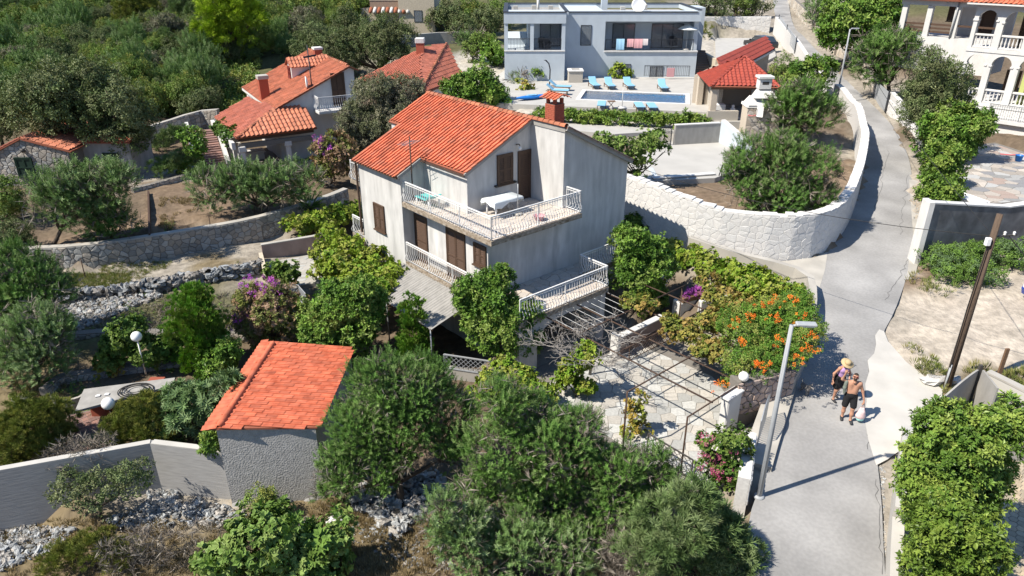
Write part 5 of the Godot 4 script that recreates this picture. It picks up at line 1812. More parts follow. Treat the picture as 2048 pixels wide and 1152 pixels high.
	var dish := [Vector2(0.0, 0.0), Vector2(0.2, 0.02), Vector2(0.36, 0.08), Vector2(0.45, 0.14), Vector2(0.36, 0.06), Vector2(0.0, -0.02)]
	part(an, "dish", lathem(dish), M.plastic_white, Transform3D(Basis(Vector3(0, 1, 0), Vector3(-0.9, 0.3, 0.3).normalized(), Vector3(0.3, 0, 0.95)).orthonormalized(), Vector3(-0.22, 1.5, 0.1)))
	part(an, "aerial", barm(Vector3(-0.3, 3.2, 0.2), Vector3(0.5, 3.3, -0.2), 0.05, 0.12), M.charcoal)
	# porch
	var e := [P(428, 234, 1.75), P(472, 277, 1.75), P(634, 256, 1.75), P(612, 214, 2.88), P(549, 220, 2.88), P(495, 192, 2.88)]
	var q := []
	for p in e:
		q.append(inv * p)
	var qa := planar([q[1], q[2], q[3], q[4]])
	var pr := part(H, "porch_roof", platem(qa, 0.1), M.under_roof)
	tile_face(pr, qa, q[2] - q[1], 0.3, 0.4, tilem(0.3, 0.4, 0.09), M.old_tiles, 300)
	qa = planar([q[0], q[1], qa[3], q[5]])
	var pl := part(H, "porch_roof", platem(qa, 0.1), M.under_roof)
	tile_face(pl, qa, q[1] - q[0], 0.3, 0.42, tilem(0.3, 0.42, 0.035), M.pink_tiles, 0)
	ridge_caps(pr, q[4], q[1], 0.11, 0.4, M.cap_tiles)
	var beam := st0()
	bar(beam, q[1] + Vector3(0.3, -0.22, -0.3), q[2] + Vector3(-0.2, -0.22, -0.3), 0.2, 0.18)
	bar(beam, q[0] + Vector3(0.3, -0.22, 0), q[1] + Vector3(0.3, -0.222, -0.3), 0.2, 0.18)
	part(H, "porch_beam", done(beam), M.shutter)
	for k in 3:
		var p: Vector3 = q[1].lerp(q[2], [0.04, 0.6, 0.96][k]) + Vector3(0.1, 0, -0.35)
		var cs := st0()
		box(cs, Vector3(p.x - 0.16, -0.9, p.z - 0.16), Vector3(p.x + 0.16, 0.75, p.z + 0.16), Transform3D(), 0.02)
		box(cs, Vector3(p.x - 0.24, 0.75, p.z - 0.24), Vector3(p.x + 0.24, 1.1, p.z + 0.24), Transform3D(), 0.02)
		part(H, "porch_column", done(cs), M.white)
	for k in 4:
		var p: Vector3 = q[0].lerp(q[1], 0.05 + k * 0.24) + Vector3(0.4, 0, 0)
		part(H, "porch_column", boxm(Vector3(p.x - 0.14, -0.9, p.z - 0.14), Vector3(p.x + 0.14, 1.05, p.z + 0.14), 0.02), M.white)
	var fl := [q[0] + Vector3(-0.2, -2.2, -0.3), q[1] + Vector3(-0.2, -2.2, -0.2), q[2] + Vector3(0.2, -2.2, -0.2), q[2] + Vector3(0.2, -2.2, -3.0), q[0] + Vector3(1.0, -2.2, -0.3)]
	var fp := []
	for p in fl:
		fp.append(Vector2(p.x, -p.z))
	part(H, "porch_floor", slabm(fp, FLAT(-0.82), 1.8), M.mortar)
	stone_face(H, [fl[1] + Vector3(0, -0.62, 0), fl[2] + Vector3(0, -0.62, 0)], -1.0, 0.6, Vector2(0.4, 0.28), M.grey_stone, 120)
	part(H, "parapet", boxm(Vector3(-0.12, 0, -8.0), Vector3(0.12, 0.5, 0), 0.02, Transform3D(Basis(Vector3.UP, 0.0), fl[1] + Vector3(0, 1.4, 0))), M.white)
	part(H, "parapet", boxm(Vector3(0.35, 0, -0.1), Vector3(5.2, 0.35, 0.1), 0.02, Transform3D(Basis(Vector3.UP, 0.0), fl[1] + Vector3(0, 1.4, -0.2))), M.mortar)
	foliage(H, "parapet_plants", "ivy", [[fl[1] + Vector3(0.15, 1.9, -1.5), Vector3(0.3, 0.25, 1.3)], [fl[1] + Vector3(0.15, 1.9, -4.5), Vector3(0.3, 0.25, 1.3)]], 0.4, 0.8)
	var tb := thing("porch_table", "dark garden table under the porch of the dormer house", "table", P(606, 300, -0.8))
	part(tb, "tabletop", boxm(Vector3(-0.6, 0.7, -0.4), Vector3(0.6, 0.75, 0.4), 0.015), M.charcoal)
	for s in [[-0.5, -0.3], [0.5, -0.3], [-0.5, 0.3], [0.5, 0.3]]:
		part(tb, "leg", tubem([Vector3(s[0], 0, s[1]), Vector3(s[0], 0.7, s[1])], 0.03), M.charcoal)
	for cx in [[592, 302], [622, 300]]:
		var c := thing("porch_chair", "dark metal chair at the porch table", "chair", P(cx[0], cx[1], -0.8), 0.5, "porch chairs")
		part(c, "seat", boxm(Vector3(-0.25, 0.42, -0.25), Vector3(0.25, 0.46, 0.25), 0.01), M.charcoal)
		part(c, "backrest", boxm(Vector3(-0.25, 0.46, -0.27), Vector3(0.25, 0.92, -0.23), 0.01), M.charcoal)
		for s in [[-0.22, -0.22], [0.22, -0.22], [-0.22, 0.22], [0.22, 0.22]]:
			part(c, "leg", tubem([Vector3(s[0], 0, s[1]), Vector3(s[0], 0.42, s[1])], 0.02), M.charcoal)
	var bench := thing("porch_bench", "white slab bench on the corner of the tiled porch", "bench", P(505, 318, -0.8), th)
	part(bench, "seat", boxm(Vector3(-0.9, 0.5, -0.5), Vector3(0.9, 0.62, 0.5), 0.02), M.white)
	part(bench, "base", boxm(Vector3(-0.8, 0, -0.4), Vector3(0.8, 0.5, 0.4)), M.white)
	# steps up to the porch house
	var sp := thing("brick_steps", "long brown brick steps between white walls beside the porch", "steps", P(432, 338, -1.0))
	var s1 := P(407, 258, 0.4) - sp.position
	var rt := atan2(-s1.x, -s1.z)
	for i in 18:
		part(sp, "step", boxm(Vector3(-0.75, -0.5, -0.35), Vector3(0.75, 0.08 * i, 0.35), 0.01, Transform3D(Basis(Vector3.UP, rt), Vector3(s1.x, 0, s1.z) * (i / 18.0))), M.red_paver[i % 4])
	part(sp, "side_wall", wallm([Vector3(-1.1, 0, 0.2), s1 + Vector3(-1.1, 0, 0)], 0.55, 0.25, 0.6), M.white_mortar)
	part(sp, "side_wall", wallm([Vector3(1.2, 0, 0.2), s1 + Vector3(1.2, 0, 0)], 0.6, 0.25, 0.6), M.white)

	# house with the pink tiled hip roof
	var a := P(893, 87, 4.7)
	var a2 := P(846, 95, 4.6)
	var l := P(716, 158, 2.0)
	var f := P(836, 192, 2.0)
	var r := P(927, 157, 2.0)
	var bh := thing("hip_roof_house", "low house with a faded pink tiled hip roof and small white capped chimney", "house", Vector3(-9, 0, -68))
	var bo := bh.position
	var faces := [[a - bo, r - bo, f - bo], [a - bo, f - bo, a2 - bo], [a2 - bo, f - bo, l - bo]]
	for k in 3:
		var rf := part(bh, "roof", platem(faces[k], 0.1), M.under_roof)
		var rd: Vector3 = faces[k][1] - faces[k][2] if k == 0 else l - f
		tile_face(rf, faces[k], rd, 0.32, 0.42, tilem(0.32, 0.42, 0.06), M.pink_tiles, 260 if k == 0 else 0)
	ridge_caps(bh, a - bo, f - bo, 0.12, 0.42, M.cap_tiles)
	var bw := st0()
	var wp := [l.lerp(a, 0.06) - bo, f.lerp(a, 0.06) - bo, r.lerp(a, 0.06) - bo, Vector3(-7.5, 0, -78) - bo]
	for k in 4:
		var p: Vector3 = wp[k]
		var p2: Vector3 = wp[(k + 1) % 4]
		quad(bw, Vector3(p.x, -0.5, p.z), Vector3(p2.x, -0.5, p2.z), Vector3(p2.x, 2.0, p2.z), Vector3(p.x, 2.0, p.z))
	part(bh, "wall", done(bw), M.white)
	var cc := PN(841, 103, a, (f - a).cross(a2 - a).normalized()) - bo
	var bc := part(bh, "chimney", boxm(cc + Vector3(-0.35, -0.3, -0.35), cc + Vector3(0.35, 0.75, 0.35)), M.brick[2])
	part(bc, "chimney_cap", boxm(cc + Vector3(-0.42, 0.75, -0.42), cc + Vector3(0.42, 1.2, 0.42), 0.04), M.white)
	# beige house far behind
	var zf := -98.0
	var X := func(px: float, py: float) -> Vector3: return PZ(px, py, zf)
	var g: Vector3 = X.call(800, 66)
	var be := thing("beige_house", "tall beige house with a terrace parapet and a scalloped tile awning", "house", g)
	var v := func(px: float, py: float) -> Vector3: return PZ(px, py, zf) - g
	var p0: Vector3 = v.call(800, 66)
	var p1: Vector3 = v.call(866, -40)
	part(be, "wall", boxm(Vector3(p0.x, -2, -9), Vector3(p1.x, p1.y, 0)), M.cream)
	var p2: Vector3 = v.call(722, 66)
	var p3: Vector3 = v.call(800, 18)
	part(be, "wall", boxm(Vector3(p2.x, -2, -9), Vector3(p3.x - 0.002, p3.y, -1.0)), M.cream)
	part(be, "parapet", boxm(Vector3(v.call(738, 20).x, v.call(738, 19).y, -1.2), Vector3(p3.x - 0.003, v.call(738, 2).y, -0.9)), M.tan_wall)
	part(be, "parapet_coping", boxm(Vector3(v.call(737, 20).x, v.call(738, 2).y, -1.25), Vector3(p3.x - 0.003, v.call(738, 2).y + 0.12, -0.85)), M.cream)
	part(be, "upper_wall", boxm(Vector3(v.call(752, 0).x, p3.y, -8), Vector3(p3.x - 0.01, p1.y, -4)), M.tan_wall)
	pane_window(be, Vector3(v.call(837, 44).x, v.call(837, 44).y, 0), Vector3.RIGHT, 1.0, 1.4, 1)
	for k in 10:
		var x: float = lerpf(v.call(740, 20).x, v.call(815, 20).x, k / 9.0)
		part(be, "awning_tile", tubem([Vector3(x, v.call(740, 18).y, -0.95), Vector3(x + 0.05, v.call(740, 24).y, 0.25)], 0.22, 7), M.white if k % 2 else M.cap_tiles[1])
	# garden wall under the beige house
	var gw := thing("grey_boundary_wall", "long grey block wall below the beige house", "wall", P(840, 96, 2.2))
	part(gw, "wall", wallm([P(790, 100, 2.2) - gw.position, P(880, 92, 2.2) - gw.position, P(945, 90, 2.2) - gw.position], 1.5, 0.25, 0.8), M.grey_wall)
	part(gw, "coping", wallm([P(790, 100, 2.2) - gw.position + Vector3(0, 1.502, 0), P(880, 92, 2.2) - gw.position + Vector3(0, 1.502, 0), P(945, 90, 2.2) - gw.position + Vector3(0, 1.502, 0)], 0.06, 0.3, 0.0), M.white_concrete)
	# old stone house
	var sz := -45.0
	var so := PZ(60, 360, sz)
	so.y = -1.2
	var sh := thing("stone_cottage", "old stone cottage with a green shuttered window under the big oak", "house", so)
	var Y := func(px: float, py: float) -> Vector2:
		var w := PZ(px, py, sz) - so
		return Vector2(w.x, w.y)
	var pk: Vector2 = Y.call(42, 279)
	var el: Vector2 = Y.call(-40, 322)
	var er: Vector2 = Y.call(136, 303)
	part(sh, "wall", slabm([Vector2(el.x, -0.8), Vector2(er.x, -0.8), er, pk, el], Transform3D(), 5.5), M.mortar)
	pieces(sh, "stone", [Vector2(el.x, 0.0), Vector2(er.x, 0.0), er, pk, el], Vector2(0.36, 0.27), 0.035, func(p: Vector2, d: float) -> Vector3: return Vector3(p.x, p.y, d), M.grey_stone, 0.035, 0.025, 0.012)
	for sd in [[el, M.pink_tiles], [er, M.old_tiles]]:
		var c: Vector2 = sd[0]
		var dn := (c - pk).normalized()
		var ed := c + dn * 0.25
		var rpt := [Vector3(pk.x, pk.y + 0.1, 0.15), Vector3(pk.x, pk.y + 0.1, -5.6), Vector3(ed.x, ed.y + 0.1, -5.6), Vector3(ed.x, ed.y + 0.1, 0.15)]
		var rf := part(sh, "roof", platem(rpt, 0.08), M.under_roof)
		tile_face(rf, rpt, Vector3(0, 0, 1), 0.3, 0.42, tilem(0.3, 0.42, 0.06), sd[1], 150)
	var wn: Vector2 = Y.call(57, 351)
	shutter(sh, "window", Vector3(wn.x, wn.y, 0.07), Vector3.RIGHT, 1.05, 1.15, 2, M.green_shutter, false)
	var lm: Vector2 = Y.call(48, 300)
	part(sh, "wall_lamp", ballm(0.14), M.dark_iron, Transform3D(Basis(), Vector3(lm.x, lm.y, 0.14)))
	var ax: Vector2 = Y.call(232, 298)
	var ay: Vector2 = Y.call(236, 350)
	part(sh, "annex_wall", boxm(Vector3(er.x + 0.002, -0.8, -4.5), Vector3(ax.x, ax.y, -1.6)), M.grey_wall)
	var art := [Vector3(er.x, ax.y + 0.95, -4.6), Vector3(ax.x + 0.2, ax.y + 0.95, -4.6), Vector3(ax.x + 0.2, ax.y + 0.08, -1.35), Vector3(er.x, ax.y + 0.08, -1.35)]
	var arf := part(sh, "annex_roof", platem(art, 0.08), M.under_roof)
	tile_face(arf, art, Vector3(1, 0, 0), 0.3, 0.42, tilem(0.3, 0.42, 0.06), M.old_tiles, 40)
	var gd: Vector2 = Y.call(203, 352)
	shutter(sh, "annex_door", Vector3(gd.x, 0.1, -1.6), Vector3.RIGHT, 0.95, 1.9, 1, M.green_shutter)
	# terrace walls and kerbs
	stone_wall("track_wall", "long grey rubble stone wall with concrete coping beside the dirt track", [[-60, 556, -2.3], [60, 548, -2.25], [200, 538, -2.2], [400, 506, -2.1], [520, 482, -2.0], [640, 445, -1.9], [700, 420, -1.8]], 1.35, 0.4, Vector2(0.36, 0.27), M.grey_stone, M.concrete, M.mortar)
	stone_wall("back_stone_wall", "grey stone wall between the oak and the brick steps", [[285, 300, -0.6], [345, 282, -0.4], [402, 262, -0.2], [440, 258, 0.0]], 1.5, 0.35, Vector2(0.4, 0.28), M.grey_stone, M.concrete, M.mortar, 200)
	stone_wall("path_wall", "low pale stone edging of the path below the oak", [[268, 388, -0.95], [330, 372, -0.95], [385, 356, -0.95]], 0.35, 0.3, Vector2(0.3, 0.2), M.cream_stone, null, M.mortar, 60)
	var kb := thing("garden_kerb", "straight rusty steel edging dividing the red soil beds", "edging", P(296, 388, -0.88))
	part(kb, "edging", wallm([Vector3.ZERO, P(298, 475, -0.88) - kb.position], 0.22, 0.1, 0.3), M.rust_iron)
	for i in 6:
		var fp2: Vector3 = [P(60, 500, -1.1), P(160, 518, -1.1), P(335, 465, -1.0), P(420, 452, -1.0), P(510, 430, -1.0), P(240, 480, -1.0)][i]
		fp2.y = G(fp2.x, fp2.z)
		var fpst := thing("fence_stake", "thin rusty stake of the wire fence above the track wall", "fence post", fp2, 0.0, "wire fence stakes")
		part(fpst, "stake", tubem([Vector3(0, -0.3, 0), Vector3(0.03, 1.15, 0)], 0.025), M.rust_iron)
	# yard with the pink wall
	var pw := thing("pink_wall", "stained pinkish rendered wall closing the small paved yard", "wall", P(530, 520, -2.25))
	var po := pw.position
	part(pw, "wall", wallm([P(528, 524, -2.25) - po, P(632, 506, -2.25) - po, P(680, 492, -2.25) - po], 0.95, 0.2, 0.4), M.pink_wall)
	part(pw, "coping", wallm([P(528, 524, -2.25) - po + Vector3(0, 0.952, 0.02), P(632, 506, -2.25) - po + Vector3(0, 0.952, 0.02), P(680, 492, -2.25) - po + Vector3(0, 0.952, 0.02)], 0.05, 0.24, 0.0), M.concrete)
	part(pw, "side_wall", wallm([P(545, 590, -2.3) - po, P(528, 525, -2.25) - po], 0.6, 0.2, 0.4), M.cream)
	var yd := struct("yard_paving", sheet([[532, 524], [640, 506], [700, 530], [690, 560], [600, 570], [560, 560]], 0.0, -2.2), M.concrete)
	var yo := []
	for p in [[545, 524], [640, 508], [690, 532], [680, 556], [600, 566], [562, 556]]:
		var w := P(p[0], p[1], -2.2)
		yo.append(Vector2(w.x, w.z))
	pieces(yd, "flagstone", yo, Vector2(0.5, 0.45), 0.22, func(p: Vector2, d: float) -> Vector3: return Vector3(p.x, -2.2 + d, p.y), M.patio_stone, 0.014, 0.008)
	var nf := thing("wire_fence", "sagging wire mesh fence on a cream concrete kerb by the bougainvillea", "fence", P(545, 592, -2.3))
	var n0 := Vector3.ZERO
	for k in 4:
		var n1: Vector3 = P([545, 570, 600, 615][k], [592, 594, 600, 618][k], -2.3) - nf.position
		var n2: Vector3 = P([570, 600, 615, 618][k], [594, 600, 618, 632][k], -2.3) - nf.position
		lattice(nf, "mesh_panel", n1, n2, 0.8, 0.14, M.galva, 0.03)
	var ff := thing("iron_fence", "dark slanted bar fence on the kerb above the pink wall", "fence", P(527, 478, -1.3))
	lattice(ff, "bar_panel", Vector3.ZERO, P(565, 466, -1.3) - ff.position, 0.75, 0.3, M.dark_iron)

func lounger(px: float, py: float, h: float, turn: float, label: String, up := true, m: Material = null) -> void:
	var t := thing("sun_lounger", label, "sun lounger", P(px, py, h), turn, "pool loungers")
	var st := st0()
	for s in [-0.3, 0.3]:
		bar(st, Vector3(s, 0.28, -0.95), Vector3(s, 0.28, 0.95), 0.05, 0.06)
	part(t, "frame", done(st), M.wood)
	for s in [[-0.3, -0.8], [0.3, -0.8], [-0.3, 0.8], [0.3, 0.8]]:
		part(t, "leg", boxm(Vector3(s[0] - 0.03, 0, s[1] - 0.03), Vector3(s[0] + 0.03, 0.26, s[1] + 0.03)), M.wood)
	part(t, "cushion", boxm(Vector3(-0.32, 0.31, -0.35), Vector3(0.32, 0.39, 0.98), 0.025), m if m else M.sky_cushion)
	var b := Basis(Vector3.RIGHT, deg_to_rad(38.0 if up else 4.0))
	part(t, "backrest", boxm(Vector3(-0.32, 0.0, -0.75), Vector3(0.32, 0.08, 0.0), 0.025, Transform3D(b, Vector3(0, 0.31, -0.36))), m if m else M.sky_cushion)

func villa() -> void:
	var zl := -68.3
	var zr := -70.3
	var o := PZ(1200, 150, zr)
	o.y = 1.8
	var V := thing("modern_villa", "flat roofed pale grey modern villa with two recessed balconies behind the pool", "house", o)
	var A := func(px: float, py: float, z: float) -> Vector3: return PZ(px, py, z) - o
	var dl := zl - zr
	var back := -9.0
	# left block with a corner loggia
	var x0: float = A.call(1009, 100, zl).x
	var x1: float = A.call(1130, 100, zl).x
	var yt: float = A.call(1010, 25, zl).y
	var yb: float = A.call(1010, 47, zl).y
	var yf: float = A.call(1010, 103, zl).y
	part(V, "wall", boxm(Vector3(x0, -1.5, back), Vector3(x1, yf, dl)), M.villa)
	part(V, "fascia", boxm(Vector3(x0 - 0.05, yb, -1.0), Vector3(x1 + 0.02, yt, dl + 0.05)), M.villa)
	part(V, "sill", boxm(Vector3(x0 - 0.03, yf, dl - 0.2), Vector3(x1 + 0.01, yf + 0.1, dl + 0.07), 0.01), M.white)
	for c in [1012, 1064, 1127]:
		var cx: float = A.call(c, 75, zl).x
		part(V, "column", boxm(Vector3(cx - 0.16, yf + 0.1, dl - 0.34), Vector3(cx + 0.16, yb, dl - 0.02)), M.villa)
	part(V, "column", boxm(Vector3(x0, yf + 0.1, dl - 2.2), Vector3(x0 + 0.3, yb, dl - 1.9)), M.villa)
	part(V, "wall", boxm(Vector3(x0 + 2.2, yf, back), Vector3(x1 - 0.001, yt - 0.5, -0.9)), M.villa)
	part(V, "ceiling", boxm(Vector3(x0, yb + 0.1, back), Vector3(x1, yt - 0.4, -1.001)), M.villa)
	part(V, "wall", boxm(Vector3(x0 + 0.0, yf, back), Vector3(x0 + 2.2, yf + 0.6, -3.0)), M.villa)
	pane_window(V, Vector3(A.call(1103, 100, zl).x, yf + 0.1, -0.88), Vector3.RIGHT, 1.9, 2.2, 2)
	# right block
	var x2: float = A.call(1395, 100, zr).x
	var yt2: float = A.call(1200, 25, zr).y
	var yo: float = A.call(1200, 43, zr).y
	var yf2: float = A.call(1200, 104, zr).y
	var xo0: float = A.call(1210, 70, zr).x
	var xo1: float = A.call(1389, 70, zr).x
	part(V, "wall", boxm(Vector3(x1 + 0.001, -1.5, back), Vector3(x2, yf2, 0)), M.villa)
	part(V, "wall", boxm(Vector3(x1 + 0.001, yf2, back), Vector3(xo0, yt2 - 0.001, 0)), M.villa)
	part(V, "fascia", boxm(Vector3(xo0, yo, -2.4), Vector3(x2 + 0.03, yt2, 0.003)), M.villa)
	part(V, "wall", boxm(Vector3(xo0 + 0.001, yf2, back), Vector3(x2 - 0.2, yt2 - 0.5, -2.401)), M.villa)
	part(V, "wall", boxm(Vector3(xo1, yf2, -2.4), Vector3(x2, yo, -0.4)), M.villa)
	part(V, "sill", boxm(Vector3(xo0 - 0.02, yf2, -0.25), Vector3(x2 + 0.02, yf2 + 0.12, 0.12), 0.01), M.white)
	for w in [[1253, 2.1, 2], [1343, 3.0, 3]]:
		pane_window(V, Vector3(A.call(w[0], 90, zr).x, yf2 + 0.05, -2.39), Vector3.RIGHT, w[1], 2.25, w[2])
	pane_window(V, Vector3(A.call(1171, 90, zr).x, A.call(1171, 91, zr).y, 0.0), Vector3.RIGHT, 0.95, 1.8, 1)
	pane_window(V, Vector3(A.call(1243, 150, zr).x, -0.3, 0.0), Vector3.RIGHT, 1.6, 1.6, 2)
	pane_window(V, Vector3(A.call(1312, 150, zr).x, -0.2, 0.0), Vector3.RIGHT, 1.2, 1.3, 2)
	# roof deck, parapets, plant
	part(V, "roof_deck", boxm(Vector3(x0 + 0.3, yt - 0.7, back + 0.3), Vector3(x1 - 0.01, yt - 0.35, -0.2)), M.grey_wall)
	part(V, "roof_deck", boxm(Vector3(x1 + 0.3, yt2 - 0.7, back + 0.3), Vector3(x2 - 0.3, yt2 - 0.35, -0.2)), M.grey_wall)
	var pp := st0()
	for s in [[x0 - 0.05, x0 + 0.25, back, dl], [x1 - 0.02, x1 + 0.24, back, dl - 0.3], [x2 - 0.25, x2 + 0.03, back, -0.01]]:
		box(pp, Vector3(s[0], yt - 0.4, s[2]), Vector3(s[1], yt + 0.03, s[3]))
	box(pp, Vector3(x0 + 0.25, yt - 0.4, back), Vector3(x2 - 0.25, yt + 0.02, back + 0.3))
	part(V, "parapet", done(pp), M.villa)
	var cp := st0()
	for s in [[x0 - 0.1, x0 + 0.3, back - 0.05, dl + 0.0], [x1 - 0.07, x1 + 0.29, back, dl - 0.3], [x2 - 0.3, x2 + 0.08, back, 0.0]]:
		box(cp, Vector3(s[0], yt + 0.031, s[2]), Vector3(s[1], yt + 0.09, s[3]))
	box(cp, Vector3(x0 + 0.3, yt + 0.03, back - 0.05), Vector3(x2 - 0.3, yt + 0.088, back + 0.35))
	box(cp, Vector3(x0 - 0.1, yt + 0.001, dl + 0.002), Vector3(x1 + 0.06, yt + 0.089, dl + 0.1))
	box(cp, Vector3(x1 + 0.3, yt2 + 0.001, -0.25), Vector3(x2 - 0.3, yt2 + 0.087, 0.06))
	part(V, "coping", done(cp), M.charcoal)
	for r in [[0.8, -4.0], [2.6, -5.0], [4.2, -4.4], [13.5, -5.5], [11.0, -3.0]]:
		part(V, "roof_vent", boxm(Vector3(x0 + r[0], yt - 0.36, r[1]), Vector3(x0 + r[0] + 0.45, yt + 0.15, r[1] + 0.45), 0.02), M.court)
	part(V, "flue", tubem([Vector3(x0 + 3.2, yt - 0.4, -4.0), Vector3(x0 + 3.2, yt + 1.0, -4.0)], 0.14, 10), M.white)
	part(V, "chimney", boxm(Vector3(x0 + 9.6, yt - 0.4, -7.0), Vector3(x0 + 10.2, yt + 1.4, -6.4)), M.villa)
	part(V, "stair_tower", boxm(Vector3(x2 + 0.03, 0, back + 1.0), Vector3(x2 + 1.6, yt - 0.1, back + 4.0)), M.villa)
	var ds := part(V, "satellite_dish", lathem([Vector2(0, 0), Vector2(0.3, 0.03), Vector2(0.55, 0.1), Vector2(0.68, 0.18), Vector2(0.55, 0.08), Vector2(0, -0.02)]), M.plastic_white, Transform3D(Basis(Vector3.RIGHT, deg_to_rad(65)), Vector3(A.call(1281, 20, zr).x, yt + 0.35, -1.2)))
	part(ds, "arm", tubem([Vector3(0, -0.02, 0), Vector3(0, -0.3, 0.5)], 0.03), M.metal)
	# balcony rails
	railing(V, [Vector3(x0 + 0.2, yf + 0.1, dl - 0.15), Vector3(A.call(1064, 75, zl).x - 0.17, yf + 0.1, dl - 0.15)], [1], 1.0, 0.13, M.charcoal, 0.0)
	railing(V, [Vector3(A.call(1064, 75, zl).x + 0.17, yf + 0.1, dl - 0.15), Vector3(A.call(1127, 75, zl).x - 0.17, yf + 0.1, dl - 0.15)], [1], 1.0, 0.13, M.charcoal, 0.0)
	railing(V, [Vector3(x0 + 0.15, yf + 0.1, dl - 0.35), Vector3(x0 + 0.15, yf + 0.1, dl - 2.0)], [1], 1.0, 0.13, M.charcoal, 0.0)
	railing(V, [Vector3(xo0 + 0.1, yf2 + 0.12, -0.05), Vector3(xo1, yf2 + 0.12, -0.05)], [1], 1.0, 0.13, M.charcoal, 0.0)
	var rr := thing("basement_railing", "thin dark railing round the villa's basement light well", "railing", PZ(1288, 152, zr + 1.2))
	railing(rr, [Vector3.ZERO, PZ(1378, 153, zr + 1.2) - rr.position], [1], 0.95, 0.16, M.charcoal, 0.0)
	# drapes over the balcony rail
	var tw := [[1241, "pale blue towel hung over the villa balcony rail", M.blue_towel, 0.75], [1261, "dusty pink towel hung on the villa balcony rail beside the blue one", M.pink_towel, 0.6], [1277, "wide pink towel in the middle of the villa balcony rail", M.pink_towel, 0.8], [1291, "short pale towel at the end of the row on the villa balcony rail", M.pale_towel, 0.5]]
	for k in 4:
		var w: float = [0.75, 0.6, 0.78, 0.48][k]
		var drop: float = [0.95, 0.7, 0.8, 0.55][k]
		var t := thing("towel", tw[k][1], "towel", o + Vector3(A.call(tw[k][0], 80, zr).x, yf2 + 1.15, -0.05), 0.0, "towels on the balcony rail")
		var st := st0()
		st.set_smooth_group(0)
		for i in 8:
			var a := -w / 2 + w * i / 8
			var b := -w / 2 + w * (i + 1) / 8
			var za := 0.05 + 0.02 * sin(i * 1.9)
			var zb := 0.05 + 0.02 * sin((i + 1) * 1.9)
			quad(st, Vector3(a, 0.02, 0), Vector3(b, 0.02, 0), Vector3(b, 0.0, zb), Vector3(a, 0.0, za))
			quad(st, Vector3(a, 0.0, za), Vector3(b, 0.0, zb), Vector3(b, -drop, zb + 0.02), Vector3(a, -drop, za + 0.02))
			quad(st, Vector3(a, 0.02, 0), Vector3(a, -drop * 0.6, -0.06), Vector3(b, -drop * 0.6, -0.06), Vector3(b, 0.02, 0))
		part(t, "cloth", done(st), tw[k][2])
	var t5 := thing("towel", "pink towel drying on the basement railing", "towel", PZ(1342, 136, zr + 1.25))
	part(t5, "cloth", boxm(Vector3(-0.35, -0.8, -0.03), Vector3(0.35, 0.0, 0.03), 0.01), M.pink_towel)
	var pr := thing("parasol", "open white parasol on the villa's balcony", "parasol", o + Vector3(A.call(1376, 100, zr).x, yf2 + 0.1, -0.9))
	part(pr, "foot", lathem([Vector2(0, 0), Vector2(0.3, 0), Vector2(0.28, 0.07), Vector2(0.05, 0.1), Vector2(0, 0.1)]), M.white)
	part(pr, "pole", tubem([Vector3(0, 0.05, 0), Vector3(0, 2.3, 0)], 0.03), M.white)
	part(pr, "canopy", lathem([Vector2(1.0, 1.85), Vector2(0.75, 2.0), Vector2(0.4, 2.15), Vector2(0, 2.28)], 8), M.cloth_white)
	# furniture shapes on the balconies
	for k in 3:
		var c := thing("rattan_chair", "dark rattan armchair behind the villa's balcony rail", "chair", o + Vector3(A.call([1085, 1095, 1362][k], 100, zl).x, yf + 0.1, [-0.1, 0.6, -1.6][k] + (0.0 if k < 2 else 0.0)), 0.3 * k, "balcony armchairs")
		part(c, "seat", boxm(Vector3(-0.3, 0.0, -0.3), Vector3(0.3, 0.42, 0.3), 0.05), M.charcoal)
		part(c, "backrest", boxm(Vector3(-0.32, 0.4, -0.34), Vector3(0.32, 0.85, -0.22), 0.05), M.charcoal)
		for s in [-1, 1]:
			part(c, "armrest", boxm(Vector3(s * 0.3 - 0.05, 0.4, -0.22), Vector3(s * 0.3 + 0.05, 0.62, 0.28), 0.03), M.charcoal)
	# steps on the right of the villa
	var sp := thing("villa_steps", "wide dark brown steps beside the villa", "steps", P(1408, 153, 1.95))
	for i in 12:
		part(sp, "step", boxm(Vector3(-0.75, -0.3, -0.32 * i - 0.32), Vector3(0.8, 0.16 * (i + 1), -0.32 * i), 0.01), M.stair)
	part(sp, "side_wall", wallm([Vector3(1.15, 0, 0.3), Vector3(1.15, 0, -4.4)], 1.6, 0.3, 0.3), M.cream)
	# pool terrace in four sheets around the basin
	var c0 := P(1165, 180, 1.9)
	var c1 := P(1372, 188, 1.9)
	var c2 := P(1368, 211, 1.9)
	var c3 := P(1150, 202, 1.9)
	var ex := (c1 - c0).normalized()
	var w := c0.distance_to(c1) + 0.3
	var ez := Vector3(-ex.z, 0, ex.x)
	var dep := 4.6
	var pt := Transform3D(Basis(ex, Vector3.UP, ez), c0)
	var deck := st0()
	for r in [[-9.0, -9.0, w + 3.5, 0.0], [-9.0, 0.0, 0.0, dep], [w, 0.0, w + 3.2, dep], [-7.0, dep, w + 2.6, dep + 2.6]]:
		box(deck, Vector3(r[0], -0.5, r[1]), Vector3(r[2], 0.0, r[3]), pt)
	struct("pool_terrace", done(deck), M.terrace)
	var pool := thing("swimming_pool", "rectangular blue tiled swimming pool with white coping", "pool", c0)
	var rel := Transform3D(Basis(ex, Vector3.UP, ez), Vector3.ZERO)
	var cop := st0()
	for r in [[0.0, 0.0, w, 0.35], [0.0, dep - 0.35, w, dep], [0.0, 0.35, 0.35, dep - 0.35], [w - 0.35, 0.35, w, dep - 0.35]]:
		box(cop, Vector3(r[0], -0.2, r[1]), Vector3(r[2], 0.05, r[3]), rel)
	part(pool, "coping", done(cop), M.white)
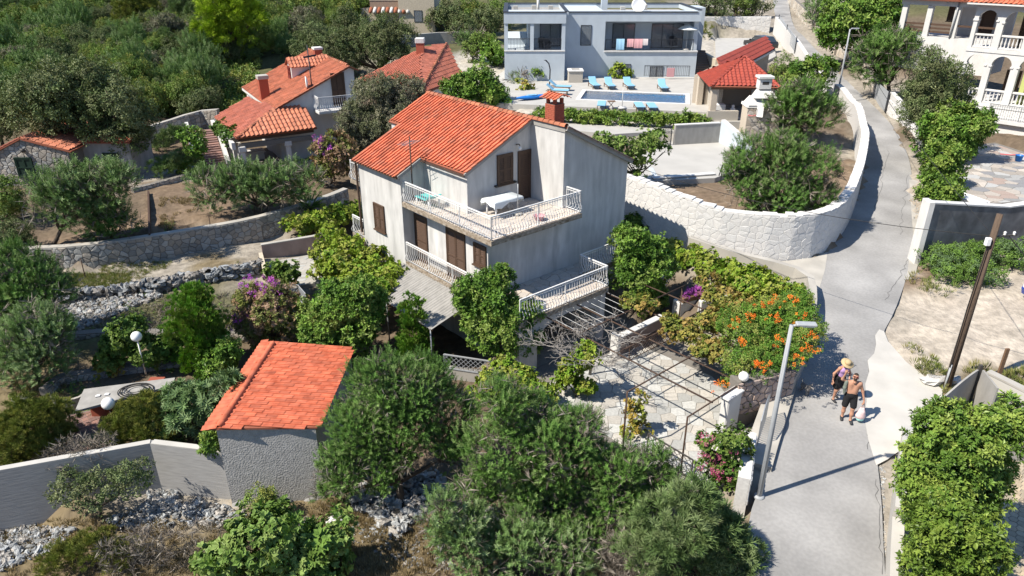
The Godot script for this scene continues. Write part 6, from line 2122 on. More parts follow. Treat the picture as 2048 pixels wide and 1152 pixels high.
	var bas := st0()
	var i0 := 0.35
	var q := [Vector3(i0, 0, i0), Vector3(w - i0, 0, i0), Vector3(w - i0, 0, dep - i0), Vector3(i0, 0, dep - i0)]
	for k in 4:
		var p: Vector3 = q[k]
		var n: Vector3 = q[(k + 1) % 4]
		quad(bas, rel * p, rel * n, rel * (n - Vector3(0, 1.5, 0)), rel * (p - Vector3(0, 1.5, 0)))
	quad(bas, rel * (q[0] - Vector3(0, 1.5, 0)), rel * (q[1] - Vector3(0, 1.5, 0)), rel * (q[2] - Vector3(0, 1.5, 0)), rel * (q[3] - Vector3(0, 1.5, 0)))
	part(pool, "basin", done(bas), M.pool_tile[0])
	for k in 3:
		part(pool, "pool_step", boxm(Vector3(w - 1.6 + k * 0.4, -1.48, i0 + 0.02), Vector3(w - i0 - 0.02, -1.1 + k * 0.3, dep - i0 - 0.02), 0.0, rel), M.pool_tile[1])
	part(pool, "water", boxm(Vector3(i0 + 0.003, -1.49, i0 + 0.003), Vector3(w - i0 - 0.003, -0.12, dep - i0 - 0.003), 0.0, rel), M.water)
	for k in [[1188, 175, 0.15, "blue cushioned lounger at the far side of the pool beside the stone well"], [1257, 176, 0.1, "blue cushioned lounger at the far side of the pool right of the round green shrub"], [1325, 180, 0.0, "blue cushioned lounger alone at the far end of the pool"]]:
		lounger(k[0], k[1], 1.92, k[2], k[3])
	lounger(1219, 176, 1.92, 0.1, "lounger with bare wooden backrest on the far side of the pool", true)
	lounger(1115, 188, 1.92, 1.35, "blue lounger turned sideways at the narrow pool end, in front of the shower")
	lounger(1120, 180, 1.92, 1.35, "blue lounger turned sideways at the narrow pool end, behind its twin", true)
	lounger(1203, 216, 1.92, 3.0, "blue topped lounger by the hedge beside a folding table", false)
	lounger(1278, 219, 1.92, 3.1, "low brown lounger with blue cushion by the hedge, beside its twin", false)
	lounger(1303, 220, 1.92, 3.1, "low brown lounger with blue cushion by the hedge, last in the row", false)
	var ft := thing("folding_table", "small folding table between the hedge and the pool", "table", P(1222, 216, 1.92))
	part(ft, "tabletop", boxm(Vector3(-0.3, 0.5, -0.25), Vector3(0.3, 0.53, 0.25)), M.wood)
	for s in [-1, 1]:
		part(ft, "leg", barm(Vector3(-0.25 * s, 0, 0.2), Vector3(0.25 * s, 0.5, -0.2), 0.04, 0.03), M.wood)
	var pb := thing("parasol_pole", "bare white parasol pole in a round foot by the hedge", "parasol stand", P(1244, 216, 1.92))
	part(pb, "foot", lathem([Vector2(0, 0), Vector2(0.35, 0), Vector2(0.33, 0.08), Vector2(0, 0.1)]), M.white)
	part(pb, "pole", tubem([Vector3(0, 0.05, 0), Vector3(0, 1.5, 0)], 0.03), M.white)
	# kayak, shower, well, bins
	var ky := thing("kayak", "bright blue kayak lying on the gravel by the pool", "kayak", P(1064, 200, 1.85), 0.5)
	var kst := st0()
	kst.set_smooth_group(0)
	var rings := []
	for i in 13:
		var u := i / 12.0
		var rr2 := sin(PI * clampf(u, 0.02, 0.98))
		var ring := []
		for k in 10:
			var a := TAU * k / 10.0
			ring.append(Vector3(lerpf(-1.5, 1.5, u), 0.22 + sin(a) * 0.17 * pow(rr2, 0.5) + 0.12 * absf(u - 0.5), cos(a) * 0.36 * pow(rr2, 0.6)))
		rings.append(ring)
	for i in 12:
		for k in 10:
			quad(kst, rings[i][k], rings[i][(k + 1) % 10], rings[i + 1][(k + 1) % 10], rings[i + 1][k])
	part(ky, "hull", done(kst), M.blue_plastic)
	part(ky, "cockpit", lathem([Vector2(0.36, 0.0), Vector2(0.4, 0.05), Vector2(0.33, 0.04), Vector2(0.0, -0.06)], 14, Vector3(1.3, 1, 0.6)), M.sky_cushion, Transform3D(Basis(), Vector3(0, 0.37, 0)))
	var shw := thing("pool_shower", "dark curved garden shower at the narrow pool end", "shower", P(1099, 174, 1.9))
	part(shw, "pipe", tubem([Vector3.ZERO, Vector3(0.02, 1.5, 0), Vector3(-0.1, 2.0, 0), Vector3(-0.4, 2.3, 0)], 0.055, 8), M.charcoal)
	part(shw, "head", lathem([Vector2(0, 0.03), Vector2(0.13, 0.0), Vector2(0.13, 0.03), Vector2(0, 0.06)]), M.charcoal, Transform3D(Basis(), Vector3(-0.42, 2.26, 0)))
	var wl := thing("stone_well", "square cream stone well head in front of the villa", "well", P(1150, 163, 1.9))
	part(wl, "body", boxm(Vector3(-0.65, 0, -0.6), Vector3(0.65, 0.95, 0.6), 0.02), M.cream_stone[2])
	part(wl, "rim", boxm(Vector3(-0.72, 0.952, -0.68), Vector3(0.72, 1.1, 0.68), 0.03), M.white)
	part(wl, "lid", boxm(Vector3(-0.35, 1.1, -0.35), Vector3(0.35, 1.13, 0.35)), M.grey_wall)
	for k in 2:
		var b := thing("wheelie_bin", ["blue wheeled bin against the white courtyard wall", "dark green wheeled bin against the white courtyard wall"][k], "bin", P([1500, 1524][k], [66, 66][k], 2.6), 0.1)
		part(b, "body", slabm([Vector2(-0.24, 0), Vector2(0.24, 0), Vector2(0.3, 0.95), Vector2(-0.3, 0.95)], Transform3D(Basis(), Vector3(0, 0.06, 0.3)), 0.6), [M.blue_plastic, M.green_plastic][k])
		part(b, "lid", boxm(Vector3(-0.33, 1.01, -0.34), Vector3(0.33, 1.1, 0.34), 0.03), [M.blue_plastic, M.green_plastic][k])
		for s in [-1, 1]:
			part(b, "wheel", tubem([Vector3(s * 0.22, 0.1, -0.28), Vector3(s * 0.28, 0.1, -0.28)], 0.1, 12), M.rubber)
	car("parked_car", "black parked car in the courtyard behind the barbecue pavilion", P(1520, 98, 2.4), deg_to_rad(200), M.paint_black)
	stone_wall("courtyard_wall", "tall white rubble wall at the back of the villa courtyard", [[1392, 66, 2.6], [1460, 66, 2.6], [1538, 66, 2.7]], 2.0, 0.4, Vector2(0.6, 0.42), M.white_stone, M.white, M.white_mortar, 150)
	var sn := thing("slat_fence", "dark horizontal slat fence behind the villa", "fence", P(1412, 58, 3.2))
	for k in 6:
		part(sn, "slat", barm(Vector3(0, 0.5 + k * 0.22, -3), Vector3(2.9, 0.5 + k * 0.22, -3), 0.04, 0.15), M.charcoal)
	struct("courtyard_paving", sheet([[1430, 76], [1545, 76], [1552, 112], [1500, 140], [1432, 130]], 0.0, 2.35), M.terrace)
	# hedge
	var hg := thing("hedge", "long clipped green hedge between the pool and the lower path", "hedge", P(1240, 240, 1.2))
	var hb := []
	for i in 34:
		var p := P(1078 + i * 10, 231 + i * 0.5, 1.55) - hg.position
		hb.append([p, Vector3(0.46, 0.36, 0.4)])
	foliage(hg, "foliage", "laurel", hb, 0.28, 1.0, 0.5)
	struct("lower_path", sheet([[1065, 238], [1420, 254], [1410, 264], [1330, 262], [1230, 268], [1085, 256]], 0.0, 1.15), M.terrace)
	# sports court
	var cz := 0.6
	struct("sports_court", sheet([[1252, 322], [1330, 284], [1440, 276], [1500, 300], [1500, 330], [1430, 356], [1305, 362], [1262, 350]], 0.0, cz), M.court)
	var cw := thing("court_wall", "tall grey rendered wall with pale coping behind the sports court", "wall", P(1348, 290, cz))
	var w0 := P(1348, 290, cz) - cw.position
	var w1 := P(1437, 285, cz) - cw.position
	var w2 := P(1500, 314, cz) - cw.position
	part(cw, "wall", wallm([w0, w1], 1.35, 0.25, 0.3), M.grey_wall)
	part(cw, "wall", wallm([w1 + Vector3(0.01, 0, 0), w2], [1.55, 0.7], 0.25, 0.3), M.villa)
	part(cw, "coping", wallm([w0 + Vector3(0, 1.352, 0.03), w1 + Vector3(0, 1.352, 0.03)], 0.06, 0.32, 0.0), M.white)
	part(cw, "coping", wallm([w1 + Vector3(0.02, 1.554, 0), w2 + Vector3(0, 0.704, 0)], 0.06, 0.3, 0.0), M.white)
	var cg := thing("court_gate", "grey wire mesh gate in the corner of the sports court", "gate", P(1318, 292, cz))
	lattice(cg, "gate_leaf", Vector3.ZERO, w0 + cw.position - cg.position - Vector3(0.25, 0, 0), 1.3, 0.12, M.charcoal, 0.06)
	var ce := thing("court_edge_wall", "low grey retaining wall with white coping at the near edge of the court", "wall", P(1318, 383, 0.0))
	var r0 := P(1309, 384, -0.15) - ce.position
	var r1 := P(1428, 374, -0.15) - ce.position
	part(ce, "wall", wallm([r0, r1], 0.8, 0.3, 0.3), M.grey_wall)
	part(ce, "wall", wallm([P(1305, 360, -0.1) - ce.position - Vector3(0.3, 0, 0), r0 - Vector3(0.01, 0, 0.0)], 0.8, 0.25, 0.3), M.villa)
	part(ce, "coping", wallm([r0 + Vector3(-0.1, 0.802, 0.05), r1 + Vector3(0, 0.802, 0.05)], 0.06, 0.42, 0.0), M.white)
	var gf := thing("goal_frame", "small dark steel frame standing at the court's near corner", "goal", P(1440, 372, 0.1))
	var gs := st0()
	for s in [[0, 0, 0, 0, 1.3, 0], [0.9, 0, 0, 0.9, 1.3, 0], [0, 1.3, 0, 0.9, 1.3, 0], [0, 1.3, 0, 0, 0.0, -0.8], [0.9, 1.3, 0, 0.9, 0, -0.8]]:
		bar(gs, Vector3(s[0], s[1], s[2]), Vector3(s[3], s[4], s[5]), 0.05, 0.05)
	part(gf, "frame", done(gs), M.charcoal)
	part(gf, "footing", boxm(Vector3(-0.2, -0.5, -0.3), Vector3(1.1, 0.02, 0.2), 0.03), M.white_concrete)
	var bb := thing("basketball_hoop", "white basketball backboard with red ring on a grey post", "basketball hoop", P(1512, 292, cz))
	part(bb, "post", tubem([Vector3.ZERO, Vector3(0, 2.9, 0)], 0.07, 8), M.metal)
	var fr := Transform3D(Basis(Vector3.UP, deg_to_rad(-40)), Vector3(-0.55, 2.1, 0.2))
	var bd := part(bb, "backboard", boxm(Vector3(-0.65, 0, -0.02), Vector3(0.65, 0.95, 0.02), 0.01, fr), M.plastic_white)
	var bm := st0()
	for s in [[-0.25, 0.15, 0.25, 0.17], [-0.25, 0.48, 0.25, 0.5], [-0.25, 0.17, -0.22, 0.48], [0.22, 0.17, 0.25, 0.48]]:
		box(bm, Vector3(s[0], s[1], 0.021), Vector3(s[2], s[3], 0.025), fr)
	part(bd, "target_mark", done(bm), M.charcoal)
	var rg := []
	for i in 17:
		rg.append(fr * Vector3(0.23 * cos(TAU * i / 16.0), 0.12, 0.27 + 0.23 * sin(TAU * i / 16.0)))
	part(bb, "ring", tubem(rg, 0.025, 6), M.red_plastic)
	part(bb, "arm", barm(Vector3(0, 2.6, 0), fr * Vector3(0, 0.5, -0.02), 0.08, 0.08), M.metal)
	# barbecue pavilion
	var eh := 4.2
	var fl := P(1423, 173, eh)
	var frt := P(1561, 176, eh)
	var po := Vector3((fl.x + frt.x) / 2, 1.75, fl.z - 1.5)
	var pv := thing("barbecue_pavilion", "open stone barbecue pavilion with a red tiled hip roof", "pavilion", po)
	var ap := P(1490, 113, 5.75) - po
	var a0 := fl - po
	var a1 := frt - po
	var bl := a0 + Vector3(0.5, 0, -6.0)
	var br := a1 + Vector3(0.5, 0, -6.0)
	for f in [[a0, a1, ap], [a0, bl, ap], [a1, br, ap], [bl, br, ap]]:
		var rf := part(pv, "roof", platem([f[2], f[0], f[1]], 0.1), M.under_roof)
		tile_face(rf, [f[2], f[0], f[1]], f[1] - f[0], 0.3, 0.38, tilem(0.3, 0.38, 0.08 if f[1] == a1 else 0.04), M.red_tiles, 300 if f[1] == a1 else 0)
		if f[0] == a0:
			ridge_caps(rf, ap, f[0] if f[1] != a1 else a1, 0.11, 0.36, M.red_tiles)
	var rb := [P(1434, 116, 5.1) - po, P(1532, 72, 5.1) - po, P(1547, 99, 4.2) - po]
	rb.append(rb[0] + rb[2] - rb[1])
	var rr3 := part(pv, "rear_roof", platem([rb[0], rb[1], rb[2], rb[3]], 0.1), M.under_roof)
	tile_face(rr3, [rb[0], rb[1], rb[2], rb[3]], rb[1] - rb[0], 0.3, 0.4, tilem(0.3, 0.4, 0.03), M.red_tiles, 0)
	part(pv, "rear_fascia", barm(rb[3] - Vector3(0, 0.15, 0), rb[2] - Vector3(0, 0.15, 0), 0.05, 0.2), M.white)
	part(pv, "rear_wall", wallm([Vector3(rb[3].x, 0, rb[3].z) + Vector3(-0.2, 0, -0.4), Vector3(rb[2].x, 0, rb[2].z) + Vector3(-0.2, 0, -0.4)], 2.3, 2.0, 0.5), M.cream_stone[1])
	for c in [[a0.x + 0.35, a0.z - 0.4], [a1.x - 0.35, a1.z - 0.4], [a0.x + 0.6, a0.z - 5.4], [a1.x - 0.1, a1.z - 5.4]]:
		part(pv, "pillar", boxm(Vector3(c[0] - 0.22, -0.3, c[1] - 0.22), Vector3(c[0] + 0.22, eh - po.y - 0.08, c[1] + 0.22), 0.02), M.cream_stone[3])
	part(pv, "back_wall", boxm(Vector3(a0.x + 1.0, -0.3, a0.z - 5.6), Vector3(a1.x, eh - po.y - 0.08, a0.z - 5.3)), M.cream_stone[1])
	part(pv, "side_wall", boxm(Vector3(a0.x + 1.2, -0.3, a0.z - 5.2), Vector3(a0.x + 1.5, eh - po.y - 0.1, a0.z - 2.2)), M.cream_stone[2])
	part(pv, "floor", boxm(Vector3(a0.x - 0.1, -0.5, a0.z - 6.0), Vector3(a1.x + 0.3, 0.02, a0.z + 0.2)), M.terrace)
	part(pv, "low_wall", boxm(Vector3(a0.x, 0.021, a0.z - 0.45), Vector3(a0.x + 2.2, 0.7, a0.z - 0.1)), M.cream_stone[2])
	part(pv, "counter", boxm(Vector3(a0.x + 0.6, 0.0, a0.z - 2.0), Vector3(a0.x + 1.6, 0.9, a0.z - 1.4), 0.03), M.plastic_white)
	part(pv, "eave", boxm(Vector3(a0.x + 0.05, eh - po.y - 0.22, a0.z - 0.25), Vector3(a1.x - 0.05, eh - po.y - 0.1, a0.z - 0.1)), M.wood)
	# stone chimney in front of it
	var cb := P(1518, 290, 0.75)
	var cm := thing("stone_barbecue", "large white stone barbecue with a stepped hood and square chimney", "barbecue", cb)
	var hgt := func(py: float) -> float: return tall(cb, py)
	part(cm, "base", boxm(Vector3(-1.15, -0.5, -1.2), Vector3(1.15, hgt.call(216), 0.0), 0.02), M.cream_stone[3])
	pieces(cm, "stone", [Vector2(-1.13, 0.0), Vector2(1.13, 0.0), Vector2(1.13, hgt.call(217)), Vector2(-1.13, hgt.call(217))], Vector2(0.42, 0.26), 0.03, func(p: Vector2, d: float) -> Vector3: return Vector3(p.x, p.y, d), M.cream_stone, 0.03, 0.02, 0.01, 0.42, 120)
	var hd := st0()
	var y0: float = hgt.call(215)
	var y1: float = hgt.call(181)
	var lv := [[1.2, 1.35], [1.12, 1.25], [0.75, 0.85], [0.45, 0.5]]
	for k in 3:
		var ya := lerpf(y0, y1, [0.0, 0.12, 0.55][k])
		var yb2 := lerpf(y0, y1, [0.12, 0.55, 1.0][k])
		var u: Array = lv[k]
		var u2: Array = lv[k + 1]
		var lo := [Vector3(-u[0], ya, 0.05), Vector3(u[0], ya, 0.05), Vector3(u[0], ya, -u[1]), Vector3(-u[0], ya, -u[1])]
		var hi := [Vector3(-u2[0], yb2, -0.3 * (k + 0.2)), Vector3(u2[0], yb2, -0.3 * (k + 0.2)), Vector3(u2[0], yb2, -u2[1] - 0.3), Vector3(-u2[0], yb2, -u2[1] - 0.3)]
		for s in 4:
			quad(hd, lo[s], lo[(s + 1) % 4], hi[(s + 1) % 4], hi[s])
	part(cm, "hood", done(hd), M.white_stone[0])
	part(cm, "stack", boxm(Vector3(-0.42, y1, -1.15), Vector3(0.42, hgt.call(160), -0.45), 0.02), M.white_stone[2])
	part(cm, "painted_flue_opening", boxm(Vector3(-0.22, hgt.call(172), -0.46), Vector3(0.22, hgt.call(166), -0.445)), M.hollow_shade)  # flat dark plate on the solid stack, painted as the flue's shaded hollow
	part(cm, "stack_cap", boxm(Vector3(-0.52, hgt.call(160), -1.25), Vector3(0.52, hgt.call(155), -0.35), 0.02), M.white_stone[3])
	var st2 := thing("garden_statue", "small white garden statue on the low wall before the pavilion", "statue", P(1463, 238, 1.6))
	part(st2, "figure", lathem([Vector2(0, 0), Vector2(0.2, 0), Vector2(0.17, 0.1), Vector2(0.1, 0.15), Vector2(0.16, 0.5), Vector2(0.18, 0.75), Vector2(0.08, 0.85), Vector2(0.12, 0.98), Vector2(0.0, 1.08)]), M.plastic_white)
	stone_wall("terrace_edge_wall", "low cream stone wall in front of the barbecue pavilion", [[1424, 262, 0.9], [1470, 262, 0.9], [1500, 275, 0.8]], 0.9, 0.4, Vector2(0.45, 0.28), M.cream_stone, M.white, M.mortar, 60)

func car(called: String, label: String, at: Vector3, turn: float, paint: Material) -> void:
	var t := thing(called, label, "car", at, turn)
	# side outline of the body, drawn across the width
	var low := [Vector2(-2.0, 0.3), Vector2(2.0, 0.3), Vector2(2.08, 0.55), Vector2(2.0, 0.8), Vector2(1.0, 0.95), Vector2(-1.85, 0.98), Vector2(-2.05, 0.7)]
	var top := [Vector2(1.05, 0.95), Vector2(0.45, 1.38), Vector2(-1.2, 1.44), Vector2(-1.85, 0.98)]
	var R := Basis(Vector3(0, 0, 1), Vector3.UP, Vector3(-1, 0, 0))
	part(t, "body", slabm(low, Transform3D(R, Vector3(-0.86, 0, 0)), 1.72), paint)
	part(t, "cabin", slabm(top, Transform3D(R, Vector3(-0.72, 0, 0)), 1.44), M.glass)
	part(t, "roof", boxm(Vector3(-0.7, 1.38, -1.2), Vector3(0.7, 1.47, 0.5), 0.04), paint)
	for s in [-1, 1]:
		part(t, "mirror", boxm(Vector3(s * 0.86 - 0.02, 0.95, 0.72), Vector3(s * 1.05 + 0.02, 1.1, 0.84), 0.03), paint)
		part(t, "headlight", boxm(Vector3(s * 0.65 - 0.18, 0.6, 1.98), Vector3(s * 0.65 + 0.18, 0.75, 2.07), 0.02), M.globe)
		for z in [-1.25, 1.3]:
			var w := part(t, "wheel", tubem([Vector3(s * 0.7, 0.32, z), Vector3(s * 0.88, 0.32, z)], 0.32, 18), M.rubber)
			part(w, "rim", tubem([Vector3(s * 0.84, 0.32, z), Vector3(s * 0.89, 0.32, z)], 0.19, 12), M.metal)

func street_lamp(foot: Vector3, top_y: float, arm: Vector3, label: String) -> void:
	var h := tall(foot, top_y)
	var t := thing("street_lamp", label, "street lamp", foot, 0.0, "street lamps")
	part(t, "base", lathem([Vector2(0, 0), Vector2(0.16, 0), Vector2(0.15, 0.05), Vector2(0.11, 0.08), Vector2(0, 0.08)]), M.galva)
	part(t, "pole", tubem([Vector3.ZERO, Vector3(0, h * 0.5, 0), Vector3(0, h, 0)], [0.08, 0.07, 0.055], 12), M.galva)
	part(t, "arm", tubem([Vector3(0, h - 0.05, 0), Vector3(0, h + 0.02, 0) + arm * 0.25], 0.035), M.galva)
	var b := Basis(arm.normalized(), Vector3.UP, arm.normalized().cross(Vector3.UP))
	part(t, "lamp_head", boxm(Vector3(0.1, -0.03, -0.1), Vector3(arm.length(), 0.05, 0.1), 0.03, Transform3D(b, Vector3(0, h + 0.03, 0))), M.galva)
	part(t, "lens", boxm(Vector3(0.25, -0.045, -0.08), Vector3(arm.length() - 0.06, -0.031, 0.08), 0.0, Transform3D(b, Vector3(0, h + 0.03, 0))), M.globe)
func wire(called: String, label: String, a: Vector3, b: Vector3, sag: float, r := 0.012) -> void:
	var t := thing(called, label, "cable", a)
	var pts := []
	for i in 17:
		var u := i / 16.0
		pts.append((b - a) * u - Vector3(0, sag * 4.0 * u * (1 - u), 0))
	part(t, "cable", tubem(pts, r, 5), M.rubber)

func white_wall() -> void:
	var foot := []
	var px := [[1238, 448], [1300, 470], [1400, 500], [1500, 516], [1580, 521], [1640, 508], [1690, 458], [1718, 380], [1724, 310], [1706, 246], [1674, 204]]
	var tops := [2.6, 2.3, 2.1, 2.0, 1.85, 1.8, 1.9, 1.8, 1.7, 1.5, 1.3]
	for p in px:
		foot.append(PR(p[0], p[1]))
	var path := smooth_path(foot, 1.1)
	var t := thing("white_stone_wall", "high curved whitewashed rubble stone wall round the olive garden", "wall", path[0])
	var loc := []
	var hs := []
	for i in path.size():
		loc.append(path[i] - path[0])
		var u := float(i) / (path.size() - 1) * (tops.size() - 1)
		var k := mini(int(u), tops.size() - 2)
		hs.append(lerpf(tops[k], tops[k + 1], u - k) + 0.1 * sin(i * 0.9))
	part(t, "wall", wallm(loc, hs, 0.45, 0.5), M.white_mortar)
	var al := along(loc)
	var len: float = al.call(0.0)[2]
	var ol := [Vector2(0, -0.1), Vector2(len, -0.1)]
	for i in loc.size():
		var j := loc.size() - 1 - i
		ol.append(Vector2(len * j / (loc.size() - 1), hs[j] + 0.02))
	pieces(t, "stone", ol, Vector2(0.4, 0.28), 0.016, func(p: Vector2, d: float) -> Vector3:
		var q: Array = al.call(p.x)
		return q[0] + q[1] * d + Vector3(0, p.y, 0), M.white_stone, 0.014, 0.018, 0.006)
	var cs := st0()
	for i in loc.size() - 1:
		var n := 3
		for k in n:
			var a: Vector3 = loc[i].lerp(loc[i + 1], float(k) / n)
			var b: Vector3 = loc[i].lerp(loc[i + 1], (k + 0.97) / n)
			var h := lerpf(hs[i], hs[i + 1], k / float(n))
			wall_body(cs, [a + Vector3(0, h + 0.003, 0), b + Vector3(0, h + 0.003, 0)], rng.randf_range(0.03, 0.14), 0.47, 0.0)
	part(t, "coping", done(cs), M.white_stone[3])
	# the next wall up the road, with a slatted screen
	var p2 := [PR(1662, 198), PR(1628, 160), PR(1596, 112), PR(1553, 60)]
	var w2 := thing("upper_white_wall", "white stone wall with a grey slatted screen on the road above the pavilion", "wall", p2[0])
	var l2 := []
	for p in p2:
		l2.append(p - p2[0])
	part(w2, "wall", wallm(l2, [0.9, 1.3, 1.5, 1.6], 0.4, 0.5), M.white_mortar)
	stone_face(w2, l2, -0.1, 0.95, Vector2(0.55, 0.38), M.white_stone, 120)
	for k in 7:
		part(w2, "screen_slat", barm(l2[2] + Vector3(-0.55, 0.55 + k * 0.2, 0.4), l2[3] + Vector3(-0.55, 0.6 + k * 0.2, 2.0), 0.04, 0.14), M.galva)
	for u in [0.0, 0.5, 1.0]:
		var a: Vector3 = (l2[2] + Vector3(-0.6, 0.3, 0.4)).lerp(l2[3] + Vector3(-0.6, 0.3, 2.0), u)
		part(w2, "screen_post", barm(a, a + Vector3(0, 1.75, 0), 0.07, 0.07), M.charcoal)
	# walls on the other side of the road
	var rp := [PR(1574, 10), PR(1602, 40), PR(1640, 82), PR(1668, 108)]
	var rw := thing("upper_cream_wall", "cream stone wall at the top of the road under hanging shrubs", "wall", rp[0])
	var rl := []
	for p in rp:
		rl.append(p - rp[0])
	part(rw, "wall", wallm(rl, 1.6, 0.4, 0.5), M.mortar)
	stone_face(rw, rl, -0.1, 1.6, Vector2(0.6, 0.4), M.cream_stone, 120)
	var sp := [PR(1640, 84), PR(1675, 120), PR(1712, 158), PR(1742, 192)]
	var sw := thing("cream_road_wall", "cream plastered wall along the road between the two gates", "wall", sp[0])
	var sl := []
	for p in sp:
		sl.append(p - sp[0] + Vector3(0.5, 0, 0))
	part(sw, "wall", wallm(sl, 1.5, 0.35, 0.5), M.cream)
	stone_face(sw, sl, -0.1, 1.5, Vector2(0.6, 0.4), M.cream_stone, 100, 0.02)
	var wp := [PR(1772, 222), PR(1795, 246), PR(1815, 275), PR(1832, 300)]
	var ww := thing("white_road_wall", "whitewashed rough wall along the road below the dark laurels", "wall", wp[0])
	var wl := []
	for p in wp:
		wl.append(p - wp[0])
	part(ww, "wall", wallm(wl, [1.5, 1.4, 1.2, 1.0], 0.35, 0.5), M.white_mortar)
	stone_face(ww, wl, -0.1, 1.0, Vector2(0.5, 0.35), M.white_stone, 100, 0.03)
	var gt := thing("steel_gate", "dark grey steel garden gate in the road wall behind the street lamp", "gate", PR(1746, 200))
	var g1 := PR(1770, 224) - gt.position
	var g := st0()
	wall_body(g, [Vector3.ZERO, g1], 1.5, 0.05, 0.0)
	part(gt, "leaf", done(g), M.galva)
	for u in [0.0, 1.0]:
		part(gt, "post", barm(g1 * u, g1 * u + Vector3(0, 1.7, 0), 0.1, 0.1), M.charcoal)
	street_lamp(PR(1518, 994), 650, Vector3(0.62, 0, 0.05), "tall grey street lamp beside the white gate pier")
	street_lamp(PR(1672, 206), 58, Vector3(0.7, 0, 0.0), "grey street lamp rising behind the curved white wall")
	street_lamp(PR(1523, 34), -40, Vector3(0.7, 0, 0.0), "street lamp at the top of the road by the courtyard wall")

func arch_house() -> void:
	var f1 := 3.0
	var a := P(1925, 200, f1)
	var b := P(2016, 212, f1)
	var x := (b - a).normalized()
	var n := x.cross(Vector3.UP).normalized()
	if n.z < 0:
		n = -n
	var o := Vector3(a.x, 0, a.z)
	var T := Transform3D(Basis(x, Vector3.UP, n), o)
	var H := thing("arcaded_house", "white house with two storeys of arched loggias and balustrades", "house", o)
	H.transform = T
	var inv := T.affine_inverse()
	var L := func(px: float, py: float) -> Vector2:
		var q: Vector3 = inv * PN(px, py, a, n)
		return Vector2(q.x, q.y)
	var xl: float = L.call(1914, 170).x
	var xr: float = L.call(2048, 120).x + 9.0
	var y0 := 1.2
	var y1: float = f1
	var y2: float = L.call(1923, 93).y
	var y3: float = L.call(1939, 5).y
	var depth := 2.6
	# two arcades: a front wall with arched openings
	for lev in 2:
		var yb: float = [y1, y2][lev]
		var yt: float = [y2, y3][lev] - 0.002
		var edges: Array = [[L.call(1926, 150).x, L.call(1964, 150).x], [L.call(1977, 150).x, L.call(2018, 150).x], [L.call(2034, 150).x, L.call(2075, 150).x]] if lev == 0 else [[L.call(1951, 60).x, L.call(1990, 60).x], [L.call(2005, 60).x, L.call(2052, 60).x], [L.call(2068, 60).x, L.call(2112, 60).x]]
		var pts := [Vector2(xl, yb), Vector2(edges[0][0], yb)]
		for e in edges:
			var r: float = (e[1] - e[0]) / 2.0
			var cy: float = yt - 0.42 - r
			for k in 13:
				var t := PI - PI * k / 12.0
				pts.append(Vector2((e[0] + e[1]) / 2.0 + r * cos(t), cy + r * sin(t)))
			pts.append(Vector2(e[1], yb))
			if e != edges[-1]:
				pts.append(Vector2(edges[edges.find(e) + 1][0], yb))
		pts.append_array([Vector2(xr, yb), Vector2(xr, yt), Vector2(xl, yt)])
		part(H, "arcade_wall", slabm(pts, Transform3D(), 0.4), M.white)
		for e in edges:
			var r: float = (e[1] - e[0]) / 2.0
			var cy: float = yt - 0.42 - r
			for s in 2:
				var w := 0.14 if e != edges[0] or s == 1 else 0.3
				part(H, "capital", boxm(Vector3(e[s] - (w if s == 0 else 0.06), cy - 0.14, -0.46), Vector3(e[s] + (0.06 if s == 0 else w), cy, 0.06), 0.02), M.white)
			var bs := st0()
			box(bs, Vector3(e[0], yb + 0.82, -0.3), Vector3(e[1], yb + 0.95, -0.08), Transform3D(), 0.015)
			box(bs, Vector3(e[0], yb + 0.02, -0.28), Vector3(e[1], yb + 0.12, -0.1))
			var br := part(H, "balustrade", done(bs), M.white)
			var cnt := int((e[1] - e[0]) / 0.23)
			if not bal_mesh.has("turned"):
				bal_mesh["turned"] = lathem([Vector2(0.05, 0), Vector2(0.05, 0.08), Vector2(0.035, 0.12), Vector2(0.07, 0.28), Vector2(0.035, 0.5), Vector2(0.045, 0.6), Vector2(0.05, 0.7)], 8)
			for k in cnt:
				part(br, "baluster", bal_mesh["turned"], M.white, Transform3D(Basis(), Vector3(e[0] + (k + 0.5) * (e[1] - e[0]) / cnt, yb + 0.12, -0.19)))
		part(H, "floor", boxm(Vector3(xl, yb - 0.25, -depth), Vector3(xr, yb, 0.05)), M.white)
		part(H, "back_wall", boxm(Vector3(xl + 3.4, yb, -depth - 0.3), Vector3(xr, yt, -depth)), [M.cream, M.white][lev])
		var iw: float = (edges[0][1] + edges[1][0]) / 2.0
		part(H, "side_wall", boxm(Vector3(iw + 2.2, yb, -depth), Vector3(iw + 2.5, yt, -0.41)), mat(lin(0.42, 0.45, 0.16), 0.9))
		shutter(H, "door", Vector3(iw + 1.1, yb + 0.02, -depth), Vector3.RIGHT, 0.9, 2.0, 1, M.shutter, false)
	# plinth of big blocks down to the patio
	part(H, "plinth", boxm(Vector3(xl, y0 - 1.0, -depth - 5), Vector3(xr, y1 - 0.251, -0.02)), M.white)
	pieces(H, "block", [Vector2(xl, y0), Vector2(xr - 7, y0), Vector2(xr - 7, y1 - 0.3), Vector2(xl, y1 - 0.3)], Vector2(0.7, 0.34), 0.02, func(p: Vector2, d: float) -> Vector3: return Vector3(p.x, p.y, d - 0.02), M.white_stone, 0.02, 0.01, 0.0, 0.03, 120, true)
	part(H, "body", boxm(Vector3(xl + 3.6, y1, -depth - 7), Vector3(xr, y3, -depth - 0.301)), M.white)
	# roof
	var rp := [Vector3(xl - 0.5, y3 + 0.05, 0.5), Vector3(xr, y3 + 0.05, 0.5), Vector3(xr, y3 + 2.4, -5.0), Vector3(xl - 0.5, y3 + 2.4, -5.0)]
	var rf := part(H, "roof", platem(rp, 0.1), M.under_roof)
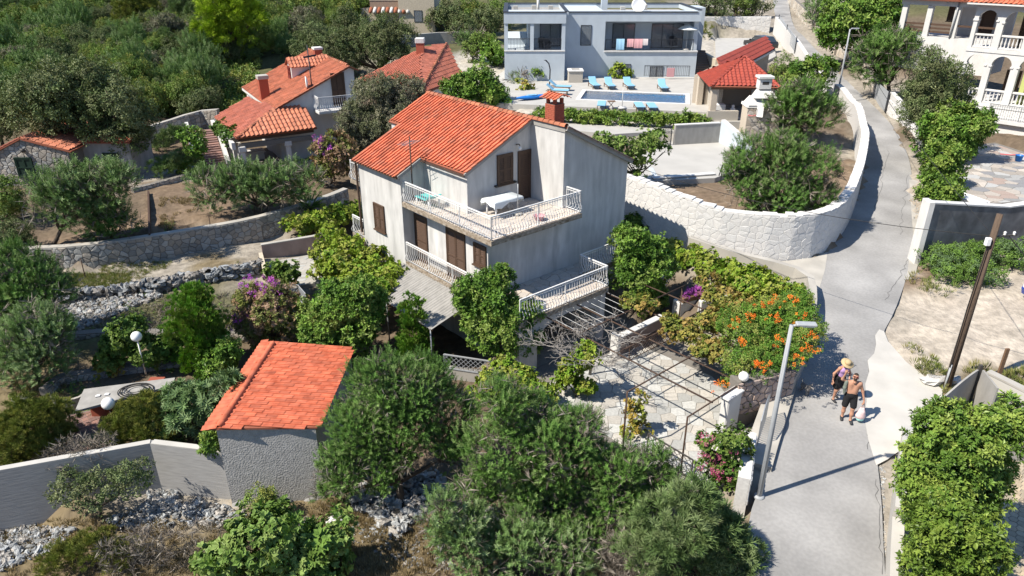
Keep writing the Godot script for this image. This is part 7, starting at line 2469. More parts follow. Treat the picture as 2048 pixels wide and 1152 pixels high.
	tile_face(rf, [rp[3], rp[2], rp[1], rp[0]], Vector3.RIGHT, 0.3, 0.4, tilem(0.3, 0.4, 0.07), M.tiles, 200)
	part(H, "gutter", barm(Vector3(xl - 0.5, y3 - 0.02, 0.55), Vector3(xr, y3 - 0.02, 0.55), 0.12, 0.1), M.white)
	# outside steps with a thin railing
	var sx: float = L.call(1948, 232).x
	var ex: float = L.call(2040, 250).x
	part(H, "landing", boxm(Vector3(sx + 1.2, y1 - 1.0, 0.06), Vector3(ex + 4, y1 - 0.75, 1.5), 0.01), M.white)
	railing(H, [Vector3(sx + 1.2, y1 - 0.75, 1.45), Vector3(ex + 4, y1 - 0.75, 1.45)], [1], 1.0, 0.14, M.metal, 0.0)
	part(H, "ramp", slabm([Vector2(sx - 1.2, y0), Vector2(sx + 1.2, y0), Vector2(sx + 1.2, y1 - 0.76), Vector2(sx + 0.6, y1 - 0.76)], Transform3D(Basis(), Vector3(0, 0, 1.5)), 1.4), M.white)
	part(H, "lower_wall", boxm(Vector3(sx + 1.201, y0 - 0.4, 0.3), Vector3(ex + 4, y1 - 1.001, 1.2)), M.white_stone[1])
	# wing with a covered terrace on the left
	var W := thing("covered_terrace_house", "white house wing with square pillars, dark wooden rail and orange roof", "house", T * Vector3(xl - 7.0, 0, -4.5))
	W.transform = Transform3D(T.basis, T * Vector3(xl - 7.0, 0, -4.5))
	var wy := y2 - 0.7
	var wi := W.transform.affine_inverse()
	var wl := func(px: float, py: float) -> Vector2:
		var q: Vector3 = wi * PN(px, py, W.position, n)
		return Vector2(q.x, q.y)
	var c0: Vector2 = wl.call(1802, 62)
	var c1: Vector2 = wl.call(1850, 72)
	var c2: Vector2 = wl.call(1903, 80)
	var cy2: float = wl.call(1815, 8).y
	var wf: float = c1.y
	for c in [c0, c1, c2]:
		part(W, "pillar", boxm(Vector3(c.x - 0.2, wf, -0.2), Vector3(c.x + 0.2, cy2, 0.2), 0.02), M.white)
	part(W, "floor", boxm(Vector3(c0.x - 0.4, wf - 2.5, -3.5), Vector3(c2.x + 3.0, wf, 0.3)), M.white)
	part(W, "lintel", boxm(Vector3(c0.x - 0.3, cy2, -0.25), Vector3(c2.x + 3.0, cy2 + 0.45, 0.25)), M.white)
	part(W, "back_wall", boxm(Vector3(c0.x + 2.8, wf, -3.6), Vector3(c2.x + 3.0, cy2 + 0.4, -3.3)), M.white)
	shutter(W, "window", Vector3(c2.x - 1.3, wf + 1.0, -3.3), Vector3.RIGHT, 0.9, 1.1, 1, M.shutter, false)
	shutter(W, "door", Vector3(c2.x + 1.2, wf, -3.3), Vector3.RIGHT, 0.9, 2.0, 1, M.shutter, false)
	var rl := st0()
	for s in [[c0, c1], [c1, c2]]:
		for y in [0.35, 0.62, 0.9]:
			bar(rl, Vector3(s[0].x + 0.2, wf + y, 0), Vector3(s[1].x - 0.2, wf + y, 0), 0.06, 0.14)
	bar(rl, Vector3(c2.x + 0.2, wf + 0.9, 0), Vector3(c2.x + 3.0, wf + 0.9, 0), 0.06, 0.14)
	part(W, "wooden_rail", done(rl), M.shutter)
	var rq := [Vector3(c0.x - 0.7, cy2 + 0.46, 0.7), Vector3(c2.x + 3.0, cy2 + 0.46, 0.7), Vector3(c2.x + 3.0, cy2 + 2.0, -3.5), Vector3(c0.x - 0.7, cy2 + 2.0, -3.5)]
	var wr := part(W, "roof", platem(rq, 0.1), M.under_roof)
	tile_face(wr, [rq[3], rq[2], rq[1], rq[0]], Vector3.RIGHT, 0.3, 0.4, tilem(0.3, 0.4, 0.07), M.tiles, 200)
	part(W, "downpipe", tubem([Vector3(c2.x, cy2 + 0.4, 0.3), Vector3(c2.x - 0.1, wf, 0.3)], 0.06), M.galva)
	# mosaic patio
	var my := 1.18
	var mp := struct("mosaic_patio", sheet([[1868, 418], [1905, 330], [1925, 292], [1990, 285], [2130, 330], [2130, 400], [2048, 404]], 0.0, my), M.mortar)
	var mo := []
	for p in [[1872, 416], [1908, 330], [1928, 294], [1990, 288], [2110, 330], [2110, 398], [2046, 402]]:
		var w := P(p[0], p[1], my)
		mo.append(Vector2(w.x, w.z))
	pieces(mp, "flagstone", mo, Vector2(0.75, 0.6), 0.03, func(p: Vector2, d: float) -> Vector3: return Vector3(p.x, my + d, p.y), M.mosaic, 0.012, 0.008)
	var bk := thing("bucket", "blue plastic bucket on the mosaic patio below the white steps", "bucket", P(2036, 322, my + 0.02))
	part(bk, "pail", lathem([Vector2(0, 0), Vector2(0.17, 0), Vector2(0.22, 0.36), Vector2(0.24, 0.37), Vector2(0.2, 0.34), Vector2(0.15, 0.04), Vector2(0, 0.04)]), M.blue_plastic)
	var sb := thing("white_sunbed", "white slatted plastic sunbed beside the round bush on the mosaic patio", "sun lounger", P(1936, 408, my + 0.02), 0.3)
	var ss := st0()
	for k in 11:
		box(ss, Vector3(-0.34, 0.3, -0.9 + k * 0.16), Vector3(0.34, 0.33, -0.79 + k * 0.16))
	part(sb, "slats", done(ss), M.plastic_white)
	for s in [[-0.3, -0.7], [0.3, -0.7], [-0.3, 0.6], [0.3, 0.6]]:
		part(sb, "leg", boxm(Vector3(s[0] - 0.04, 0, s[1] - 0.04), Vector3(s[0] + 0.04, 0.3, s[1] + 0.04)), M.plastic_white)
	for s in [-1, 1]:
		part(sb, "side_rail", boxm(Vector3(s * 0.38 - 0.04, 0.26, -0.95), Vector3(s * 0.38 + 0.04, 0.36, 0.85), 0.02), M.plastic_white)
	var hs := thing("garden_hose", "red garden hose lying along the white plinth", "hose", P(2000, 308, my + 0.03))
	part(hs, "hose", tubem([Vector3.ZERO, Vector3(0.5, 0.02, 0.3), Vector3(1.0, 0.02, 0.25), Vector3(1.5, 0.02, 0.5)], 0.035, 6), M.red_plastic)

func right_side() -> void:
	# black retaining wall
	var p0 := PR(1838, 528)
	var p1 := PR(1990, 506)
	var p2 := PR(2090, 492)
	var t := thing("black_wall", "tall dark stained rendered wall with white coping below the mosaic patio", "wall", p0)
	var pa := [Vector3.ZERO, p1 - p0, p2 - p0]
	var hh := [tall(p0, 408), tall(p1, 416), tall(p2, 402)]
	part(t, "wall", wallm(pa, hh, 0.35, 0.5), M.black_wall)
	part(t, "coping", wallm([pa[0] + Vector3(0, hh[0] + 0.002, 0.03), pa[1] + Vector3(0, hh[1] + 0.002, 0.03), pa[2] + Vector3(0, hh[2] + 0.002, 0.03)], 0.07, 0.42, 0.0), M.white)
	part(t, "end_pier", boxm(Vector3(-0.28, -0.4, -0.6), Vector3(-0.003, hh[0] + 0.1, 0.06), 0.02), M.white)
	# utility pole
	var foot := PR(1893, 775)
	var h := tall(foot, 428)
	var up := thing("utility_pole", "weathered wooden utility pole beside the grey gate", "utility pole", foot)
	part(up, "pole", tubem([Vector3(0, -0.5, 0), Vector3(0.0, h * 0.5, 0), Vector3(0, h, 0)], [0.13, 0.115, 0.095], 12), M.pole_wood)
	part(up, "junction_box", boxm(Vector3(-0.25, h - 1.05, 0.0), Vector3(-0.09, h - 0.78, 0.14), 0.02), M.plastic_white)
	part(up, "conduit", tubem([Vector3(-0.13, 0.0, 0.08), Vector3(-0.13, 1.0, 0.08)], 0.04, 6), M.galva)
	part(up, "bracket", barm(Vector3(-0.2, h - 0.8, 0.02), Vector3(0.75, h - 0.7, 0.0), 0.05, 0.05), M.dark_iron)
	for k in 2:
		part(up, "insulator", lathem([Vector2(0, 0), Vector2(0.05, 0.02), Vector2(0.03, 0.06), Vector2(0.05, 0.1), Vector2(0, 0.14)], 8), M.globe, Transform3D(Basis(), Vector3(0.35 + k * 0.3, h - 0.72, 0)))
	part(up, "cable", tubem([Vector3(-0.15, h - 1.0, 0.1), Vector3(-0.2, h * 0.5, 0.1), Vector3(-0.17, 0.9, 0.1)], 0.018, 5), M.rubber)
	var top := foot + Vector3(0, h - 0.75, 0)
	var B := Transform3D(Basis(Vector3.UP, deg_to_rad(40.82)), Vector3(0.904, 0, -30.867))
	wire("overhead_wire", "thin overhead wire from the wooden pole to the white house gable", top, B * Vector3(4.1, 4.2, 2.0), 0.5)
	wire("overhead_wire", "thin overhead wire running from the wooden pole up the road", top, PR(1672, 206) + Vector3(0, 5.6, 0), 0.6)
	wire("service_cable", "slack black cable hanging from the wooden pole across the sandy lot", top + Vector3(0.5, 0, 0), top + Vector3(6.5, -1.2, 4.5), 1.6, 0.018)
	var st := PR(1990, 772)
	var sk := thing("timber_stake", "short square timber stake standing in the grass", "stake", st)
	part(sk, "stake", boxm(Vector3(-0.07, -0.3, -0.04), Vector3(0.07, tall(st, 697), 0.04), 0.01), M.wood)
	# gate and walls of the yard on the right
	var g0 := PR(1868, 850)
	var gt := thing("folded_gate", "curved grey sheet metal gate folded open by the pole", "gate", g0)
	var gh := tall(g0, 800)
	var gs := st0()
	var e := PR(1934, 806) - g0
	var prev := Vector3.ZERO
	for i in 10:
		var q := e * ((i + 1) / 10.0)
		var y0 := 1.05 + 0.3 * sin(PI * 0.5 * i / 10.0)
		var y1 := 1.05 + 0.3 * sin(PI * 0.5 * (i + 1) / 10.0)
		var n := Vector3(-e.z, 0, e.x).normalized() * 0.03
		quad(gs, prev + n, q + n, q + n + Vector3(0, y1, 0), prev + n + Vector3(0, y0, 0))
		quad(gs, prev - n, prev - n + Vector3(0, y0, 0), q - n + Vector3(0, y1, 0), q - n)
		quad(gs, prev + n + Vector3(0, y0, 0), q + n + Vector3(0, y1, 0), q - n + Vector3(0, y1, 0), prev - n + Vector3(0, y0, 0))
		prev = q
	part(gt, "leaf", done(gs), M.grey_wall)
	part(gt, "leaf", wallm([e + Vector3(0.08, 0, 0.1), e + Vector3(-0.1, 0, 1.2)], 1.4, 0.06, 0.0), M.grey_wall)
	part(gt, "post", barm(e + Vector3(0.1, 0, -0.05), e + Vector3(0.1, 1.5, -0.05), 0.1, 0.1), M.dark_iron)
	var yw := thing("yard_wall", "smooth white concrete yard wall behind the glossy bush", "wall", PR(1950, 808))
	var y0 := yw.position
	part(yw, "wall", wallm([Vector3.ZERO, PR(2070, 872) - y0, PR(2200, 940) - y0], 1.25, 0.2, 0.4), M.white_concrete)
	part(yw, "coping", wallm([Vector3(0, 1.252, 0.03), PR(2070, 872) - y0 + Vector3(0, 1.252, 0.03), PR(2200, 940) - y0 + Vector3(0, 1.252, 0.03)], 0.07, 0.28, 0.0), M.concrete)
	var rw := thing("white_road_kerb_wall", "low smooth white wall beside the road under the glossy bush", "wall", PR(1803, 868))
	var r0 := rw.position
	part(rw, "wall", wallm([Vector3.ZERO, PR(1788, 950) - r0, PR(1776, 1060) - r0], [0.35, 0.75, 0.85], 0.28, 0.4), M.white_concrete)
	part(rw, "wall", wallm([PR(1775, 1066) - r0, PR(1770, 1150) - r0, PR(1766, 1300) - r0], 0.6, 0.3, 0.4), M.white_concrete)
	var yd := struct("yard_pavers", sheet(YARD, 0.06), M.mortar)
	var yo := []
	for p in [[1935, 1150], [1960, 1000], [2000, 920], [2060, 930], [2090, 1080], [2080, 1160]]:
		var w := PR(p[0], p[1])
		yo.append(Vector2(w.x, w.z))
	pieces(yd, "paver", yo, Vector2(0.24, 0.17), 0.014, func(p: Vector2, d: float) -> Vector3: return Vector3(p.x, hroad(p.y) + 0.062 + d, p.y), M.paver, 0.012, 0.006, 0.0, 0.06, 300, true)
	# timber and rubble by the black wall
	for k in 6:
		var q: Array = [[1880, 480, 1960, 520, 0.5], [1930, 470, 1932, 500, 1.0], [1945, 470, 1947, 490, 1.0], [1990, 485, 2030, 500, 0.5], [1985, 505, 2010, 480, 0.4], [1905, 500, 1945, 490, 0.3]][k]
		var a := PR(q[0], q[1])
		var b := PR(q[2], q[3])
		var w := thing("timber_plank", ["long pale plank sloping over the weeds below the black wall", "upright weathered board against the black wall", "second upright weathered board against the black wall", "pale plank lying in the weeds behind the utility pole", "short plank propped in the weeds behind the utility pole", "grey plank lying flat in the weeds below the black wall"][k], "plank", a)
		var top2 := Vector3(b.x - a.x, q[4], b.z - a.z) if k != 1 and k != 2 else Vector3(0.05, 1.0, -0.2)
		part(w, "board", barm(Vector3(0, 0.05, 0), top2, 0.14, 0.05), M.wood if k == 3 or k == 5 else mat(lin(0.42, 0.34, 0.25), 0.85, M.fine, Vector3(1, 1, 1)))
	car("blue_car", "blue car parked at the edge of the sandy lot", PR(2050, 604) + Vector3(2.0, 0, 0.4), deg_to_rad(-85), M.paint_blue)

func bg_shrub(v: int) -> MultiMesh:
	var tmp := Node3D.new()
	add_child(tmp)
	var kinds := ["oak", "mastic", "grey_oak", "broom", "mastic", "oak", "rosemary", "grey_olive"]
	var blobs := []
	for k in 5:
		blobs.append([Vector3(rng.randf_range(-0.6, 0.6), rng.randf_range(0.35, 0.85), rng.randf_range(-0.6, 0.6)), Vector3(0.6, 0.5, 0.6) * rng.randf_range(0.75, 1.15)])
	var f := foliage(tmp, "crown", kinds[v], blobs, 0.2, 0.75, 0.4)
	var mm := f.multimesh
	mm.set_meta("kind", kinds[v])
	remove_child(tmp)
	tmp.free()
	return mm
func greenery() -> void:
	# --- the foreground ---
	plant("olive_tree", "dense olive tree leaning against the right side of the orange roofed shed", "tree", 800, 1010, [[765, 775, 66], [830, 795, 82], [735, 850, 72], [805, 870, 90], [885, 830, 75], [690, 940, 55], [760, 940, 55], [905, 900, 55], [670, 985, 35]], "olive", {"group": "olive trees", "stem": 0.16})
	plant("olive_tree", "broad olive tree in the middle of the thicket below the patio", "tree", 1090, 1085, [[1000, 805, 50], [1060, 838, 64], [1105, 905, 85], [1000, 910, 80], [1160, 868, 52], [960, 990, 60], [1080, 1000, 85], [1185, 960, 80]], "olive", {"group": "olive trees", "stem": 0.17})
	plant("olive_tree", "low olive growing beside the rubble heap", "tree", 990, 1175, [[930, 1060, 60], [1050, 1090, 75], [955, 1120, 70], [1130, 1110, 60], [880, 1030, 38]], "grey_olive", {"group": "olive trees", "px": 14.0, "stem": 0.1})
	plant("olive_tree", "olive with bare grey twigs just below the lattice railing", "tree", 1250, 1095, [[1245, 945, 54], [1310, 935, 34], [1235, 1005, 66], [1160, 1060, 55], [1325, 970, 38], [1290, 1035, 45]], "olive", {"group": "olive trees", "stem": 0.13})
	plant("broom_bush", "upright grey green broom bush beside the road wall", "bush", 1400, 1185, [[1350, 1055, 70], [1425, 1085, 75], [1290, 1100, 60], [1470, 1125, 45], [1390, 1010, 42], [1380, 1130, 60]], "broom", {"px": 15.0})
	plant("dry_bush", "bare brownish twiggy bush at the foot of the broom", "bush", 1280, 1170, [[1250, 1120, 45], [1310, 1140, 40]], "dry", {"trunk": false})
	plant("fig_bush", "low fig bush with light green lobed leaves in the dry grass", "bush", 560, 1165, [[520, 1100, 70], [600, 1125, 75], [450, 1130, 50], [665, 1085, 45], [560, 1060, 40], [640, 1140, 50]], "fig", {"px": 17.0, "thick": 0.8, "lump": 0.3})
	plant("evergreen_shrub", "dark scrubby shrub in front of the long concrete wall", "bush", 200, 1035, [[205, 978, 36], [150, 985, 32], [258, 968, 34]], "oak", {"thick": 0.7})
	plant("evergreen_shrub", "small green shrub at the foot of the shed wall", "bush", 520, 1030, [[520, 1003, 32], [545, 1008, 22]], "mastic", {})
	plant("dry_bush", "brittle grey brown bush in the dry grass below the rubble", "bush", 330, 1130, [[300, 1100, 40], [360, 1105, 38], [250, 1115, 40], [400, 1090, 30]], "dry", {"trunk": false, "thick": 0.4})
	plant("evergreen_shrub", "brownish green shrub by the loose grey rubble", "bush", 190, 1140, [[190, 1105, 36], [240, 1118, 32], [130, 1125, 36]], "rosemary", {"thick": 0.7})
	plant("dry_bush", "thin leafless bush on the coping of the concrete wall", "bush", 150, 970, [[150, 915, 40], [190, 900, 30], [110, 940, 30]], "dry", {"trunk": false, "thick": 0.5})
	plant("evergreen_shrub", "small weedy shrub growing where the wall meets the shed", "bush", 424, 905, [[420, 882, 16], [424, 895, 13]], "laurel", {"foot": P(424, 900, -2.2)})
	# --- the lower garden ---
	plant("loquat_tree", "grey green long leaved loquat between the slab table and the shed", "tree", 400, 885, [[380, 820, 50], [440, 795, 48], [345, 845, 38], [425, 845, 42]], "loquat", {"px": 17.0})
	plant("rosemary_bush", "brownish green rosemary bush below the slab table", "bush", 275, 895, [[270, 845, 42], [312, 855, 38], [238, 868, 32], [290, 815, 25]], "rosemary", {"trunk": false})
	plant("rosemary_bush", "yellowish heathy bush by the red brick paving", "bush", 80, 925, [[60, 855, 50], [108, 875, 42], [35, 895, 45], [100, 825, 28], [20, 860, 30]], "rosemary", {"trunk": false})
	var ag := thing("agave", "spiky green agave at the edge of the brick paving", "plant", P(195, 892, -3.05))
	part(ag, "leaves", S.sword.mesh, mat(lin(0.085, 0.15, 0.06), 0.45), Transform3D(Basis().scaled(Vector3(0.75, 0.75, 0.75)), Vector3.ZERO))
	plant("thuja", "rounded golden green thuja beside the globe lamp", "tree", 392, 738, [[388, 625, 42], [378, 680, 48], [405, 655, 45], [420, 690, 40], [395, 598, 28], [400, 715, 42]], "thuja", {"fork": 0.15})
	plant("citrus_bush", "small bright citrus bush in front of the golden thuja", "bush", 440, 762, [[440, 722, 36], [455, 705, 24], [425, 740, 25]], "citrus", {})
	plant("rose_bush", "leafy rose bush against the terrace wall behind the globe lamp", "bush", 250, 745, [[232, 700, 32], [262, 668, 32], [290, 705, 28], [330, 700, 30], [215, 730, 20]], "ivy", {"trunk": false})
	plant("yellow_flowers", "yellowish clump of leaves at the table's retaining wall", "plant", 210, 748, [[205, 738, 14], [225, 735, 14]], "yellow", {"trunk": false})
	plant("olive_tree", "bushy olive by the end of the terrace wall in the lower garden", "tree", 75, 770, [[60, 690, 55], [95, 715, 50], [35, 730, 45], [112, 665, 35], [70, 650, 35]], "grey_olive", {"group": "olive trees", "stem": 0.1})
	plant("olive_tree", "large olive at the end of the rock wall beside the track", "tree", 45, 690, [[50, 565, 62], [20, 610, 55], [90, 590, 45], [5, 550, 55], [70, 630, 45]], "olive", {"group": "olive trees", "stem": 0.14})
	plant("bougainvillea", "bougainvillea with brownish leaves and purple flowers behind the shed", "bush", 545, 695, [[545, 615, 48], [510, 645, 40], [585, 640, 42], [540, 660, 45], [500, 605, 30], [600, 665, 30]], "bougainvillea", {"flowers": ["bract", 0.35, [[495, 570, 13], [532, 578, 17], [478, 645, 16], [520, 594, 14], [562, 592, 10], [490, 628, 12], [545, 570, 8]]]})
	plant("citrus_tree", "wide glossy dark green citrus tree hanging over the shed roof", "tree", 700, 725, [[680, 620, 58], [732, 645, 46], [640, 650, 50], [700, 670, 48], [742, 602, 34], [650, 675, 38], [722, 590, 36]], "citrus", {})
	plant("cypress", "small pointed bright green cypress beside the corrugated canopy", "tree", 832, 735, [[823, 604, 15], [824, 630, 26], [826, 660, 35], [829, 692, 40], [831, 718, 38]], "thuja", {"fork": 0.1, "lump": 0.3})
	plant("citrus_tree", "tall pomegranate like tree standing before the lower terrace", "tree", 992, 745, [[985, 600, 55], [1032, 640, 52], [940, 608, 40], [1000, 670, 55], [960, 655, 45], [1052, 680, 36], [1002, 560, 26], [925, 580, 20], [960, 565, 20]], "citrus", {"lump": 0.3})
	canopy("grapevine", "yellow green grapevine spreading over the trellis beside the white house", "vine", [[660, 470, 30, -0.3], [700, 500, 40, -0.3], [750, 522, 38, -0.3], [785, 548, 30, -0.3], [720, 552, 42, -0.4], [680, 530, 40, -0.4], [762, 572, 36, -0.4], [690, 575, 36, -0.5], [650, 500, 25, -0.3]], "vine", {"stem": true, "flat": 0.45})
	canopy("hedge_vine", "clipped yellow green vine hedge along the pink wall", "hedge", [[590, 458, 22, -1.2], [620, 450, 25, -1.2], [650, 443, 27, -1.2], [680, 434, 26, -1.1], [708, 422, 22, -1.0]], "vine", {"flat": 0.8})
	plant("young_shrub", "small yellow green shrub in the paved yard", "bush", 655, 565, [[655, 535, 22], [665, 550, 18], [640, 545, 14]], "vine", {})
	plant("evergreen_shrub", "dark weedy shrub in the corner of the wire fence", "bush", 560, 590, [[560, 555, 22], [575, 545, 16], [545, 540, 14]], "ivy", {})
	canopy("grapevine", "golden green vine on the trellis behind the lattice gate", "vine", [[1040, 765, 38, -1.2], [990, 770, 38, -1.3], [1085, 790, 34, -1.3], [1020, 740, 30, -1.0], [1000, 805, 32, -1.6], [950, 790, 22, -1.6]], "vine", {"stem": true, "flat": 0.7})
	plant("grapevine", "single grapevine climbing a post at the patio edge", "vine", 1150, 810, [[1150, 735, 28], [1172, 712, 22], [1135, 765, 24], [1165, 775, 22]], "vine", {"stem": 0.04})
	plant("grapevine", "thin yellowing vine climbing the front pergola post", "vine", 1272, 885, [[1275, 800, 13], [1272, 830, 15], [1262, 862, 17], [1285, 860, 12]], "yellow", {"stem": 0.03})
	# --- the creepers over the bend ---
	canopy("grapevine", "reddish gold grapevine covering half of the pergola", "vine", [[1440, 640, 40, 0.1], [1262, 600, 14, 0.1], [1296, 612, 20, 0.1], [1325, 640, 22, 0.0], [1368, 664, 26, 0.0], [1405, 655, 30, 0.0], [1345, 662, 24, 0.0], [1480, 620, 42, 0.2], [1430, 700, 34, 0.0], [1400, 690, 22, 0.0], [1440, 590, 30, 0.1], [1415, 560, 22, 0.1], [1390, 700, 16, 0.0]], "red_vine", {"flat": 0.35})
	canopy("creeper_hedge", "green creeper hedge following the bend of the road wall", "hedge", [[1340, 500, 22, -0.2], [1378, 514, 25, -0.2], [1420, 530, 28, -0.1], [1462, 546, 30, 0.0], [1502, 562, 33, 0.0], [1542, 582, 36, 0.1], [1580, 600, 36, 0.1], [1535, 608, 36, 0.2], [1490, 580, 30, 0.1]], "vine", {"stem": true, "flat": 0.7})
	canopy("trumpet_creeper", "dense trumpet creeper dotted with orange flowers over the road wall", "creeper", [[1560, 655, 55, 0.8], [1500, 680, 55, 0.5], [1590, 620, 42, 0.9], [1602, 680, 40, 0.8], [1552, 710, 40, 0.6], [1480, 725, 36, 0.2], [1485, 655, 48, 0.6], [1608, 650, 36, 0.9], [1525, 640, 48, 0.9], [1520, 728, 32, 0.4], [1592, 712, 30, 0.6]], "trumpet", {"stem": true, "flat": 0.8, "flowers": ["orange", 0.12, [[1520, 612, 7, 1.7], [1500, 632, 7, 1.6], [1580, 606, 8, 1.6], [1600, 640, 7, 1.5], [1470, 648, 8, 1.5], [1545, 640, 6, 1.8], [1622, 680, 7, 1.2], [1560, 690, 8, 1.4], [1596, 722, 7, 1.1], [1534, 738, 9, 0.9], [1522, 735, 7, 0.9], [1438, 770, 8, 0.4], [1480, 690, 7, 1.4], [1618, 702, 6, 1.2], [1555, 605, 6, 1.8]]]})
	plant("citrus_tree", "dark glossy tree against the end of the white house terrace", "tree", 1290, 640, [[1290, 505, 42], [1270, 560, 50], [1315, 535, 34], [1262, 485, 36], [1300, 590, 36], [1258, 530, 36]], "citrus", {})
	plant("evergreen_shrub", "dark shrub in the corner between the white house and the white wall", "bush", 1275, 480, [[1268, 450, 22], [1290, 462, 18], [1260, 470, 18]], "ivy", {})
	plant("bougainvillea", "pink flowering bougainvillea behind the lattice railing at the gate", "bush", 1450, 975, [[1440, 900, 30], [1462, 930, 34], [1420, 935, 24], [1472, 880, 24], [1410, 890, 16], [1450, 955, 28]], "ivy", {"flowers": ["pink", 0.7, [[1420, 925, 20], [1450, 940, 18], [1410, 880, 10], [1455, 900, 12]]], "thick": 0.7})
	plant("ivy", "ivy and bare twigs climbing around the globe lamp pier", "creeper", 1478, 850, [[1470, 770, 20], [1485, 800, 18], [1478, 830, 16], [1500, 880, 14]], "ivy", {"thick": 0.8})
	# --- behind the house ---
	plant("fig_tree", "spreading fig tree between the white house and the sports court", "tree", 1275, 378, [[1240, 300, 30], [1285, 293, 28], [1208, 285, 20], [1312, 283, 18], [1262, 328, 24], [1326, 304, 12], [1225, 325, 20], [1280, 352, 15]], "fig", {"px": 11.0, "scale": 0.75, "thick": 0.7})
	plant("olive_tree", "big rounded olive in the garden of the curved white wall", "tree", 1560, 440, [[1560, 330, 60], [1500, 325, 48], [1622, 350, 50], [1562, 385, 62], [1500, 380, 48], [1630, 395, 40], [1478, 350, 30], [1600, 420, 35], [1530, 415, 35]], "olive", {"group": "olive trees"})
	plant("olive_tree", "olive with a twisted bare trunk beside the stone barbecue", "tree", 1600, 290, [[1600, 225, 48], [1560, 222, 34], [1642, 235, 36], [1612, 198, 32], [1575, 245, 28]], "olive", {"group": "olive trees", "fork": 0.5})
	plant("citrus_tree", "bright citrus tree behind the barbecue pavilion", "tree", 1615, 205, [[1632, 150, 32], [1605, 168, 28], [1590, 150, 20]], "citrus", {})
	plant("citrus_tree", "yellow green bush in the shade of the pavilion roof", "bush", 1568, 190, [[1568, 162, 22], [1560, 138, 18], [1580, 175, 16]], "mastic", {})
	plant("oak_tree", "grey green holm oak standing between the two tiled houses", "tree", 750, 355, [[752, 210, 50], [800, 200, 46], [730, 255, 48], [785, 245, 46], [708, 240, 34], [822, 188, 32], [765, 182, 34], [705, 285, 36], [748, 300, 36]], "grey_oak", {"stem": 0.2})
	plant("citrus_tree", "dark round citrus tree at the end of the white house ridge", "tree", 952, 228, [[952, 175, 40], [915, 182, 30], [985, 195, 28], [940, 205, 30]], "citrus", {})
	plant("cypress", "thin dark cypress rising in front of the pink roof", "tree", 773, 165, [[773, 128, 4], [773, 138, 6], [773, 150, 7]], "thuja", {"trunk": false})
	plant("bougainvillea", "purple flowering bougainvillea at the porch corner", "bush", 662, 372, [[655, 310, 26], [672, 332, 28], [648, 348, 22], [690, 305, 20], [665, 285, 18]], "bougainvillea", {"flowers": ["bract", 0.5, [[650, 300, 14], [668, 308, 14], [645, 345, 12], [658, 330, 10], [640, 285, 7]]]})
	plant("pine_tree", "dark broad pine behind the dormer house", "tree", 765, 160, [[766, 84, 44], [722, 88, 38], [808, 76, 28], [668, 104, 42], [700, 122, 38], [625, 92, 38], [785, 110, 32]], "oak", {"stem": 0.25})
	plant("pine_tree", "bright lime green pine on the scrub slope", "tree", 455, 120, [[450, 32, 48], [428, 60, 34], [482, 20, 36], [500, 50, 28], [455, 75, 34], [440, 5, 30]], "pine", {"px": 15.0})
	plant("olive_tree", "small pale olive in a round planter by the grey boundary wall", "tree", 945, 122, [[945, 92, 20], [930, 88, 14], [958, 98, 14]], "grey_olive", {"group": "olive trees"})
	# --- along the track and the cottage ---
	plant("olive_tree", "silvery olive on a leaning trunk above the track wall", "tree", 92, 512, [[130, 385, 46], [205, 378, 46], [172, 415, 46], [238, 358, 32], [105, 415, 38], [88, 378, 28], [160, 370, 36]], "grey_olive", {"group": "olive trees", "lean": Vector3(0.5, 0.2, 0)})
	plant("olive_tree", "small rounded olive bush beside the steel edging", "tree", 225, 490, [[222, 440, 36], [200, 455, 24], [245, 455, 24]], "olive", {"group": "olive trees"})
	plant("olive_tree", "wide flat olive in front of the porch of the dormer house", "tree", 520, 432, [[422, 380, 42], [472, 368, 42], [530, 366, 44], [582, 368, 40], [618, 372, 26], [500, 395, 34], [560, 395, 32]], "grey_olive", {"group": "olive trees", "px": 12.0})
	var yc := thing("yucca", "spiky bright green yucca at the end of the wide olive", "plant", PG(622, 425))
	part(yc, "leaves", S.sword.mesh, mat(lin(0.1, 0.19, 0.05), 0.45), Transform3D(Basis().scaled(Vector3(1.3, 1.4, 1.3)), Vector3(0, 0.25, 0)))
	part(yc, "leaves", S.sword.mesh, mat(lin(0.08, 0.15, 0.05), 0.45), Transform3D(Basis(Vector3.UP, 1.0).scaled(Vector3(1.1, 1.0, 1.1)), Vector3(-0.5, 0.1, 0.2)))
	part(yc, "stem", tubem([Vector3(0, -0.2, 0), Vector3(0, 0.3, 0)], 0.12), M.bark)
	plant("evergreen_shrub", "yellow green shrub by the old cottage wall", "bush", 15, 440, [[10, 390, 28], [25, 410, 26], [0, 425, 28]], "mastic", {})
	plant("evergreen_shrub", "dark shrub below the stakes at the left end of the track wall", "bush", 20, 520, [[15, 480, 36], [35, 500, 28], [0, 510, 30]], "oak", {})
	plant("oak_tree", "huge dark holm oak overhanging the old stone cottage", "tree", 225, 350, [[120, 195, 62], [62, 208, 50], [182, 205, 64], [243, 220, 54], [150, 255, 52], [232, 272, 46], [108, 245, 40], [275, 245, 36], [190, 170, 40], [270, 290, 32]], "oak", {"stem": 0.35, "px": 14.0})
	plant("evergreen_shrub", "dark oak scrub behind the old cottage roof", "bush", 5, 300, [[5, 235, 34], [25, 215, 30], [-20, 255, 36]], "oak", {})
	plant("rosemary_bush", "grey lavender bush below the back stone wall", "bush", 345, 355, [[345, 335, 24], [360, 325, 20], [330, 345, 18]], "broom", {"trunk": false})
	plant("flower_bed", "leafy garden bed beside the brick steps", "plant", 392, 350, [[388, 275, 12], [392, 295, 14], [396, 315, 15], [385, 335, 20], [370, 280, 14]], "citrus", {"trunk": false})
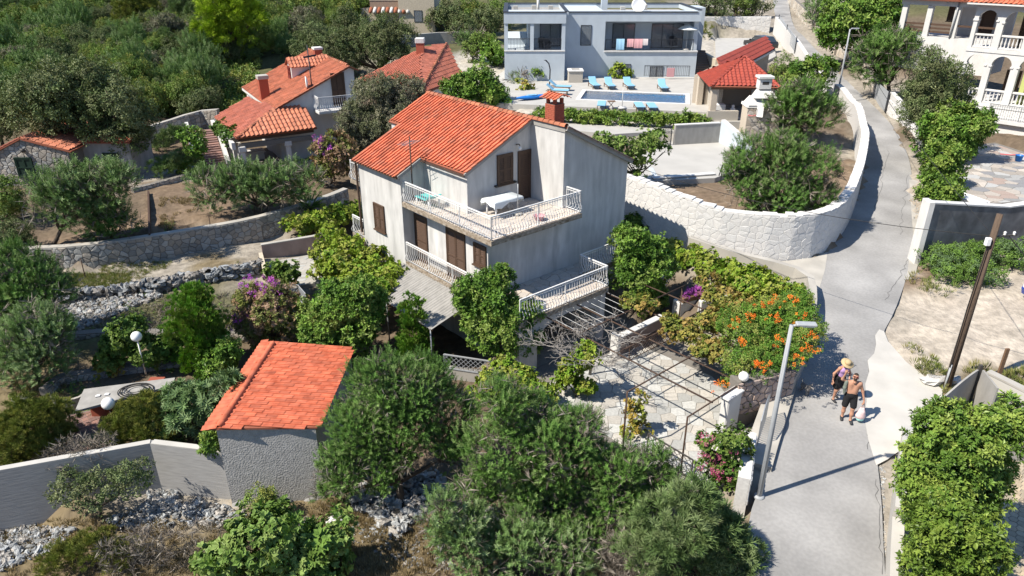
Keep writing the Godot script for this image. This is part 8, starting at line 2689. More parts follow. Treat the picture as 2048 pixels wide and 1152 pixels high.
	plant("flower_bed", "mixed plants in the bed before the back stone wall", "plant", 345, 300, [[345, 280, 16], [362, 272, 14], [328, 290, 14]], "broom", {"trunk": false})
	# --- right of the road ---
	plant("broadleaf_tree", "bright green broadleaf tree at the top of the road wall", "tree", 1718, 130, [[1705, 35, 50], [1745, 58, 42], [1678, 68, 32], [1772, 28, 34], [1725, 85, 30]], "citrus", {})
	plant("olive_tree", "grey olive overhanging the upper cream wall", "tree", 1640, 60, [[1640, 25, 26], [1660, 45, 20], [1630, 45, 16]], "grey_olive", {"group": "olive trees"})
	plant("olive_tree", "olive spilling over the road wall behind the steel gate", "tree", 1775, 195, [[1772, 112, 46], [1742, 130, 32], [1802, 100, 34], [1790, 140, 34]], "olive", {"group": "olive trees"})
	plant("laurel_tree", "tall dark laurel beside the arcaded house", "tree", 1872, 320, [[1862, 140, 36], [1848, 195, 44], [1885, 175, 40], [1870, 240, 46], [1905, 220, 36], [1835, 230, 30]], "oak", {})
	plant("laurel_tree", "dark glossy laurel hanging over the mosaic patio steps", "tree", 1905, 335, [[1900, 265, 44], [1935, 255, 32], [1880, 290, 36], [1960, 255, 20], [1915, 295, 30]], "citrus", {})
	plant("laurel_bush", "mid green laurel bush at the end of the white road wall", "bush", 1885, 385, [[1880, 320, 28], [1892, 350, 30], [1872, 355, 22]], "laurel", {})
	plant("round_bush", "round yellow green bush at the corner of the black wall", "bush", 1878, 425, [[1876, 388, 30], [1890, 400, 22], [1862, 402, 20]], "laurel", {"trunk": false})
	plant("glossy_bush", "big glossy dark green bush beside the white kerb wall", "bush", 1910, 1120, [[1880, 855, 50], [1852, 905, 42], [1930, 900, 62], [1990, 865, 48], [2038, 838, 38], [1848, 960, 42], [1885, 970, 68], [1958, 950, 52], [1852, 1025, 42], [1905, 1030, 60], [1960, 1005, 34]], "laurel", {"px": 11.0, "lump": 0.3})
	plant("glossy_bush", "lighter yellow green bush in front of the big glossy one", "bush", 1905, 1240, [[1895, 1062, 58], [1940, 1085, 54], [1862, 1090, 46], [1905, 1135, 64], [1855, 1140, 44], [1965, 1125, 42]], "privet", {"px": 11.0, "lump": 0.3})
	for k in 9:
		var q: Array = [[1870, 520, 24], [1900, 525, 26], [1930, 515, 28], [1960, 520, 26], [2000, 510, 26], [2035, 515, 26], [1940, 545, 24], [1890, 548, 18], [1975, 550, 16]][k]
		plant("weed_clump", "green nettle like weeds below the black wall", "weeds", q[0], q[1] + 20, [[q[0], q[1], q[2]], [q[0] + 14, q[1] + 6, q[2] * 0.7]], "weed", {"trunk": false, "group": "weeds below the black wall"})
	for k in 10:
		var q: Array = [[1840, 560, 10], [1870, 580, 12], [1895, 585, 8], [1905, 790, 14], [1850, 730, 18], [1870, 745, 16], [1960, 745, 18], [2020, 770, 24], [2040, 755, 20], [1835, 700, 10]][k]
		plant("grass_patch", "short green grass patch on the sandy ground", "grass", q[0], q[1] + 4, [[q[0], q[1] + 2, q[2]]], "grass", {"trunk": false, "group": "grass patches on the sandy lot", "squash": Vector3(1.4, 0.25, 1.0)})
	# shrubs about the villa
	for k in 9:
		var q: Array = [[1072, 168, 16, "laurel", "round light green shrub under the villa's left block"], [1168, 150, 18, "citrus", "dark clipped laurel by the villa's inner corner"], [1240, 162, 14, "vine", "low yellow green shrub between the pool loungers"], [1034, 172, 8, "grey_olive", "small grey cushion plant on the gravel by the villa"], [1050, 185, 9, "yellow", "reddish succulent on the gravel by the kayak"], [1375, 262, 16, "laurel", "clipped green planting behind the court wall"], [1400, 262, 12, "laurel", "clipped green planting at the end of the court wall"], [985, 130, 22, "citrus", "green shrub beside the villa's left corner"], [1408, 72, 10, "rosemary", "brown grass clump at the top of the villa steps"]][k]
		plant("villa_shrub", q[4], "shrub", q[0], q[1], [[q[0], q[1] - q[2] * 0.8, q[2]], [q[0] + q[2] * 0.5, q[1] - q[2] * 0.6, q[2] * 0.7]], q[3], {"trunk": false})
	# trees along the top
	for k in 12:
		var q: Array = [[895, 45, 30], [940, 40, 32], [975, 55, 28], [960, 100, 26], [925, 62, 18], [1000, 30, 20], [1430, 12, 22], [1470, 8, 24], [1505, 12, 20], [705, 20, 22], [690, 50, 18], [590, 30, 34]][k]
		plant("hillside_tree", ["dark evergreen tree on the slope behind the beige house", "green tree on the slope above the villa"][k % 2], "tree", q[0], q[1] + 26, [[q[0], q[1] - 8, q[2]], [q[0] + q[2] * 0.7, q[1], q[2] * 0.7], [q[0] - q[2] * 0.6, q[1] + 4, q[2] * 0.7]], ["oak", "mastic"][k % 2], {"group": ["dark hillside trees", "green hillside trees"][k % 2]})
	# the scrub slope: individual shrubs on shared crowns
	var crowns := []
	for v in 8:
		crowns.append(bg_shrub(v))
	var says := {"oak": "dark green holm oak shrub on the scrub slope", "mastic": "fresh green mastic shrub on the scrub slope", "grey_oak": "grey green oak shrub on the scrub slope", "broom": "blue green broom shrub on the scrub slope", "rosemary": "yellow brown heath shrub on the scrub slope", "grey_olive": "silvery wild olive shrub on the scrub slope"}
	var placed := []
	var tries := 0
	while placed.size() < 298 and tries < 9000:
		tries += 1
		var px := rng.randf_range(-60, 720)
		var py := 262.0 - 265.0 * pow(rng.randf(), 1.35)
		if px > 430 and py > 95 + (720 - px) * 0.14 or px > 640 and py > 60:
			continue
		if py > 190 and px < 310 or py < 64 and py > 40 and (px > 285 and px < 365) or py > 235:
			continue
		var p := PG(px, py)
		if p.z < -290:
			continue
		var r := rng.randf_range(1.2, 2.3) * (1.25 if p.z < -85 else 1.0)
		var ok := true
		for q in placed:
			if Vector2(q[0].x - p.x, q[0].z - p.z).length() < (q[1] + r) * 0.5:
				ok = false
				break
		if not ok:
			continue
		placed.append([p, r])
		var mm: MultiMesh = crowns[rng.randi() % 8]
		var kind: String = mm.get_meta("kind")
		var t := thing("scrub_shrub", says[kind], "shrub", p, rng.randf() * TAU, "shrubs of the scrub slope")
		var o := MultiMeshInstance3D.new()
		o.name = "crown"
		o.multimesh = mm
		o.material_override = S[kind].mat
		o.scale = Vector3(r, r * rng.randf_range(0.85, 1.35), r)
		o.set_meta("kind", "stuff")
		t.add_child(o)
	# ground cover
	scatter("dry_grass", "dry straw coloured grass tufts on the lower slope", "straw", [[-20, 1040, 700, 1160], [620, 1000, 900, 1160], [1150, 1060, 1320, 1150], [30, 760, 130, 900], [320, 395, 480, 460]], 5200, 0.2)
	scatter("scrub_undergrowth", "low tangled undergrowth between the slope's shrubs", "mastic", [[-60, 0, 520, 235], [500, 0, 720, 75]], 15000, 0.75)
	scatter("track_grass", "thin green grass along the dirt track", "grass", [[200, 525, 480, 560], [120, 548, 260, 575]], 1600, 0.16)
	scatter("garden_weeds", "weeds and dry stalks among the garden beds", "weed", [[0, 590, 560, 690], [20, 760, 200, 900], [330, 440, 470, 470], [620, 700, 900, 790]], 1500, 0.2)
	scatter("dry_stalks", "dry grey stalks on the bank below the rock wall", "dry", [[150, 590, 480, 690], [0, 900, 120, 960]], 1100, 0.38)
func scatter(called: String, label: String, kind: String, boxes: Array, count: int, s: float) -> void:
	var where := []
	var cols := PackedColorArray()
	var nz := FastNoiseLite.new()
	nz.frequency = 0.12
	for i in count:
		var b: Array = boxes[i % boxes.size()]
		var p := PG(rng.randf_range(b[0], b[2]), rng.randf_range(b[1], b[3]))
		if p.z < -290 or nz.get_noise_2d(p.x, p.z) < -0.18:
			continue
		var k := s * rng.randf_range(0.6, 1.4)
		where.append(Transform3D(Basis(Vector3.UP, rng.randf() * TAU).rotated(Vector3.RIGHT, rng.randf_range(-0.3, 0.3)).scaled(Vector3(k, k, k)), p))
		cols.append(tint(S[kind].cols, rng.randf()))
	var o := copies(self, numbered(called), S[kind].mesh, S[kind].mat, where, cols)
	tag(o, label, "ground cover")
	o.set_meta("kind", "stuff")

# ---------- rocks ----------
func rockm(sd: int) -> ArrayMesh:
	var st := st0()
	var n := FastNoiseLite.new()
	n.seed = sd
	n.frequency = 1.1
	var v := []
	var rows := 5
	var cols := 7
	for j in rows + 1:
		var row := []
		for i in cols:
			var a := TAU * i / cols + 0.3 * j
			var t := PI * j / rows
			var d := Vector3(sin(t) * cos(a), cos(t), sin(t) * sin(a))
			row.append(d * (0.5 + 0.42 * n.get_noise_3dv(d * 1.3)) * Vector3(1.15, 0.8, 0.95))
		v.append(row)
	for j in rows:
		for i in cols:
			var k := (i + 1) % cols
			if j > 0:
				tri(st, v[j][i], v[j][k], v[j + 1][k])
			if j < rows - 1:
				tri(st, v[j][i], v[j + 1][k], v[j + 1][i])
			if j == 0:
				tri(st, v[0][0], v[1][k], v[1][i])
			if j == rows - 1:
				tri(st, v[j][i], v[j][k], v[rows][0])
	return done(st)
var rocks := []
func rock_place(p: Vector3, s: float) -> Transform3D:
	return Transform3D(Basis(dir_any(), rng.randf() * TAU).scaled(Vector3(s, s, s) * Vector3(rng.randf_range(0.8, 1.3), rng.randf_range(0.7, 1.1), rng.randf_range(0.8, 1.2))), p)
func heap(called: String, label: String, category: String, polys: Array, s0: float, s1: float, n: int, rise: float) -> void:
	# rocks heaped over areas of the photograph; the first 300, biggest, one by one
	var first := PG(polys[0][0][0], polys[0][0][1])
	var t := thing(called, label, category, first)
	var rest := {}
	for i in n:
		var poly: Array = polys[i % polys.size()]
		var pv := PackedVector2Array()
		var lo := Vector2(1e9, 1e9)
		var hi := -lo
		for q in poly:
			var w := Vector2(q[0], q[1])
			pv.append(w)
			lo = lo.min(w)
			hi = hi.max(w)
		var c := Vector2.ZERO
		for k in 30:
			c = Vector2(rng.randf_range(lo.x, hi.x), rng.randf_range(lo.y, hi.y))
			if Geometry2D.is_point_in_polygon(c, pv):
				break
		var p := PG(c.x, c.y)
		var big := i < 300
		var s := rng.randf_range(lerpf(s0, s1, 0.35), s1) if big else rng.randf_range(s0 * 0.6, s0 * 1.4)
		p.y += rng.randf() * rise * (1.0 if not big else 0.85)
		var tr := rock_place(p - first, s)
		var m: Material = M.pale_karst[rng.randi() % 5]
		var ms: Mesh = rocks[rng.randi() % rocks.size()]
		if big:
			part(t, "rock", ms, m, tr)
		else:
			var key := [ms, m]
			if not rest.has(key):
				rest[key] = []
			rest[key].append(tr)
	for key in rest:
		copies(t, "small_rocks", key[0], key[1], rest[key]).set_meta("kind", "stuff")
func rubble() -> void:
	for i in 6:
		rocks.append(rockm(i + 40))
	# wall of piled rocks beside the track
	var path := []
	for p in [[100, 606], [160, 600], [220, 594], [300, 582], [380, 568], [460, 553], [528, 540]]:
		path.append(PG(p[0], p[1]))
	path = smooth_path(path, 0.5)
	var al := along(path)
	var L: float = al.call(0.0)[2]
	var t := thing("drystone_wall", "tumbledown wall of dark jagged rocks along the dirt track", "wall", path[0])
	for i in 300:
		var q: Array = al.call(L * (i + 0.5) / 300.0)
		var lay := i % 4
		var p: Vector3 = q[0] + q[1] * rng.randf_range(-0.25, 0.25) + Vector3(0, 0.06 + lay * 0.13 + rng.randf_range(-0.05, 0.05), 0)
		part(t, "rock", rocks[rng.randi() % 6], M.karst[rng.randi() % 5], rock_place(p - path[0], rng.randf_range(0.28, 0.46)))
	heap("rock_bank", "bank of loose grey rocks below the tumbledown wall", "rubble", [[[100, 610], [190, 602], [330, 590], [250, 622], [160, 662], [105, 645]]], 0.12, 0.34, 700, 0.15)
	heap("rubble_slope", "pale grey limestone rubble sloping below the concrete wall", "rubble", [[[0, 1060], [60, 1050], [145, 1062], [120, 1100], [60, 1120], [0, 1150]], [[215, 1040], [320, 990], [420, 1005], [530, 1040], [500, 1062], [380, 1050], [250, 1060]], [[300, 985], [350, 980], [345, 1020], [290, 1030]]], 0.09, 0.3, 1500, 0.12)
	heap("rubble_heap", "steep heap of jagged grey rocks below the leaning olive", "rubble", [[[690, 1000], [740, 960], [880, 950], [900, 990], [840, 1040], [800, 1080], [760, 1050]], [[930, 1040], [990, 1030], [1000, 1090], [950, 1110]]], 0.14, 0.42, 1000, 0.35)
	heap("stone_scatter", "scattered small pale stones on the dry soil", "rubble", [[[660, 1040], [860, 1060], [960, 1130], [840, 1150], [700, 1080]], [[560, 1030], [660, 1040], [640, 1060], [560, 1050]]], 0.05, 0.14, 700, 0.02)
	heap("roadside_gravel", "loose pale gravel along the crumbling road edge", "gravel", [[[1816, 400], [1842, 400], [1838, 560], [1818, 560]], [[1757, 930], [1770, 935], [1768, 1150], [1758, 1150]]], 0.03, 0.1, 650, 0.0)
	heap("hillside_rocks", "grey clearance cairn on the scrub slope beside the lime pine", "rubble", [[[285, 62], [310, 44], [360, 42], [368, 58], [330, 66]], [[20, 45], [60, 28], [70, 55], [30, 60]], [[220, 108], [240, 95], [250, 112]]], 0.3, 0.9, 420, 0.7)
	for q in [[680, 1045, 0.5, "large white limestone boulder in the dry grass by the shed"], [668, 1052, 0.35, "smaller white limestone boulder in the dry grass by the shed"], [1865, 768, 0.5, "pale boulder lying in the grass by the wooden pole"], [1905, 765, 0.4, "grey boulder behind the folded gate"]]:
		var b := thing("boulder", q[3], "boulder", PG(q[0], q[1]) if q[0] < 1500 else PR(q[0], q[1]))
		part(b, "rock", rocks[int(q[0]) % 6], M.white_stone[1], Transform3D(Basis().scaled(Vector3(q[2] * 1.4, q[2], q[2])), Vector3(0, q[2] * 0.3, 0)))

# ---------- people ----------
func net(st: SurfaceTool, bones: Array, cell: float, k := 0.03) -> void:
	# bones: [a, b, ra, rb]; the surface of the smoothly joined tapered capsules
	var val := {}
	var todo := {}
	for b in bones:
		var r: float = maxf(b[2], b[3]) + cell * 1.5
		var lo: Vector3 = b[0].min(b[1]) - Vector3(r, r, r)
		var hi: Vector3 = b[0].max(b[1]) + Vector3(r, r, r)
		for x in range(floori(lo.x / cell), ceili(hi.x / cell)):
			for y in range(floori(lo.y / cell), ceili(hi.y / cell)):
				for z in range(floori(lo.z / cell), ceili(hi.z / cell)):
					todo[Vector3i(x, y, z)] = true
	var dist := func(q: Vector3i) -> float:
		if val.has(q):
			return val[q]
		var p := Vector3(q) * cell
		var d := 1e9
		for b in bones:
			var ab: Vector3 = b[1] - b[0]
			var t := clampf((p - b[0]).dot(ab) / maxf(1e-6, ab.length_squared()), 0, 1)
			var e: float = p.distance_to(b[0] + ab * t) - lerpf(b[2], b[3], t)
			var h := maxf(k - absf(d - e), 0.0) / k
			d = minf(d, e) - h * h * k * 0.25
		val[q] = d
		return d
	var vert := {}
	for c in todo:
		var inside := 0
		var dv := []
		for i in 8:
			var e: float = dist.call(c + Vector3i(i & 1, (i >> 1) & 1, (i >> 2) & 1))
			dv.append(e)
			if e < 0:
				inside += 1
		if inside == 0 or inside == 8:
			continue
		var s := Vector3.ZERO
		var n := 0
		for e in [[0, 1], [2, 3], [4, 5], [6, 7], [0, 2], [1, 3], [4, 6], [5, 7], [0, 4], [1, 5], [2, 6], [3, 7]]:
			var a: float = dv[e[0]]
			var b: float = dv[e[1]]
			if (a < 0) != (b < 0):
				var u := a / (a - b)
				var pa := Vector3(e[0] & 1, (e[0] >> 1) & 1, (e[0] >> 2) & 1)
				var pb := Vector3(e[1] & 1, (e[1] >> 1) & 1, (e[1] >> 2) & 1)
				s += pa.lerp(pb, u)
				n += 1
		vert[c] = (Vector3(c) + s / n) * cell
	for c in vert:
		var d0: float = dist.call(c)
		for ax in 3:
			var q: Vector3i = c
			q[ax] += 1
			var d1: float = dist.call(q)
			if (d0 < 0) == (d1 < 0):
				continue
			var u := Vector3i.ZERO
			var v := Vector3i.ZERO
			u[(ax + 1) % 3] = 1
			v[(ax + 2) % 3] = 1
			if not (vert.has(c - u) and vert.has(c - v) and vert.has(c - u - v)):
				continue
			if d0 < 0:
				quad(st, vert[c], vert[c - v], vert[c - u - v], vert[c - u])
			else:
				quad(st, vert[c], vert[c - u], vert[c - u - v], vert[c - v])
func netm(bones: Array, cell: float, k := 0.03) -> ArrayMesh:
	var st := st0()
	st.set_smooth_group(0)
	net(st, bones, cell, k)
	st.index()
	st.generate_normals()
	return st.commit()
func hand_bones(wrist: Vector3, d: Vector3, side: Vector3, curl: float) -> Array:
	var n := d.cross(side).normalized()
	var palm := wrist + d * 0.085
	var res := [[wrist, palm, 0.026, 0.03], [wrist + side * 0.012, palm + side * 0.025, 0.02, 0.02], [wrist - side * 0.012, palm - side * 0.025, 0.02, 0.02]]
	for i in 4:
		var off: float = [-0.032, -0.011, 0.011, 0.032][i]
		var l: float = [0.06, 0.075, 0.08, 0.068][i]
		var r: Vector3 = palm + side * off
		var m: Vector3 = r + (d + n * curl * 0.5 + side * off * 2.0).normalized() * l * 0.55
		res.append([r, m, 0.0105, 0.0095])
		res.append([m, m + (d * (1 - curl * 0.7) + n * curl + side * off * 2.0).normalized() * l * 0.5, 0.0095, 0.008])
	var tb := wrist + d * 0.03 + side * 0.03
	res.append([tb, tb + (d * 0.6 + side * 0.8).normalized() * 0.045, 0.013, 0.011])
	res.append([tb + (d * 0.6 + side * 0.8).normalized() * 0.045, tb + (d * 0.6 + side * 0.8).normalized() * 0.045 + (d + side * 0.25 + n * curl).normalized() * 0.035, 0.011, 0.009])
	return res
func head_bones(c: Vector3, f: Vector3, up: Vector3) -> Array:
	var s := f.cross(up).normalized()
	return [[c + up * 0.04, c + up * 0.04 - f * 0.025, 0.085, 0.088], [c - up * 0.03 + f * 0.02, c - up * 0.07 + f * 0.035, 0.07, 0.045], [c + f * 0.085 + up * 0.02, c + f * 0.108 - up * 0.015, 0.012, 0.017],
		[c + s * 0.085 - up * 0.0, c + s * 0.085 - up * 0.03, 0.016, 0.012], [c - s * 0.085 - up * 0.0, c - s * 0.085 - up * 0.03, 0.016, 0.012], [c + f * 0.072 - up * 0.045 + s * 0.02, c + f * 0.072 - up * 0.045 - s * 0.02, 0.016, 0.016], [c - up * 0.07, c - up * 0.15 - f * 0.015, 0.052, 0.055]]
func people() -> void:
	# man: bare chest, black shorts, one arm raised, a bag in the other hand
	var mf := PR(1691, 838)
	var man := thing("person", "person in black shorts and sunglasses waving and holding a white carrier bag", "person", mf, deg_to_rad(-18))
	var look := Vector3(-0.15, 0.45, 0.88).normalized()
	var hup := (Vector3.UP - look * look.y).normalized()
	var wr := Vector3(-0.34, 1.8, 0.14)
	var wl := Vector3(0.4, 0.86, 0.06)
	var B := [
		[Vector3(0, 0.98, 0), Vector3(0, 1.12, 0.0), 0.15, 0.135], [Vector3(-0.06, 1.12, 0), Vector3(-0.1, 1.38, 0), 0.115, 0.115], [Vector3(0.06, 1.12, 0), Vector3(0.1, 1.38, 0), 0.115, 0.115], [Vector3(-0.17, 1.44, 0), Vector3(0.17, 1.44, 0), 0.075, 0.075], [Vector3(0, 1.44, 0), Vector3(0, 1.54, 0.02), 0.065, 0.055],
		[Vector3(-0.095, 0.94, 0), Vector3(-0.12, 0.5, 0.02), 0.098, 0.066], [Vector3(-0.12, 0.5, 0.02), Vector3(-0.12, 0.3, -0.01), 0.062, 0.06], [Vector3(-0.12, 0.3, -0.01), Vector3(-0.12, 0.09, -0.02), 0.058, 0.038], [Vector3(-0.12, 0.06, -0.03), Vector3(-0.15, 0.045, 0.15), 0.042, 0.035],
		[Vector3(0.095, 0.94, 0), Vector3(0.12, 0.52, 0.1), 0.098, 0.066], [Vector3(0.12, 0.52, 0.1), Vector3(0.12, 0.3, 0.11), 0.062, 0.06], [Vector3(0.12, 0.3, 0.11), Vector3(0.12, 0.09, 0.12), 0.058, 0.038], [Vector3(0.12, 0.06, 0.11), Vector3(0.15, 0.045, 0.29), 0.042, 0.035],
		[Vector3(-0.19, 1.44, 0), Vector3(-0.38, 1.54, 0.06), 0.058, 0.045], [Vector3(-0.38, 1.54, 0.06), wr, 0.044, 0.03],
		[Vector3(0.19, 1.44, 0), Vector3(0.31, 1.16, -0.02), 0.058, 0.045], [Vector3(0.31, 1.16, -0.02), wl, 0.044, 0.03]]
	var hc := Vector3(0, 1.66, 0.05)
	part(man, "body", netm(B, 0.028, 0.05), M.skin)
	var det := st0()
	det.set_smooth_group(0)
	net(det, head_bones(hc, look, hup), 0.015, 0.02)
	net(det, hand_bones(wr, Vector3(0.1, 0.99, 0.1).normalized(), Vector3(1, -0.1, 0).normalized(), 0.15), 0.009, 0.008)
	net(det, hand_bones(wl, Vector3(0.05, -0.98, 0.1).normalized(), Vector3(0, 0.1, 1).normalized(), 0.9), 0.009, 0.008)
	part(man, "head_and_hands", done(det), M.skin)
	part(man, "hair", netm([[hc + hup * 0.075 - look * 0.02, hc + hup * 0.06 - look * 0.045, 0.08, 0.085], [hc + hup * 0.09 + look * 0.03, hc + hup * 0.09, 0.05, 0.06], [hc - hup * 0.03 + look * 0.045, hc - hup * 0.075 + look * 0.04, 0.055, 0.045]], 0.012, 0.02), mat(lin(0.035, 0.022, 0.016), 0.7))
	var gl := st0()
	var sx := look.cross(hup)
	for s in [-1, 1]:
		var c: Vector3 = hc + look * 0.1 + hup * 0.028 + sx * 0.034 * s
		box(gl, Vector3(-0.028, -0.022, -0.006), Vector3(0.028, 0.02, 0.008), Transform3D(Basis(sx, hup, look), c), 0.004)
		bar(gl, c + sx * 0.03 * s, hc + hup * 0.03 + sx * 0.09 * s - look * 0.01, 0.008, 0.01)
	part(man, "sunglasses", done(gl), mat(lin(0.08, 0.01, 0.012), 0.15))
	part(man, "shorts", netm([[Vector3(0, 0.99, 0), Vector3(0, 1.02, 0), 0.163, 0.158], [Vector3(-0.095, 0.94, 0), Vector3(-0.125, 0.58, 0.02), 0.115, 0.105], [Vector3(0.095, 0.94, 0), Vector3(0.125, 0.6, 0.085), 0.115, 0.105]], 0.028, 0.04), mat(lin(0.012, 0.012, 0.014), 0.85))
	for s in [[-0.13, 0.05], [0.13, 0.19]]:
		part(man, "shoe", netm([[Vector3(s[0], 0.05, s[1] - 0.1), Vector3(s[0] * 1.12, 0.045, s[1] + 0.11), 0.052, 0.046]], 0.015, 0.01), mat(lin(0.035, 0.037, 0.042), 0.8))
	var sh := st0()
	sh.set_smooth_group(0)
	net(sh, [[Vector3(-0.24, 1.46, 0.06), Vector3(-0.26, 1.25, 0.08), 0.06, 0.06], [Vector3(-0.26, 1.25, 0.08), Vector3(-0.24, 1.05, 0.09), 0.06, 0.04]], 0.02, 0.03)
	part(man, "draped_shirt", done(sh), mat(lin(0.45, 0.48, 0.44), 0.9, ntex(0.06, Color(0.2, 0.25, 0.2), Color(1.0, 1.0, 1.0), 91), Vector3(4, 4, 4)))
	var bag := thing("carrier_bag", "full white plastic carrier bag with a turquoise bottom in the waver's hand", "bag", mf + Vector3(0.36, 0.12, 0.18), deg_to_rad(-18))
	part(bag, "sack", netm([[Vector3(0, 0.12, 0), Vector3(0.02, 0.28, 0), 0.125, 0.1], [Vector3(-0.06, 0.16, 0.03), Vector3(-0.03, 0.45, 0), 0.1, 0.03], [Vector3(0.07, 0.14, -0.02), Vector3(0.05, 0.45, 0), 0.09, 0.03]], 0.025, 0.05), mat(lin(0.72, 0.68, 0.68), 0.35, ntex(0.03, Color(0.85, 0.5, 0.5), Color(1, 1, 1), 93, FastNoiseLite.TYPE_SIMPLEX_SMOOTH, 3, 0.12), Vector3(2, 2, 2)))
	part(bag, "contents", netm([[Vector3(-0.02, 0.05, 0.02), Vector3(0.04, 0.05, 0.0), 0.1, 0.1]], 0.025, 0.05), mat(lin(0.3, 0.6, 0.58), 0.5))
	for s in [-0.04, 0.05]:
		part(bag, "handle", tubem([Vector3(s, 0.42, 0), Vector3(s * 0.5 + 0.02, 0.56, 0.0), Vector3(0.03, 0.66, 0.0)], 0.012, 5), mat(lin(0.3, 0.18, 0.16), 0.7))
	# woman: straw hat, lilac top, black shorts, walking
	var wf := PR(1670, 800)
	var wo := thing("person", "person in a straw hat, lilac top and black skirt walking beside the waver", "person", wf, deg_to_rad(10))
	var F := [
		[Vector3(0, 0.92, 0), Vector3(0, 1.05, 0.03), 0.15, 0.12], [Vector3(0, 1.05, 0.03), Vector3(0, 1.3, 0.08), 0.125, 0.13], [Vector3(-0.14, 1.36, 0.09), Vector3(0.14, 1.36, 0.09), 0.062, 0.062], [Vector3(0, 1.36, 0.09), Vector3(0, 1.45, 0.12), 0.055, 0.048],
		[Vector3(-0.09, 0.88, 0), Vector3(-0.11, 0.47, 0.08), 0.1, 0.062], [Vector3(-0.11, 0.47, 0.08), Vector3(-0.1, 0.08, 0.02), 0.06, 0.036], [Vector3(-0.1, 0.05, 0.02), Vector3(-0.11, 0.04, 0.17), 0.038, 0.032],
		[Vector3(0.09, 0.88, 0), Vector3(0.11, 0.48, -0.06), 0.1, 0.062], [Vector3(0.11, 0.48, -0.06), Vector3(0.11, 0.12, -0.22), 0.06, 0.036], [Vector3(0.11, 0.07, -0.22), Vector3(0.12, 0.04, -0.09), 0.038, 0.032],
		[Vector3(-0.16, 1.36, 0.09), Vector3(-0.28, 1.12, 0.02), 0.05, 0.04], [Vector3(-0.28, 1.12, 0.02), Vector3(-0.3, 0.88, 0.06), 0.04, 0.027],
		[Vector3(0.16, 1.36, 0.09), Vector3(0.26, 1.12, 0.1), 0.05, 0.04], [Vector3(0.26, 1.12, 0.1), Vector3(0.16, 0.98, 0.26), 0.04, 0.027]]
	part(wo, "body", netm(F, 0.028, 0.05), M.skin)
	var wh := Vector3(0, 1.55, 0.16)
	var wlook := Vector3(0.05, -0.45, 0.9).normalized()
	var wup := (Vector3.UP - wlook * wlook.y).normalized()
	var wd := st0()
	wd.set_smooth_group(0)
	net(wd, head_bones(wh, wlook, wup), 0.015, 0.02)
	net(wd, hand_bones(Vector3(-0.3, 0.88, 0.06), Vector3(0, -1, 0.15).normalized(), Vector3(0, 0.15, 1).normalized(), 0.4), 0.009, 0.008)
	net(wd, hand_bones(Vector3(0.16, 0.98, 0.26), Vector3(-0.7, -0.4, 0.6).normalized(), Vector3(0.5, 0.2, 0.7).normalized(), 0.5), 0.009, 0.008)
	part(wo, "head_and_hands", done(wd), M.skin)
	var hat := st0()
	hat.set_smooth_group(0)
	lathe(hat, [Vector2(0.0, 0.12), Vector2(0.07, 0.115), Vector2(0.1, 0.08), Vector2(0.105, 0.015), Vector2(0.2, -0.005), Vector2(0.215, -0.02), Vector2(0.2, -0.02), Vector2(0.1, 0.0), Vector2(0.0, 0.0)], Vector3.ZERO, 20)
	var hm := part(wo, "straw_hat", done(hat), M.straw, Transform3D(Basis(wup.cross(wlook), wup, wlook), wh + wup * 0.075))
	part(hm, "hat_band", lathem([Vector2(0.108, 0.015), Vector2(0.108, 0.045)], 20), mat(lin(0.35, 0.22, 0.1), 0.9))
	part(wo, "hair", netm([[wh + wup * 0.02 - wlook * 0.03, wh - wup * 0.08 - wlook * 0.06, 0.09, 0.07]], 0.015, 0.02), mat(lin(0.06, 0.035, 0.02), 0.7))
	part(wo, "top", netm([[Vector3(0, 1.05, 0.03), Vector3(0, 1.3, 0.08), 0.135, 0.142], [Vector3(-0.06, 1.3, 0.12), Vector3(0.06, 1.3, 0.12), 0.1, 0.1]], 0.028, 0.05), mat(lin(0.42, 0.26, 0.5), 0.9))
	part(wo, "skirt", netm([[Vector3(0, 0.95, 0), Vector3(0, 1.0, 0.01), 0.165, 0.15], [Vector3(-0.09, 0.88, 0), Vector3(-0.1, 0.62, 0.05), 0.125, 0.125], [Vector3(0.09, 0.88, 0), Vector3(0.1, 0.62, -0.02), 0.125, 0.125]], 0.028, 0.06), mat(lin(0.012, 0.012, 0.014), 0.85))
	for s in [[-0.105, 0.09, 0.045], [0.115, -0.16, 0.06]]:
		part(wo, "shoe", netm([[Vector3(s[0], s[2], s[1] - 0.08), Vector3(s[0], s[2] - 0.005, s[1] + 0.09), 0.045, 0.042]], 0.015, 0.01), mat(lin(0.03, 0.03, 0.035), 0.8))
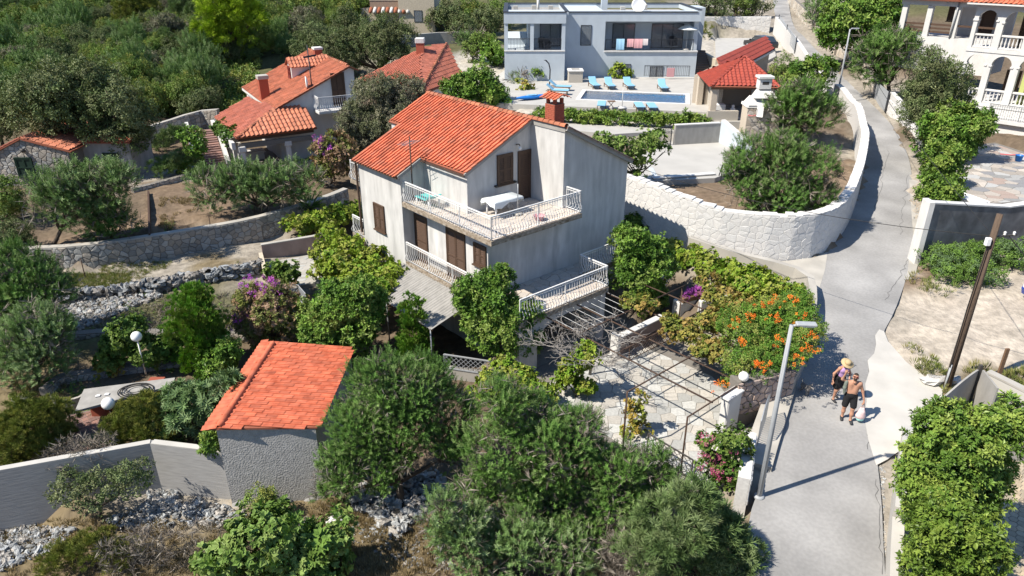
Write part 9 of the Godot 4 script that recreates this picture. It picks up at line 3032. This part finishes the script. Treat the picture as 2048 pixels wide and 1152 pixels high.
	# small dog
	var dg := thing("dog", "small grey and white dog trotting in the creeper's shade on the road", "dog", PR(1610, 788), deg_to_rad(15))
	var D := [[Vector3(0, 0.3, -0.16), Vector3(0, 0.29, 0.1), 0.085, 0.1], [Vector3(0, 0.32, 0.12), Vector3(0, 0.44, 0.2), 0.07, 0.055], [Vector3(0, 0.46, 0.22), Vector3(0, 0.45, 0.27), 0.062, 0.05], [Vector3(0, 0.44, 0.27), Vector3(0, 0.42, 0.35), 0.035, 0.024],
		[Vector3(-0.05, 0.5, 0.2), Vector3(-0.06, 0.55, 0.2), 0.022, 0.01], [Vector3(0.05, 0.5, 0.2), Vector3(0.06, 0.55, 0.2), 0.022, 0.01], [Vector3(0, 0.34, -0.22), Vector3(0, 0.46, -0.33), 0.025, 0.014],
		[Vector3(-0.06, 0.26, 0.12), Vector3(-0.06, 0.13, 0.13), 0.042, 0.024], [Vector3(-0.06, 0.13, 0.13), Vector3(-0.06, 0.02, 0.14), 0.024, 0.022], [Vector3(0.06, 0.26, 0.1), Vector3(0.06, 0.13, 0.08), 0.042, 0.024], [Vector3(0.06, 0.13, 0.08), Vector3(0.06, 0.02, 0.11), 0.024, 0.022],
		[Vector3(-0.06, 0.27, -0.16), Vector3(-0.065, 0.18, -0.12), 0.055, 0.035], [Vector3(-0.065, 0.18, -0.12), Vector3(-0.065, 0.11, -0.2), 0.03, 0.024], [Vector3(-0.065, 0.11, -0.2), Vector3(-0.065, 0.02, -0.18), 0.022, 0.024],
		[Vector3(0.06, 0.27, -0.16), Vector3(0.065, 0.18, -0.15), 0.055, 0.035], [Vector3(0.065, 0.18, -0.15), Vector3(0.065, 0.11, -0.24), 0.03, 0.024], [Vector3(0.065, 0.11, -0.24), Vector3(0.065, 0.02, -0.22), 0.022, 0.024]]
	part(dg, "body", netm(D, 0.013, 0.025), mat(lin(0.42, 0.4, 0.38), 0.95, ntex(0.02, Color(0.2, 0.2, 0.22), Color(1.2, 1.2, 1.2), 95, FastNoiseLite.TYPE_SIMPLEX_SMOOTH, 2), Vector3(3, 3, 3)))
